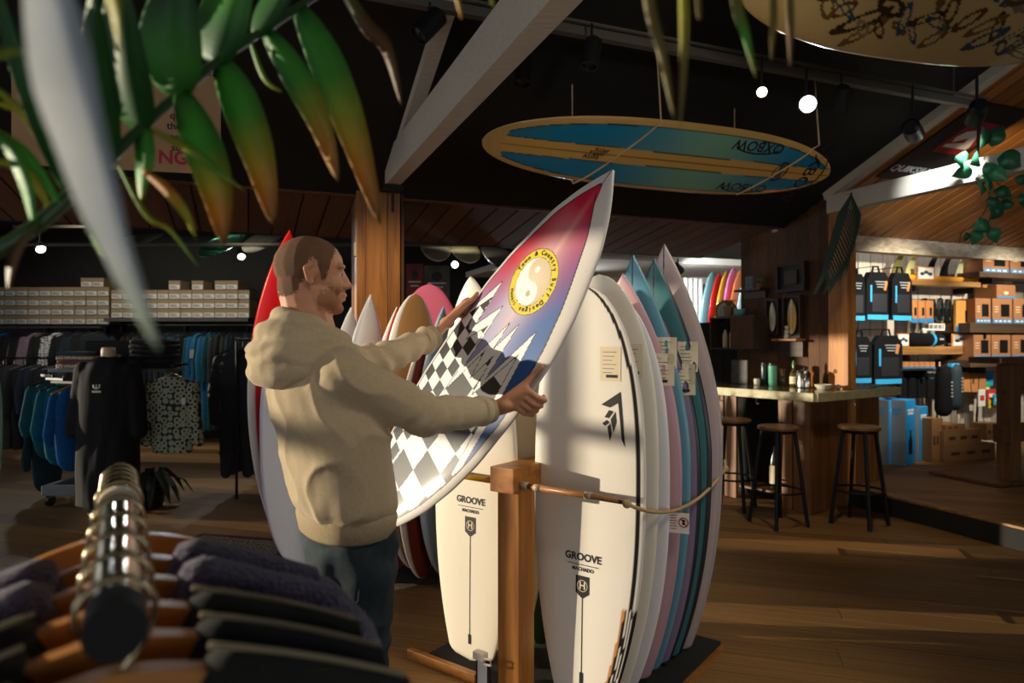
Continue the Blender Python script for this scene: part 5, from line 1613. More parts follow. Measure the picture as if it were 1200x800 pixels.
# timber display frame at the picture edge
dfm = empty('display_table', pf(1182, 6.5), ROOM_ROT, 'brown timber display table at the edge of the platform', 'table')
TIMB = wood('old_timber', '#5c3d22', '#7d5631', axis=2, rough=.6)
MB().box((0, 0, .56), (.14, .14, 1.12), bev=.006).build('post', TIMB, dfm)
MB().box((1.1, 0, .56), (.14, .14, 1.12), bev=.006).build('post', TIMB, dfm)
MB().box((.55, 0, 1.16), (1.5, .5, .06), bev=.006).build('top_board', TIMB, dfm)
MB().box((.5, 0, .47), (1.3, .1, .17), bev=.006).build('cross_rail', TIMB, dfm)
MB().box((.5, 0, .86), (1.2, .05, .05), bev=.004).build('cross_rail', TIMB, dfm)
MB().box((.1, .2, .02), (.9, .7, .03), bev=.004).build('foot_board', TIMB, dfm)
MB().box((.13, .02, 1.02), (.3, .12, .26), bev=.01).build('gusset', TIMB, dfm)

# ------------------------------------------------------------------ banner, posters
bn = empty('banner', uv(5.75, 4.18, roof_z(4.18) - .03), 0, 'black sponsor banner with a red square and white wave mark under the roof', 'banner')
bx = (-sdir * .0 + UA).normalized()
M = Matrix((UA, -sdir, UA.cross(-sdir))).transposed()
bn.rotation_mode = 'QUATERNION'; bn.rotation_quaternion = (Matrix((UA, -(-sdir), UA.cross(sdir))).transposed()).to_quaternion()
MB().box((0, 0, 0), (.62, 1.05, .012), bev=.003).build('sheet', mat('banner_black', '#1b1a1c', rough=.6), bn)
MB().box((.06, -.12, -.008), (.36, .42, .004)).build('red_square', mat('banner_red', '#8c1f24', rough=.6), bn)
wv = [(-.13, -.07), (-.05, .05), (.03, .085), (.10, .06), (.13, .0), (.10, -.05), (.05, -.02), (.0, .01), (-.02, -.04), (.13, -.07), (.13, -.10), (-.13, -.10)]
wme = MB().prism([(-x * 1.1 + .06, -z * 1.3 - .12) for x, z in wv], -.013, -.011, 'xy').build('wave_mark', mat('white_print', '#d8d2ca', rough=.6), bn)
t_ = text_mesh('QUIKSILVER', .12, .0006, bold=.002)
t_.transform(Matrix.Rotation(math.pi, 4, 'X'))
link('lettering', t_, mat('white_print'), bn, (.02, .36, -.009))
pd = 10.635
for (a, b_, c, d_, m_, lab) in ((476, 496, 309, 356, mat('poster_red', '#7c2420', rough=.6, noise=.4, nscale=6), 'red surf poster on the dark rear wall'), (497, 527, 311, 357, mat('poster_grey', '#55564f', rough=.6, noise=.6, nscale=5), 'black and white wave poster on the dark rear wall'), (477, 492, 350, 364, mat('poster_teal', '#2f8f86', rough=.6), 'small teal card on the dark rear wall')):
    p = at((a + b_) / 2, (c + d_) / 2, pd); w, h = (b_ - a) / F * pd, (d_ - c) / F * pd
    e = empty('poster', (p.x, p.y, p.z), 0, lab, 'poster')
    MB().box((0, 0, 0), (w, .012, h)).build('sheet', m_, e)
    for k in range(2): MB().box((0, -.008, h * (.05 - .1 * k)), (w * (.7 - .2 * k), .003, h * .03)).build('text_line', mat('white_print'), e)
    MB().ell((0, -.006, h * .22), (w * .22, .003, h * .12)).build('picture', mat('poster_ink', '#22221f', rough=.6), e)
# hanging notice beside the palm
nt_p = at(140, 140, 3.9)
nz = empty('notice_board', nt_p, ROOM_ROT * .6, 'tan paper notice with dark lines and red capitals behind the palm', 'notice')
NS = .82
nz.scale = (NS, NS, NS)
MB().box((0, 0, 0), (1.32, .012, .70), bev=.002).build('sheet', mat('tan_paper', '#b08a62', rough=.8, noise=.06, nscale=6), nz)
for k, s_ in enumerate(('quality', 'the Surf', 'search', 'surfes')):
    lettering(s_, .072, INK, nz, (.42, -.0075, .05 - .075 * k), (R(90), 0, 0), bold=.001)
    lettering(('Surf', 'Rental', 'Shop', 'Them')[k], .07, INK, nz, (-.35, -.0075, .16 - .085 * k), (R(90), 0, 0), bold=.001)
lettering('NGEN', .13, mat('red_letter', '#b02a3a', rough=.7), nz, (.43, -.0075, -.25), (R(90), 0, 0), bold=.004)
for x in (-.6, .6): MB().tube([(x, 0, .33), (x, 0, .42)], .004, 6).build('cord', ROPE, nz)
# ------------------------------------------------------------------ rear clothing room: shoe boxes
D6 = 10.2
BOXC = mat('shoe_box_card', '#8d7a5c', rough=.8, noise=.08, nscale=10); BOXL = mat('shoe_box_label', '#c9c8c0', rough=.6); BOXT = mat('box_text', '#55524c', rough=.7)
def make_box():
    e = empty('shoe_box')
    MB().box((0, .15, .065), (.168, .30, .112)).build('carton', BOXC, e)
    MB().box((0, .15, .125), (.172, .304, .022), bev=.003).build('lid', BOXC, e)
    lb_ = MB().box((0, -.002, .042), (.150, .003, .066)).build('label', BOXL, e)
    MB().box((-.02, -.0045, .05), (.09, .002, .012)).build('text_line', BOXT, lb_)
    MB().box((-.01, -.0045, .03), (.11, .002, .008)).build('text_line', BOXT, lb_)
    return e
proto_box = make_box(); used_b = [False]
def put_box(px, z, lab, grp):
    o = proto_box if not used_b[0] else copy_tree(proto_box)
    used_b[0] = True
    o.location = gr(px, D6 - .15 + rnd.uniform(-.015, .015), z); o.rotation_euler = (0, 0, R(rnd.uniform(-2, 2)))
    tag(o, lab, 'shoe box', grp)
ROWN = ['bottom', 'second', 'third', 'top', 'extra']
def zpy(py, d): return EYE + (400 - py) / F * d
SHG = mat('shelf_grey', '#3f3b34', rough=.6)
for nm, px0, px1, py, in (('far shelf under the left-hand block of shoe boxes', -30, 127, 380), ('far shelf under the right-hand block of shoe boxes', 130, 296, 372.5)):
    a, b_ = gr(px0, D6), gr(px1, D6); z = zpy(py, D6)
    e = empty('box_shelf', ((a.x + b_.x) / 2, D6, z - .03), 0, nm, 'shelf')
    MB().box((0, .02, .0), (b_.x - a.x, .4, .05)).build('board', SHG, e)
    for s in (-1, 0, 1): MB().box((s * (b_.x - a.x) * .45, .14, -.1), (.03, .14, .16)).build('bracket', METAL_D, e)
zl = zpy(380, D6) - .004; zr = zpy(372.5, D6) - .004
for c in range(10):
    for r in range(4):
        put_box(121 - 13.6 * c, zl + .1375 * r, '%s shoe box from the block gap, %s row of the left-hand shelf' % (ORD[c], ROWN[r]), 'shoe boxes on the left-hand shelf')
for i, px in enumerate((101, 114.5, 121 + 13.6)):
    if i < 2: put_box(px + .5, zl + .1375 * 4, '%s odd shoe box on top of the left-hand block' % ORD[i], 'shoe boxes on the left-hand shelf')
for c in range(12):
    for r in range(3):
        put_box(137 + 13.5 * c, zr + .1375 * r, '%s shoe box from the block gap, %s row of the right-hand shelf' % (ORD[c], ROWN[r]), 'shoe boxes on the right-hand shelf')
for i, c in enumerate((5, 7, 9, 10)):
    put_box(137 + 13.5 * c, zr + .1375 * 3, '%s odd shoe box on top of the right-hand block' % ORD[i], 'shoe boxes on the right-hand shelf')

# ------------------------------------------------------------------ garments on rails
def cloth(name, col, **k): return mat(name, col, rough=k.pop('rough', .85), noise=k.pop('noise', .2), nscale=k.pop('nscale', 25), bump=.4, bscale=30, **k)
def pattern_mat(name, c1, c2, scale, thr=.45):
    if name in MATS: return MATS[name]
    m = bpy.data.materials.new(name); m.use_nodes = True
    nt = m.node_tree; b = nt.nodes['Principled BSDF']; b.inputs['Roughness'].default_value = .85
    tc = nt.nodes.new('ShaderNodeTexCoord'); vo = nt.nodes.new('ShaderNodeTexVoronoi'); vo.inputs['Scale'].default_value = scale
    vo.inputs['Randomness'].default_value = .35
    nt.links.new(tc.outputs['Object'], vo.inputs['Vector'])
    r = nt.nodes.new('ShaderNodeValToRGB'); cr = r.color_ramp; cr.interpolation = 'CONSTANT'
    cr.elements[0].position = 0; cr.elements[0].color = (*srgb(c1), 1); cr.elements[1].position = thr; cr.elements[1].color = (*srgb(c1), 1)
    e = cr.elements.new(thr * .45); e.color = (*srgb(c2), 1)
    nt.links.new(vo.outputs['Distance'], r.inputs[0]); nt.links.new(r.outputs[0], b.inputs['Base Color'])
    MATS[name] = m
    return m
def suit_mesh(key, long=True, w=.21, h=1.38):
    k = 'suit_' + key
    mb = MB()
    mb.capsule((0, 0, -.20), (0, 0, -.62), w * .86, w * .72, 12)
    for s in (-1, 1):
        mb.capsule((s * w * .75, 0, -.13), (s * w * 1.02, 0, -.42), .062, .052, 8); mb.capsule((s * w * 1.02, 0, -.42), (s * w * .98, 0, -.70 if long else -.5), .05, .042, 8)
        if long: mb.capsule((s * .085, 0, -.66), (s * .10, 0, -h), .085, .05, 10)
    mb.tube([(0, 0, -.11), (0, 0, -.02)], [.075, .06], 12)
    me = mb.mesh(k, True)
    me.transform(Matrix.Diagonal((1, .25, 1, 1)))
    return me
SUITM = [cloth('neoprene_black', '#15181c'), cloth('neoprene_navy', '#1a2c3c'), cloth('neoprene_teal', '#16505c'), cloth('neoprene_grey', '#33383a'), cloth('neoprene_blue', '#1f6f9c')]
HANGW = wood('hanger_wood', '#b0702c', '#d08a3a', axis=0, rough=.4, coat=.2, var=.08)
SUITN = ['black', 'navy', 'dark teal', 'charcoal', 'blue']
def hanger_part(parent, m=BLACKP, w=.2, z=-.03):
    MB().tube([(-w, 0, z - .07), (0, 0, z), (w, 0, z - .07)], .008, 6).build('hanger', m, parent)
    MB().tube([(0, 0, z), (0, 0, z + .05), (.02, 0, z + .08), (0, 0, z + .1)], .004, 6).build('hook', METAL_D, parent)
suit_meshes = []
for i, m in enumerate(SUITM):
    me = suit_mesh(str(i)); me.materials.append(m); suit_meshes.append(me)
rod_z = zpy(386, 9.85)
for a, b_, lab in ((150, 305, 'dark hanging rod under the right-hand shoe boxes'), (-30, 128, 'dark hanging rod under the left-hand shoe boxes')):
    p, q = gr(a, 9.85, rod_z + .06), gr(b_, 9.85, rod_z + .06)
    e = empty('hanging_rod', p, 0, lab, 'rail')
    MB().tube([(0, 0, 0), q - p], .014, 8).build('rod', METAL_D, e)
    for t in (.02, .5, .98): MB().box((q - p) * t + Vector((0, .38, .0)), (.02, .8, .02)).build('arm', METAL_D, e)
seq = [0, 0, 3, 0, 1, 0, 1, 3, 1, 2, 1, 0, 2, 4, 1, 4, 2, 3, 0, 3, 1, 0, 2, 0]
for i, k in enumerate(seq):
    px = 157 + 6.0 * i
    e = empty('wetsuit', gr(px, 9.85, rod_z), R(66 + rnd.uniform(-10, 10)), '%s wetsuit on the rear rail, %s hanging from its left end' % (SUITN[k], ORD[i]), 'wetsuit', 'wetsuits on the rear rail')
    link('suit', suit_meshes[k], None, e, (0, 0, -.03))
    hanger_part(e)
    if i % 3 == 0: MB().box((.1, -.045, -.62), (.03, .004, .05)).build('size_tag', mat('size_tag', '#d8a070' if i % 2 else '#d8d8d0', rough=.6), e)
    if k in (2, 4): MB().box((-.15, -.05, -.35), (.03, .004, .12)).build('sleeve_mark', mat('white_print'), e)
top_meshes = {}
TOPS = [('#1d8ad0', 'bright blue'), ('#171a1e', 'black'), ('#1a1c20', 'black'), ('#8d7684', 'dusty mauve'), ('#14171a', 'black'), ('PAT', 'black and white speckled'), ('#15181b', 'black'), ('#1f2c34', 'slate'), ('#131618', 'black'), ('#182026', 'charcoal')]
BWPAT = pattern_mat('speckle_cloth', '#17181a', '#d8d8d4', 26, .62)
for i, (c, nm) in enumerate(TOPS):
    m = BWPAT if c == 'PAT' else cloth('top_' + c[1:], c)
    e = empty('rash_vest', gr(8 + 12.0 * i, 9.85, rod_z), R(40 + rnd.uniform(-18, 18)), '%s long-sleeved surf top, %s from the picture edge on the rear rail' % (nm, ORD[i]), 'surf top', 'surf tops on the rear rail')
    me = suit_mesh('top%d' % i, True, .21, .9); me.materials.append(m)
    link('top', me, None, e, (0, 0, -.03))
    hanger_part(e)
    MB().box((-.17, -.04, -.62), (.03, .004, .08)).build('sleeve_mark', mat('white_print'), e)
low_z = zpy(452, 9.6)
for i in range(9):
    e = empty('wetsuit', gr(4 + 13 * i, 9.6, low_z + .33), R(55 + rnd.uniform(-10, 10)), '%s dark wetsuit of the lower left rail from the picture edge' % ORD[i], 'wetsuit', 'wetsuits on the lower left rail')
    link('suit', suit_meshes[(0, 3, 0, 1, 0, 0, 3, 0, 1)[i]], None, e, (0, 0, -.03), scale=(1, 1, .92))
    hanger_part(e)
e = empty('hanging_rod', gr(-20, 9.6, low_z + .39), 0, 'lower hanging rod at the left of the rear room', 'rail')
MB().tube([(0, 0, 0), (1.9, 0, 0)], .014, 8).build('rod', METAL_D, e)
for x in (.02, 1.88): MB().tube([(x, 0, 0), (x, 0, -low_z - .39)], .014, 8).build('upright', METAL_D, e)
# free standing rack legs under the wetsuits
e = empty('rack_stand', gr(268, 9.3), 0, 'black rack foot standing under the wetsuits', 'rack')
MB().tube([(0, 0, 0), (0, 0, .9)], .02, 8).build('upright', METAL_D, e); MB().box((0, 0, .015), (.05, .5, .03)).build('foot', METAL_D, e)

# ------------------------------------------------------------------ clothes trolley
tr_e = empty('clothes_trolley', gr(124, 6.5), 0, 'grey wheeled clothes trolley with side shelves', 'trolley')
TGREY = mat('trolley_grey', '#6f7274', rough=.55)
TX = lambda px: (px - 124) / F * 6.5
for y in (-.3, .3): MB().box((0, y, .15), (.78, .06, .09), bev=.006).build('base_rail', TGREY, tr_e)
for x in (-.36, .36): MB().box((x, 0, .15), (.06, .6, .09), bev=.006).build('base_rail', TGREY, tr_e)
for x in (-.34, .34):
    for y in (-.28, .28):
        w_ = MB().tube([(x - .015, y, .055), (x + .015, y, .055)], .055, 16).build('wheel', BLACKP, tr_e, smooth=40)
        MB().box((x, y, .095), (.045, .06, .03)).build('fork', TGREY, w_)
MB().box((0, .05, .85), (.42, .04, 1.32), bev=.004).build('centre_panel', BLACK, tr_e)
for z in (1.255, .975, .69): MB().box((TX(97), -.05, z - .02), (.34, .38, .035), bev=.004).build('side_shelf', TGREY, tr_e)
MB().box((TX(180), -.05, 1.235), (.44, .38, .03), bev=.004).build('side_shelf', TGREY, tr_e)
def folded(px, d, z0, n, cols, w, lab, cat='folded clothes', dep=.3, th=.038):
    for k in range(n):
        c = cols[k % len(cols)]
        m = c if not isinstance(c, str) else cloth('fold_' + c[1:], c)
        mb = MB().box((0, 0, th / 2), (w * rnd.uniform(.93, 1.0), dep, th * .97), bev=th * .42)
        o = mb.build('folded_shirt', m, None, gr(px, d, z0 + th * k), R(rnd.uniform(-3, 3)), smooth=True)
        tag(o, lab % (ORD[k] + ' folded shirt up'), cat, 'folded piles on the trolley')
MULTI = pattern_mat('multi_knit', '#5c3a34', '#c9b49a', 40, .7)
folded(98, 6.38, 1.2555, 4, [MULTI, '#6e4a3e', MULTI, '#2a3a44'], .34, '%s the patterned pile beside the black robe')
folded(97, 6.38, .9755, 4, ['#1b1f22', '#c6c8c4', '#15181b', '#1a3a40'], .33, '%s the middle pile beside the black robe')
folded(98, 6.38, .6905, 4, ['#15181b', '#2f6a74', '#c6c8c4', '#1d2225'], .32, '%s the lowest pile beside the black robe')
folded(182, 6.38, 1.2505, 6, ['#131517', '#17191c'], .34, '%s the black pile above the patterned shirt', th=.045)
# blue and teal shirts hung on the trolley's end
for i, (px, c, z, dd, nm) in enumerate(((62, '#0f4f5e', 1.18, 6.5, 'dark teal'), (74, '#14606a', 1.16, 6.3, 'teal patterned'), (86, '#1466b0', 1.14, 6.15, 'bright blue'), (56, '#0d3038', .85, 6.6, 'deep teal lower'))):
    e = empty('hanging_shirt', gr(px, dd, z), R(52 + 8 * i), nm + ' shirt hung at the end of the trolley', 'shirt', 'shirts hung at the end of the trolley')
    me = suit_mesh('end%d' % i, False, .22, .8); me.materials.append(cloth('end_' + c[1:], c)); link('shirt', me, None, e, (0, 0, -.03))
    hanger_part(e, HANGW if i == 2 else BLACKP)
    MB().box((.16, -.05, -.5), (.035, .004, .07)).build('size_tag', mat('white_print'), e)
    MB().box((0, .14, -.01), (.02, .3, .02)).build('peg', METAL_D, e)
# black changing robe on a bust form
rb = empty('dressed_form', gr(127, 6.02), 0, 'long black robe on a cream bust form in front of the trolley', 'mannequin')
MB().lathe([(.0, 1.26), (.07, 1.28), (.062, 1.33), (.058, 1.42), (.052, 1.445), (.0, 1.45)], 18, cap=False).build('bust_neck', mat('cream_form', '#cbb894', rough=.6), rb, smooth=True)
MB().lathe([(.16, .0), (.16, .015), (.02, .03), (.02, 1.2)], 18).build('stand', METAL_D, rb)
rbm = MB()
X_, Y_ = Vector((1, 0, 0)), Vector((0, 1, 0))
loft(rbm, [((0, 0, .06), .27, .17), ((0, 0, .3), .265, .17), ((0, 0, .7), .25, .16), ((0, 0, 1.05), .245, .15), ((0, 0, 1.22), .235, .13), ((0, 0, 1.30), .19, .105), ((0, 0, 1.35), .11, .085), ((0, 0, 1.37), .07, .07)], 28, X_, Y_)
for s in (-1, 1): rbm.capsule((s * .21, 0, 1.24), (s * .285, -.02, .72), .085, .075)
rme = evaluated(rbm.mesh('robe'), [('REMESH', dict(mode='VOXEL', voxel_size=.014)), ('SMOOTH', dict(factor=.5, iterations=4))])
nr_ = [v.normal.copy() for v in rme.vertices]
for v, n_ in zip(rme.vertices, nr_): v.co += n_ * (.012 * mnoise.noise(Vector((v.co.x * 12, v.co.y * 12, v.co.z * 3))))
for p in rme.polygons: p.use_smooth = True
robe = link('robe', rme, mat('robe_black', '#08080a', rough=.9), rb)
hdm = MB(); hdm.tube([(.10 * math.cos(g), .02 + .08 * math.sin(g), 1.335 + .02 * math.sin(g)) for g in np.linspace(-.9, 4.04, 18)], .032, 10)
hdm.build('hood', mat('robe_black'), robe, smooth=True)
lg_ = MB()
lg_.tube([(-.028, -.172, 1.13), (-.024, -.174, 1.105), (0, -.176, 1.095), (.024, -.174, 1.105), (.028, -.172, 1.13)], .005, 6)
lg_.tube([(0, -.176, 1.096), (0, -.174, 1.13)], .005, 6); lg_.build('trident_mark', mat('white_print'), robe)
MB().box((0, -.174, 1.07), (.075, .004, .016)).build('brand_line', mat('white_print'), robe)
# patterned shirt facing the shop
ps = empty('patterned_shirt', gr(202, 6.15, zpy(437, 6.15)), R(4), 'dark floral patterned shirt on a wooden hanger beside the black robe', 'shirt')
psm = MB()
loft(psm, [((0, 0, -.72), .17, .05), ((0, 0, -.60), .19, .06), ((0, 0, -.3), .195, .06), ((0, 0, -.12), .205, .055), ((0, 0, -.06), .15, .05), ((0, 0, -.035), .07, .045)], 24, X_, Y_)
for s in (-1, 1): psm.capsule((s * .18, 0, -.12), (s * .235, 0, -.62), .055, .045)
pme = evaluated(psm.mesh('shirt'), [('REMESH', dict(mode='VOXEL', voxel_size=.011)), ('SMOOTH', dict(factor=.5, iterations=3))])
for p in pme.polygons: p.use_smooth = True
link('shirt', pme, pattern_mat('floral_cloth', '#262b22', '#9aa28a', 19, .55), ps)
hanger_part(ps, HANGW, .14, .0)
MB().box((.12, -.062, -.25), (.035, .004, .06)).build('size_tag', mat('white_print'), ps)
MB().box((0, .16, .07), (.02, .32, .02)).build('peg', METAL_D, ps)
# dark leafy floor palm behind the trolley foot
fp = empty('floor_plant', gr(178, 6.2), 0, 'dark leafy plant on the floor beside the trolley', 'plant')
MB().lathe([(.09, 0), (.12, .16), (.11, .16), (.08, .01)], 18).build('pot', BLACKP, fp, smooth=40)
LEAFK = mat('leaf_dark', '#1f2c18', rough=.5)
for k in range(16):
    g = k * 2.4; r_ = .16 + .10 * (k % 4) / 3
    MB().ribbon([(0, 0, .14), (r_ * .5 * math.cos(g), r_ * .5 * math.sin(g), .27 + .03 * (k % 3)), (r_ * 1.1 * math.cos(g), r_ * 1.1 * math.sin(g), .2), (r_ * 1.5 * math.cos(g), r_ * 1.5 * math.sin(g), .06)], (math.cos(g) * .2, math.sin(g) * .2, 1), [.012, .04, .035, .004]).build('leaf', LEAFK, fp)
# rail of clothes behind the red board
cr_ = empty('clothes_rail', gr(296, 6.9), 0, 'clothes rail half hidden behind the red surfboard', 'clothes rail')
MB().tube([(0, -.45, 1.52), (0, .9, 1.52)], .014, 8).build('rod', METAL_D, cr_)
for y in (-.4, .85): MB().tube([(0, y, 0), (0, y, 1.52)], .014, 8).build('upright', METAL_D, cr_)
for i, (dy, c, nm) in enumerate(((-.35, '#20262c', 'slate'), (-.2, '#4c3a4a', 'plum'), (-.05, '#14383e', 'dark teal'), (.15, '#16181b', 'black'), (.35, '#5a4a58', 'mauve'))):
    e = empty('hanging_jacket', gr(296, 6.9, 1.47) + Vector((-.02, dy, 0)), R(8 - 5 * i), nm + ' jacket on the rail behind the red surfboard', 'jacket', 'jackets behind the red board')
    me = suit_mesh('jk%d' % i, True, .21, 1.2); me.materials.append(cloth('jk_' + c[1:], c)); link('jacket', me, None, e, (0, 0, -.03)); hanger_part(e)
# board at the picture edge
b = Board(1.9, .5, .06, 'point', 'round', .5, .06)
stand('surfboard', b, b.mesh('board', plain('#7fae9c'), 40, 16), gr(-50, 4.6, .0), Vector((.7, .7, 0)), R(1), 'pale green surfboard cut off by the picture edge')
# ------------------------------------------------------------------ rugs
rg = empty('patterned_rug', gr(262, 4.86, 0), R(-14), 'small dark red patterned rug on the floor', 'rug')
MB().box((0, 0, .005), (.92, .72, .008), bev=.002).build('border', mat('rug_border', '#4a2a28', rough=1.0, noise=.3, nscale=40), rg)
MB().box((0, 0, .0095), (.80, .60, .003)).build('field', pattern_mat('rug_field', '#33242a', '#a0917c', 30, .5), rg)
rj = empty('jute_rug', gr(432, 4.62, 0), 0, 'round pale woven rug under the rear boards', 'rug')
MB().lathe([(.0, .012), (.50, .012), (.56, .010), (.575, .004), (.57, .0)], 48, cap=False).build('weave', mat('jute', '#b3a488', rough=1.0, noise=.25, nscale=60, bump=.8, bscale=120), rj)
FR = mat('fringe', '#c4b699', rough=1.0)
for k in range(26):
    g = R(190 + 3.2 * k)
    a = Vector((.565 * math.cos(g), .565 * math.sin(g), .008)); o_ = Vector((math.cos(g + rnd.uniform(-.2, .2)), math.sin(g + rnd.uniform(-.2, .2)), 0))
    MB().tube([a, a + o_ * .05 + Vector((0, 0, .004)), a + o_ * rnd.uniform(.08, .11) + Vector((0, 0, -.004))], .004, 5).build('fringe_strand', FR, rj)
# ------------------------------------------------------------------ clothes rail in the foreground
RN, RF = Vector((-.276, .475, 1.302)), Vector((-.632, 1.10, 1.287))
RD = (RF - RN).normalized(); RS = Vector((RD.y, -RD.x, 0)).normalized()
rail = empty('clothes_rail', (RN.x, RN.y, 0), 0, 'chrome clothes rail in the foreground with black end cap', 'clothes rail')
rl0 = Vector((RN.x, RN.y, 0))
BRASS = mat('worn_chrome', '#a89878', rough=.16, metal=1.0)
MB().tube([RN - rl0, RF - rl0], .0185, 24).build('rod', BRASS, rail, smooth=40)
MB().tube([RN - rl0 - RD * .012, RN - rl0 + RD * .03], .0205, 24).build('end_cap', mat('cap_black', '#0f0e0c', rough=.8), rail, smooth=40)
MB().tube([RF - rl0, RF - rl0 + RD * .006, RF - rl0 + RD * .008, RF - rl0 + RD * .03], [.0185, .0185, .006, .007], 16).build('end_finial', BRASS, rail, smooth=40)
for t in (.72, .78, .84, .90, .955):
    p = RN.lerp(RF, t) - rl0 - Vector((0, 0, .004))
    MB().tube([p + RS * .024 * math.cos(g) + Vector((0, 0, .024 * math.sin(g))) for g in np.linspace(0, 6.283, 21)[:-1]], .0026, 6, closed=True).build('ring', BRASS, rail, smooth=True)
for t in (.36, .60):
    p = RN.lerp(RF, t) - rl0
    MB().tube([p, (p.x, p.y, .02)], .013, 12).build('upright', BRASS, rail)
    bar(MB(), Vector((p.x, p.y, .012)) - RS * .25, Vector((p.x, p.y, .012)) + RS * .25, .03, .024).build('foot', BRASS, rail)
HROT = math.atan2(RS.y, RS.x)
def hanger_body():
    up, lo = [], []
    for x in np.linspace(-.215, .215, 29):
        q = abs(x) / .215
        up.append((x, -.040 - .078 * q ** 1.5)); lo.append((x, -.040 - .078 * q ** 1.5 - (.056 - .034 * q)))
    return up + lo[::-1]
def hook_pts(n=16):
    p = [(.026 * math.cos(g), 0, .0 + .026 * math.sin(g)) for g in np.linspace(R(-35), R(205), n)]
    return [(0, 0, -.055), (.006, 0, -.04), (.018, 0, -.025)] + p
HK_M = MB().tube(hook_pts(), .0024, 8).mesh('hook_wire', True); HK_M.materials.append(BRASS)
HB_M = MB().prism(hanger_body(), -.009, .009).mesh('hanger_wood_body'); HB_M.materials.append(HANGW)
def fg_hanger(t, lab):
    e = empty('coat_hanger', RN.lerp(RF, t), HROT, lab, 'hanger', 'wooden hangers on the foreground rail')
    link('hook', HK_M, None, e); link('body', HB_M, None, e)
    return e
def shoulder(x): return -.056 - .072 * (abs(x) / .22) ** 1.45
def garment(t, m, lab, cat, seam=None, puff=0.0, w=.225, collar=False, name='jacket', drop=.75, dz=0.0):
    e = empty(name, RN.lerp(RF, t), HROT, lab, cat, 'garments on the foreground rail')
    n = 26; rows = [0, .012, .04, .12, .3, .6, 1.0]
    mb = MB(); vs = []; fs = []
    xs = [w * a for a in np.linspace(-1, 1, n)]
    for s in (-1, 1):
        for b_ in rows:
            for x in xs:
                neck = min(1, max(0, (.066 - abs(x)) / .03))
                zt = shoulder(x) + .030 + puff * .5 + dz - .062 * neck ** .8
                th = (.013 + (.030 + puff) * min(1, math.sqrt(b_ / .12))) * (1 - .35 * (abs(x) / w) ** 4) + .008 * mnoise.noise(Vector((x * 20 + t * 50, b_ * 4, s)))
                vs.append((x, s * th, zt - drop * b_))
    m_ = len(rows)
    for q in range(2):
        o_ = q * m_ * n
        for i in range(m_ - 1):
            for k in range(n - 1):
                fs.append((o_ + i * n + k, o_ + i * n + k + 1, o_ + (i + 1) * n + k + 1, o_ + (i + 1) * n + k))
    for k in range(n - 1): fs.append((k, k + 1, m_ * n + k + 1, m_ * n + k))
    for i in range(m_ - 1):
        for k in (0, n - 1): fs.append((i * n + k, (i + 1) * n + k, m_ * n + (i + 1) * n + k, m_ * n + i * n + k))
    mb.add(vs, fs)
    mb.build('body', m, e, smooth=50)
    for s in (-1, 1):
        z0 = shoulder(w) + dz
        me = MB().capsule((s * (w - .025), 0, z0 - .045), (s * (w + .055), 0, z0 - .52), .062 + puff, .05, 14).mesh('sleeve', True)
        link('sleeve', me, m, e)
        if seam is not None:
            pts = [(s * x, -.004, shoulder(x) + .033 + puff * .5 + dz) for x in np.linspace(.062, w - .005, 12)]
            MB().tube(pts, .0026, 6).build('shoulder_seam', seam, e, smooth=True)
    if collar:
        cm_ = MB(); k_ = []
        for g in np.linspace(-1.15, 4.29, 24):
            k_.append((.068 * math.cos(g), .036 * math.sin(g)))
        vs = []; fs = []
        for i, (x, y) in enumerate(k_):
            for r_, z in ((1.0, -.085), (1.08, -.05), (1.16, -.022), (1.25, -.05), (1.2, -.09)):
                vs.append((x * r_, y * r_, z + dz + .006 + .006 * math.sin(i)))
        for i in range(len(k_) - 1):
            for j in range(4): fs.append((i * 5 + j, i * 5 + j + 1, (i + 1) * 5 + j + 1, (i + 1) * 5 + j))
        cm_.add(vs, fs).build('collar', m, e, smooth=True)
    return e
OLIVE = mat('dark_olive_cotton', '#1f211b', rough=.95, noise=.2, nscale=200, bump=.3, bscale=700)
INKC = mat('ink_cotton', '#17191c', rough=.95, noise=.2, nscale=200, bump=.3, bscale=700)
SEAMC = mat('pale_seam', '#8c8064', rough=.9)  # pale line along the jacket shoulders
PURP = mat('purple_fleece', '#4d3d63', rough=1.0, noise=.5, nscale=160, bump=1.0, bscale=180, sheen=.4)
for i, (t, kind) in enumerate(((.035, 0), (.135, 1), (.245, 0), (.37, 2), (.49, 2), (.66, 3))):
    fg_hanger(t, '%s wooden hanger from the near end of the foreground rail' % ORD[i])
    if kind == 0: garment(t, OLIVE, '%s dark olive jacket on the foreground rail' % ('nearest' if i == 0 else 'farther'), 'jacket', SEAMC)
    elif kind == 1: garment(t, INKC, 'near black jacket between the two olive ones on the foreground rail' if i == 1 else 'near black jacket beyond the purple fleeces on the foreground rail', 'jacket', SEAMC)
    elif kind == 2: garment(t, PURP, 'purple fleece nearer the rail end cap' if i == 3 else 'purple fleece farther along the foreground rail', 'fleece', None, .018, name='fleece_jacket')
# pale tube sleeve on the rod
tag(MB().tube([RN.lerp(RF, .60), RN.lerp(RF, .63)], .0245, 20).build('rail_divider', mat('cream_plastic', '#c9b896', rough=.5), smooth=40), 'cream plastic size divider ring on the foreground rail', 'size divider')

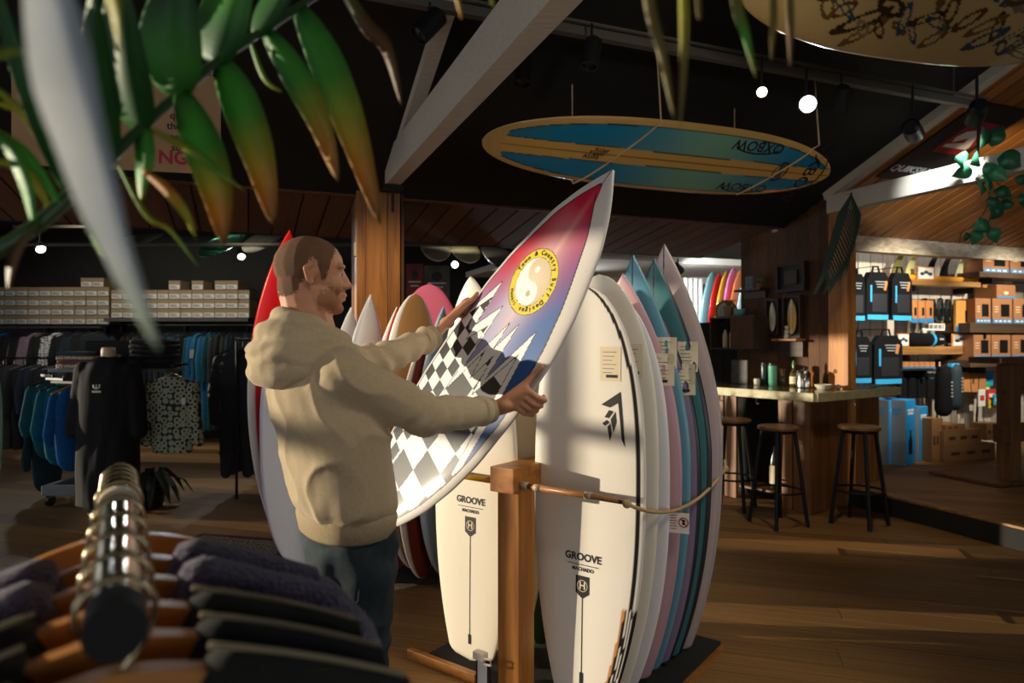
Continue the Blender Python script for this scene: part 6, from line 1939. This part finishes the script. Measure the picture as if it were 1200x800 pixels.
# ------------------------------------------------------------------ palm in the foreground
def leaf_material(name, rough=.35, tr=.35):
    m = bpy.data.materials.new(name); m.use_nodes = True
    nt = m.node_tree; N, L = nt.nodes, nt.links; b = N['Principled BSDF']; out = N['Material Output']
    a = N.new('ShaderNodeAttribute'); a.attribute_name = 'paint'
    tc = N.new('ShaderNodeTexCoord'); n = N.new('ShaderNodeTexNoise'); n.inputs['Scale'].default_value = 35; n.inputs['Detail'].default_value = 4
    L.new(tc.outputs['Object'], n.inputs['Vector'])
    mr = N.new('ShaderNodeMapRange'); mr.inputs['To Min'].default_value = .75; mr.inputs['To Max'].default_value = 1.25
    L.new(n.outputs['Fac'], mr.inputs['Value'])
    mx = N.new('ShaderNodeVectorMath'); mx.operation = 'SCALE'
    L.new(a.outputs['Color'], mx.inputs[0]); L.new(mr.outputs[0], mx.inputs['Scale'])
    L.new(mx.outputs[0], b.inputs['Base Color']); b.inputs['Roughness'].default_value = rough
    t = N.new('ShaderNodeBsdfTranslucent'); L.new(mx.outputs[0], t.inputs['Color'])
    ms = N.new('ShaderNodeMixShader'); ms.inputs[0].default_value = tr
    L.new(b.outputs[0], ms.inputs[1]); L.new(t.outputs[0], ms.inputs[2]); L.new(ms.outputs[0], out.inputs['Surface'])
    return m
LEAFM = leaf_material('palm_leaf', .5)
LG, LD, LY, LO, LBR, LGLARE = C('#4f9f3a'), C('#2a6428'), C('#a8a52e'), C('#c98a2c'), C('#6b4a26'), C('#c6cfd4')  # last tone: window glare on the pale leaf put into its colour
PALM0 = Vector((-1.15, .55, 0))
palm = empty('potted_palm', PALM0, 0, 'large palm with drooping fronds hanging into the top corner of the view', 'palm')
MB().lathe([(.16, 0), (.22, .36), (.235, .40), (.215, .40), (.15, .02)], 24).build('pot', mat('grey_pot', '#4a4640', rough=.8), palm, smooth=40)
MB().lathe([(.0, .36), (.205, .37)], 20).build('soil', mat('soil', '#2a2018', rough=1.0), palm)
MB().tube([(0, 0, .3), (.02, 0, .9), (-.01, 0, 1.5), (.0, 0, 1.75)], [.06, .05, .045, .04], 12).build('trunk', mat('palm_trunk', '#5a4630', rough=.9, noise=.4, nscale=30, bump=.8, bscale=40), palm, smooth=True)
def spline(pts, n):
    P = np.array(pts, float); m = len(P)
    t = np.linspace(0, m - 1, n); out = []
    for q in t:
        i = min(int(q), m - 2); f = q - i
        p0, p1, p2, p3 = P[max(i - 1, 0)], P[i], P[i + 1], P[min(i + 2, m - 1)]
        out.append(.5 * ((2 * p1) + (-p0 + p2) * f + (2 * p0 - 5 * p1 + 4 * p2 - p3) * f * f + (-p0 + 3 * p1 - 3 * p2 + p3) * f ** 3))
    return np.array(out)
def leaflet(parent, ctrl, hw, cols, n=14, wide=.4, tip=.02, nrm=None):
    """ctrl: (px, py, depth) along the leaf; hw: half width in px at mid; cols: colours along it"""
    Q = spline(ctrl, n)
    P = [at(*q) - PALM0 for q in Q]
    t = np.linspace(0, 1, n)
    prof = np.where(t < wide, .35 + .65 * np.sin(t / wide * math.pi / 2), np.cos((t - wide) / (1 - wide) * math.pi / 2) ** .8)
    ws = [max(hw * f * q[2] / F, tip * .01) for f, q in zip(prof, Q)]
    vdir = Vector((rnd.uniform(-.25, .25), -1, rnd.uniform(.0, .4))) if nrm is None else Vector(nrm)
    mb = MB().ribbon(P, vdir, ws, .0008)
    me = bpy.data.meshes.new('leaflet'); me.from_pydata(mb.v, [], mb.f)
    for p in me.polygons: p.use_smooth = True
    cc = np.array([[np.interp(x, np.linspace(0, 1, len(cols)), [c[j] for c in cols]) for j in range(3)] for x in t])
    cc = np.repeat(cc, 4, 0)
    a = me.color_attributes.new('paint', 'FLOAT_COLOR', 'POINT')
    a.data.foreach_set('color', np.concatenate([cc, np.ones((len(cc), 1))], 1).astype('f4').ravel())
    me.materials.append(LEAFM)
    return link('leaflet', me, None, parent)
def frond(ctrl, r0, r1, m, n=24):
    Q = spline(ctrl, n)
    return MB().tube([Vector(at(*q)) - PALM0 for q in Q], list(np.linspace(r0, r1, n)), 10).build('frond_stem', m, palm, smooth=True)
STEM = mat('frond_stem_green', '#2f4a26', rough=.4)
f1 = frond([(-420, 260, .62), (-150, 330, .64), (0, 292, .66), (100, 213, .70), (165, 150, .74), (255, 72, .80), (345, 12, .86), (420, -40, .92)], .009, .004, STEM)
GY = [LD, LG, LG, LY, LO, LBR]; GG = [LD, LG, LG, LG, LY]; DG = [LD, LD, LD, LD]
for c, hw, cols in (
    ([(212, 108, .76), (236, 165, .75), (255, 225, .75), (263, 288, .76)], 22, GY),
    ([(258, 70, .80), (282, 120, .79), (306, 190, .79), (321, 265, .80)], 22, GY),
    ([(312, 36, .84), (345, 85, .83), (376, 145, .83), (397, 214, .84)], 17, GY),
    ([(350, 8, .87), (384, 75, .86), (416, 160, .86), (446, 264, .87)], 21, GY),
    ([(395, -25, .9), (430, 30, .9), (455, 60, .9), (471, 125, .91)], 9, [LD, LBR, LBR, LBR]),
    ([(168, 146, .74), (172, 185, .73), (166, 235, .73)], 13, GG),
    ([(172, 150, .74), (230, 180, .73), (286, 224, .74)], 4.5, [LY, LY, LG, LY]),
    ([(168, 200, .72), (196, 222, .71), (218, 250, .71), (230, 280, .72)], 6.5, [LO, LO, LY, LY]),
    ([(292, 44, .83), (310, 92, .83), (331, 108, .83)], 3, [LG, LY]),
    ([(165, 150, .74), (150, 75, .7), (140, -30, .66)], 34, DG),
    ([(207, 112, .77), (205, 40, .74), (210, -40, .72)], 38, [LD, LG, LD, LD]),
    ([(252, 74, .80), (268, 20, .79), (290, -50, .78)], 34, [LD, LD, LG, LD]),
    ([(300, 42, .83), (325, 5, .82), (350, -40, .81)], 18, DG),
    ([(128, 188, .72), (120, 110, .68), (110, -20, .62)], 22, DG),
    ([(78, 222, .69), (48, 140, .66), (16, 50, .64), (-8, -30, .62)], 13, DG),
    ([(88, 220, .69), (108, 262, .69), (122, 304, .70)], 9, [LG, LY, LG, LY]),
    ([(122, 200, .71), (134, 270, .71), (141, 336, .72)], 8, [LG, LO, LO, LBR]),
    ([(95, 213, .70), (60, 165, .69), (20, 128, .68), (-30, 118, .68)], 6, [LY, LG, LY, LY]),
    ([(80, 222, .69), (40, 150, .68), (0, 108, .67), (-30, 100, .67)], 5, [LY, LY, LG]),
    ([(70, 238, .68), (30, 180, .67), (-10, 150, .66)], 7, [LG, LG, LY]),
    ([(60, 246, .68), (35, 205, .67), (0, 190, .66), (-30, 200, .66)], 6, [LY, LY, LG]),
    ([(100, 210, .70), (80, 150, .69), (50, 100, .68), (10, 80, .68)], 5, [LY, LG, LG]),
    ([(40, 262, .67), (32, 215, .66), (10, 170, .66), (-20, 150, .66)], 10, [LG, LG, LD]),
    ([(48, 255, .67), (22, 290, .66), (10, 340, .66)], 10, [LD, LBR, LBR]),
    ([(132, 180, .72), (170, 250, .72), (200, 270, .72), (232, 312, .73)], 3, [LG, LY, LG]),
):
    leaflet(f1, c, hw, cols)
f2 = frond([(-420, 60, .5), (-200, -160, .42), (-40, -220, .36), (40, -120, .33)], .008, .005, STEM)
leaflet(f2, [(40, -160, .33), (66, 0, .32), (97, 115, .31), (128, 230, .31), (155, 315, .315), (188, 410, .32)], 64, [LGLARE, LGLARE, LGLARE, LGLARE, C('#8fa58a')], 20, .35, nrm=(-.62, -.70, .35))
leaflet(f2, [(-40, -120, .36), (-60, 0, .37), (-20, 60, .38), (30, 60, .39)], 16, [LG, LG, LY])
leaflet(f2, [(40, -120, .36), (110, -60, .4), (135, 0, .42), (140, 60, .44)], 14, [LY, LO, LY, LY])
f3 = frond([(-420, 100, .6), (-100, -200, .62), (300, -260, .65), (700, -200, .7), (960, -120, .75)], .009, .004, STEM)
OL = C('#7a6a2e')
for c, hw, cols in (
    ([(520, -130, .68), (530, -40, .68), (541, 24, .69)], 5, [LG, LY, LO]),
    ([(560, -130, .68), (570, -40, .68), (578, 10, .69)], 7, [LG, LG, LY]),
    ([(740, -150, .6), (760, 0, .6), (776, 65, .6), (790, 140, .6)], 7, [OL, OL, OL, OL]),
    ([(795, -150, .6), (801, 0, .6), (801, 70, .6), (797, 150, .6)], 6, [OL, LY, OL, OL]),
    ([(840, -150, .65), (862, 0, .65), (873, 40, .65), (886, 92, .65)], 7, [OL, OL, LG, OL]),
    ([(900, -150, .68), (906, 0, .68), (905, 40, .68), (904, 72, .68)], 5, [OL, OL, OL, LBR]),
    ([(920, -150, .68), (925, 0, .68), (926, 40, .68), (926, 80, .68)], 5, [LBR, OL, LBR, LBR]),
    ([(815, -150, .62), (818, 0, .62), (821, 24, .62)], 4, [OL, OL, LBR]),
):
    leaflet(f3, c, hw, cols)

# ------------------------------------------------------------------ ivy on the beam and hanging frond
IVG = mat('ivy_leaf', '#3f8a5c', rough=.35, noise=.25, nscale=30)
IVD = mat('ivy_leaf_dark', '#2c6444', rough=.4, noise=.25, nscale=30)
iv0 = at(1150, 196, 4.98)
ivy = empty('trailing_plant', iv0, 0, 'trailing green houseplant draped over the lit tie beam', 'plant')
VINE = mat('vine_stem', '#5e5a30', rough=.7)
def heart(size):
    pts = []
    for t in np.linspace(0, 1, 9): pts.append((-.42 * math.sin(math.pi * t ** .75) * (1 - .25 * t), -t))
    return [(x * size, z * size) for x, z in pts] + [(-x * size, z * size) for x, z in pts[::-1][1:-1]]
def ivy_leaf(px, py, size, ang, m, d=4.95):
    p = at(px, py, d) - iv0
    pr = heart(size)
    mb = MB(); vs = []
    for x, z in pr: vs.append((x, -abs(x) * .45, z))
    for x, z in pr: vs.append((x, -abs(x) * .45 + .003, z))
    n = len(pr)
    mb.add(vs, [tuple(range(n))[:]] if False else [(i, i + 1, n - 1 - i) if False else (i, (i + 1) % n, (i + 1) % n + n, i + n) for i in range(n)])
    half = n // 2
    for off in (0, n):
        for i in range(half):
            j = (n - i) % n; j2 = n - i - 1
            if i == 0: mb.f.append((off, off + 1, off + n - 1))
            elif i + 1 <= j2: mb.f.append((off + i, off + i + 1, off + j2, off + j) if i + 1 < j2 else (off + i, off + i + 1, off + j))
    o = mb.build('leaf', m, ivy, p, (R(rnd.uniform(-25, 15)), R(ang), R(rnd.uniform(-40, 40))), smooth=True)
    return o
for px, py, s, a, m in ((1150, 180, .17, 150, IVD), (1162, 178, .17, 200, IVD), (1145, 190, .15, 60, IVG), (1128, 198, .14, 95, IVG), (1140, 205, .14, 75, IVG), (1155, 196, .16, -20, IVG), (1168, 192, .2, -70, IVD),
                        (1150, 212, .16, 10, IVG), (1143, 216, .17, 25, IVG), (1158, 206, .16, -50, IVG), (1135, 190, .1, 90, IVG), (1165, 228, .13, -60, IVD), (1163, 236, .13, 10, IVD), (1172, 247, .12, 30, IVD),
                        (1195, 232, .13, -30, IVD), (1185, 240, .11, 40, IVD), (1143, 268, .14, -70, IVG), (1155, 266, .14, 60, IVG), (1160, 272, .13, -20, IVG), (1133, 278, .07, 0, IVD), (1147, 275, .12, 20, IVG), (1190, 214, .1, -60, IVD)):
    ivy_leaf(px, py - 6, s, a, m)
for pts in ([(1152, 200), (1160, 225), (1162, 250), (1150, 275)], [(1160, 205), (1170, 235), (1188, 232), (1202, 228)], [(1158, 215), (1158, 240), (1140, 265), (1127, 272), (1124, 285)], [(1165, 210), (1175, 225), (1172, 255)]):
    MB().tube([at(a, b_, 4.96) - iv0 for a, b_ in spline([(*q, 0) for q in pts], 10)[:, :2]], .004, 6).build('vine', VINE, ivy, smooth=True)
fr0 = at(995, 228, 6.12)
fr = empty('hanging_frond', fr0, 0, 'dark dried palm frond hanging at the pine post', 'palm frond')
def frp(px, py, d=5.75): return at(px, py, d + .37) - fr0
FRM = mat('dried_frond', '#1f3226', rough=.6)
sp_ = spline([(998, 226, 5.75), (990, 255, 5.72), (978, 295, 5.7), (962, 335, 5.68)], 16)
sp2_ = spline([(998, 226, 5.75), (990, 255, 5.72), (978, 295, 5.7), (966, 325, 5.68)], 24)
MB().tube([frp(*q) for q in sp_], list(np.linspace(.009, .003, 16)), 8).build('stem', FRM, fr, smooth=True)
for k in range(22):
    q = sp2_[k + 1]
    ln = 46 * math.sin(math.pi * min(1, .35 + k / 36)) + 14
    for s in (-1, 1):
        e_ = (q[0] + s * ln * .20 - 8 + rnd.uniform(-3, 3), q[1] + ln * .95, q[2] - .05 * s)
        m_ = (q[0] + s * ln * .22 - 2, q[1] + ln * .42, q[2] - .03 * s)
        MB().ribbon([frp(*q), frp(*m_), frp(*e_)], (.2 * s, -1, .1), [.008, .014, .0015]).build('leaflet', FRM, fr)
MB().tube([(0, -.01, 0), (.03, .06, .02), (.05, .16, .03)], .006, 6).build('tie_cord', ROPE, fr)
# ------------------------------------------------------------------ lamps
def tp(px, drop=.2):
    """point under the track at a picture column"""
    k = (px - 600) / F; d = TV / (.9316 - .3635 * k)
    return Vector(((px - 600) / F * d, d, TZ - drop))
spotlight(at(893, 108, 4.15), (.4, .6, 1.2), 12, WARM, 'small lit warm spotlight above the slung longboard', GLOW_W, 70, .6, .03, TZ, .035, .13)
spotlight(at(947, 122, 4.3), (.6, 0, 1.4), 60, COOL, 'bright cool spotlight facing the viewer on the track', GLOW_C, 75, .7, .04, TZ, .058, .18)
spotlight(at(985, 131, 4.5), uv(4.6, 4.6, .7), 60, WARM, 'spotlight turned aside towards the bar next to the bright cool one', GLOW_W, 66, .6, .04, TZ, .05)
spotlight(at(690, 78, 3.75), at(640, 330, 3.6), 0, COOL, 'unlit black spotlight over the tip of the held board', None, top=TZ, lit=False)
spotlight(at(612, 98, 3.65), at(600, 400, 3.4), 0, COOL, 'unlit black spotlight close to the tie beam', None, top=TZ, lit=False)
spotlight(at(490, 42, 3.5), at(380, 150, 3.3), 0, COOL, 'unlit black spotlight between rafter and tie beam', None, top=TZ, lit=False, s=1.1)
spotlight(at(1072, 158, 4.75), at(1095, 205, 5.6), 0, COOL, 'black spotlight before the sponsor banner', None, top=TZ, lit=False, s=1.2)
spotlight(at(1141, 140, 4.55), at(1112, 206, 5.4), 220, COOL, 'black spotlight at the track end lighting the tie beam', GLOW_C, 34, .5, .03, TZ, .06, .2)
# accessory wall
spotlight(uv(6.7, 4.0, 2.72), uv(7.0, 6.0, 1.45), 380, NEUT, 'roof spotlight aimed at the hanging bags', None, 66, .7, .05, roof_z(4.0))
spotlight(uv(8.5, 4.0, 2.72), uv(8.8, 6.0, 1.45), 280, NEUT, 'roof spotlight aimed at the windowed boxes', None, 66, .7, .05, roof_z(4.0))
spotlight(uv(5.5, 3.75, 2.80), uv(7.4, 4.75, 2.95), 36, WARM, 'added unseen uplight behind the tie beam warming the planked ceiling', GLOW_W, 90, .8, .04, 3.4)  # uplight added out of sight to warm the planks
# bright board room
spotlight((2.05, 8.3, 2.36), gr(850, 9.4, 1.9), 90, COOL, 'ceiling spotlight aimed at the coloured longboards', None, 100, .6, .06, 2.5)
spotlight(uv(4.0, 8.8, 2.05), uv(3.9, 8.5, 2.5), 60, COOL, 'uplight under the white ceiling of the longboard room', None, 150, .6, .08, 2.5)
# rear clothing room
spotlight(at(48, 292, 8.6), (-2.6, 5.6, .3), 40, COOL, 'bright spotlight in the rear room behind the palm', GLOW_C, 100, .7, .05, 3.15, .06)
spotlight(at(283, 301, 8.6), (-1.9, 5.6, .3), 40, COOL, 'bright spotlight in the rear room above the right-hand boxes', GLOW_C, 100, .7, .05, 3.15, .05)
spotlight(at(533, 310, 9.0), (-.8, 7.0, 2.2), 40, COOL, 'bright spotlight in the rear room beside the posters', GLOW_C, 100, .7, .05, 3.15, .05)
spotlight((-3.0, 7.35, 2.75), (-3.0, 8.6, 2.75), 7, NEUT, 'added fill light tucked behind the soffit for the left-hand ceiling boards', None, 130, .7, .05, 3.15)  # unseen fill added to lift the dark boards on the left
spotlight((-.6, 7.75, 2.75), (-.5, 8.9, 2.75), 7, NEUT, 'added fill light tucked behind the soffit for the middle ceiling boards', None, 130, .7, .05, 3.15)  # unseen fill added to lift the dark boards in the middle
spotlight(uv(.9, .3, 3.7), (.1, 2.4, 1.5), 50, NEUT, 'added fill light high behind the viewer aimed at the held board', None, 60, .8, .12, roof_z(.9))  # front fill added out of view for the held board
spotlight(uv(2.3, .6, 3.6), (.5, 2.9, 1.0), 110, NEUT, 'added fill light high behind the viewer aimed at the rack', None, 60, .8, .12, roof_z(.6))  # front fill added out of view for the rack boards
spotlight((-5.6, 8.3, 2.95), (-5.6, 10.1, 1.7), 60, NEUT, 'added hidden fill light for the left-hand shoe boxes', None, 110, .7, .05, 3.15)  # lamp added out of sight to brighten the left boxes
spotlight((-3.9, 8.3, 2.95), (-3.9, 10.1, 1.7), 60, NEUT, 'added hidden fill light for the right-hand shoe boxes', None, 110, .7, .05, 3.15)  # lamp added out of sight to brighten the right boxes
spotlight(uv(1.5, 1.1, 2.62), lbo + UA * 1.4, 34, NEUT, 'added fill light behind the viewer turned up to the slung longboard', None, 60, .8, .1, roof_z(1.1))  # lamp added out of view to brighten the longboard from below
spotlight(uv(-1.5, 1.5, 3.45), (-.85, 5.5, 1.45), 750, (1.0, .8, .52), 'added unseen light behind the viewer aimed at the centre column', None, 26, .7, .06, roof_z(1.5))  # warm lamp added out of view to light the column face
tag(MB().tube([at(575, 335, 8.6) + (at(616, 283, 8.2) - at(575, 335, 8.6)) * 1.78, at(575, 335, 8.6)], .035, 10).build('slanted_pipe', mat('track_grey'), smooth=True), 'grey slanted pipe behind the red edge of the held board', 'pipe')
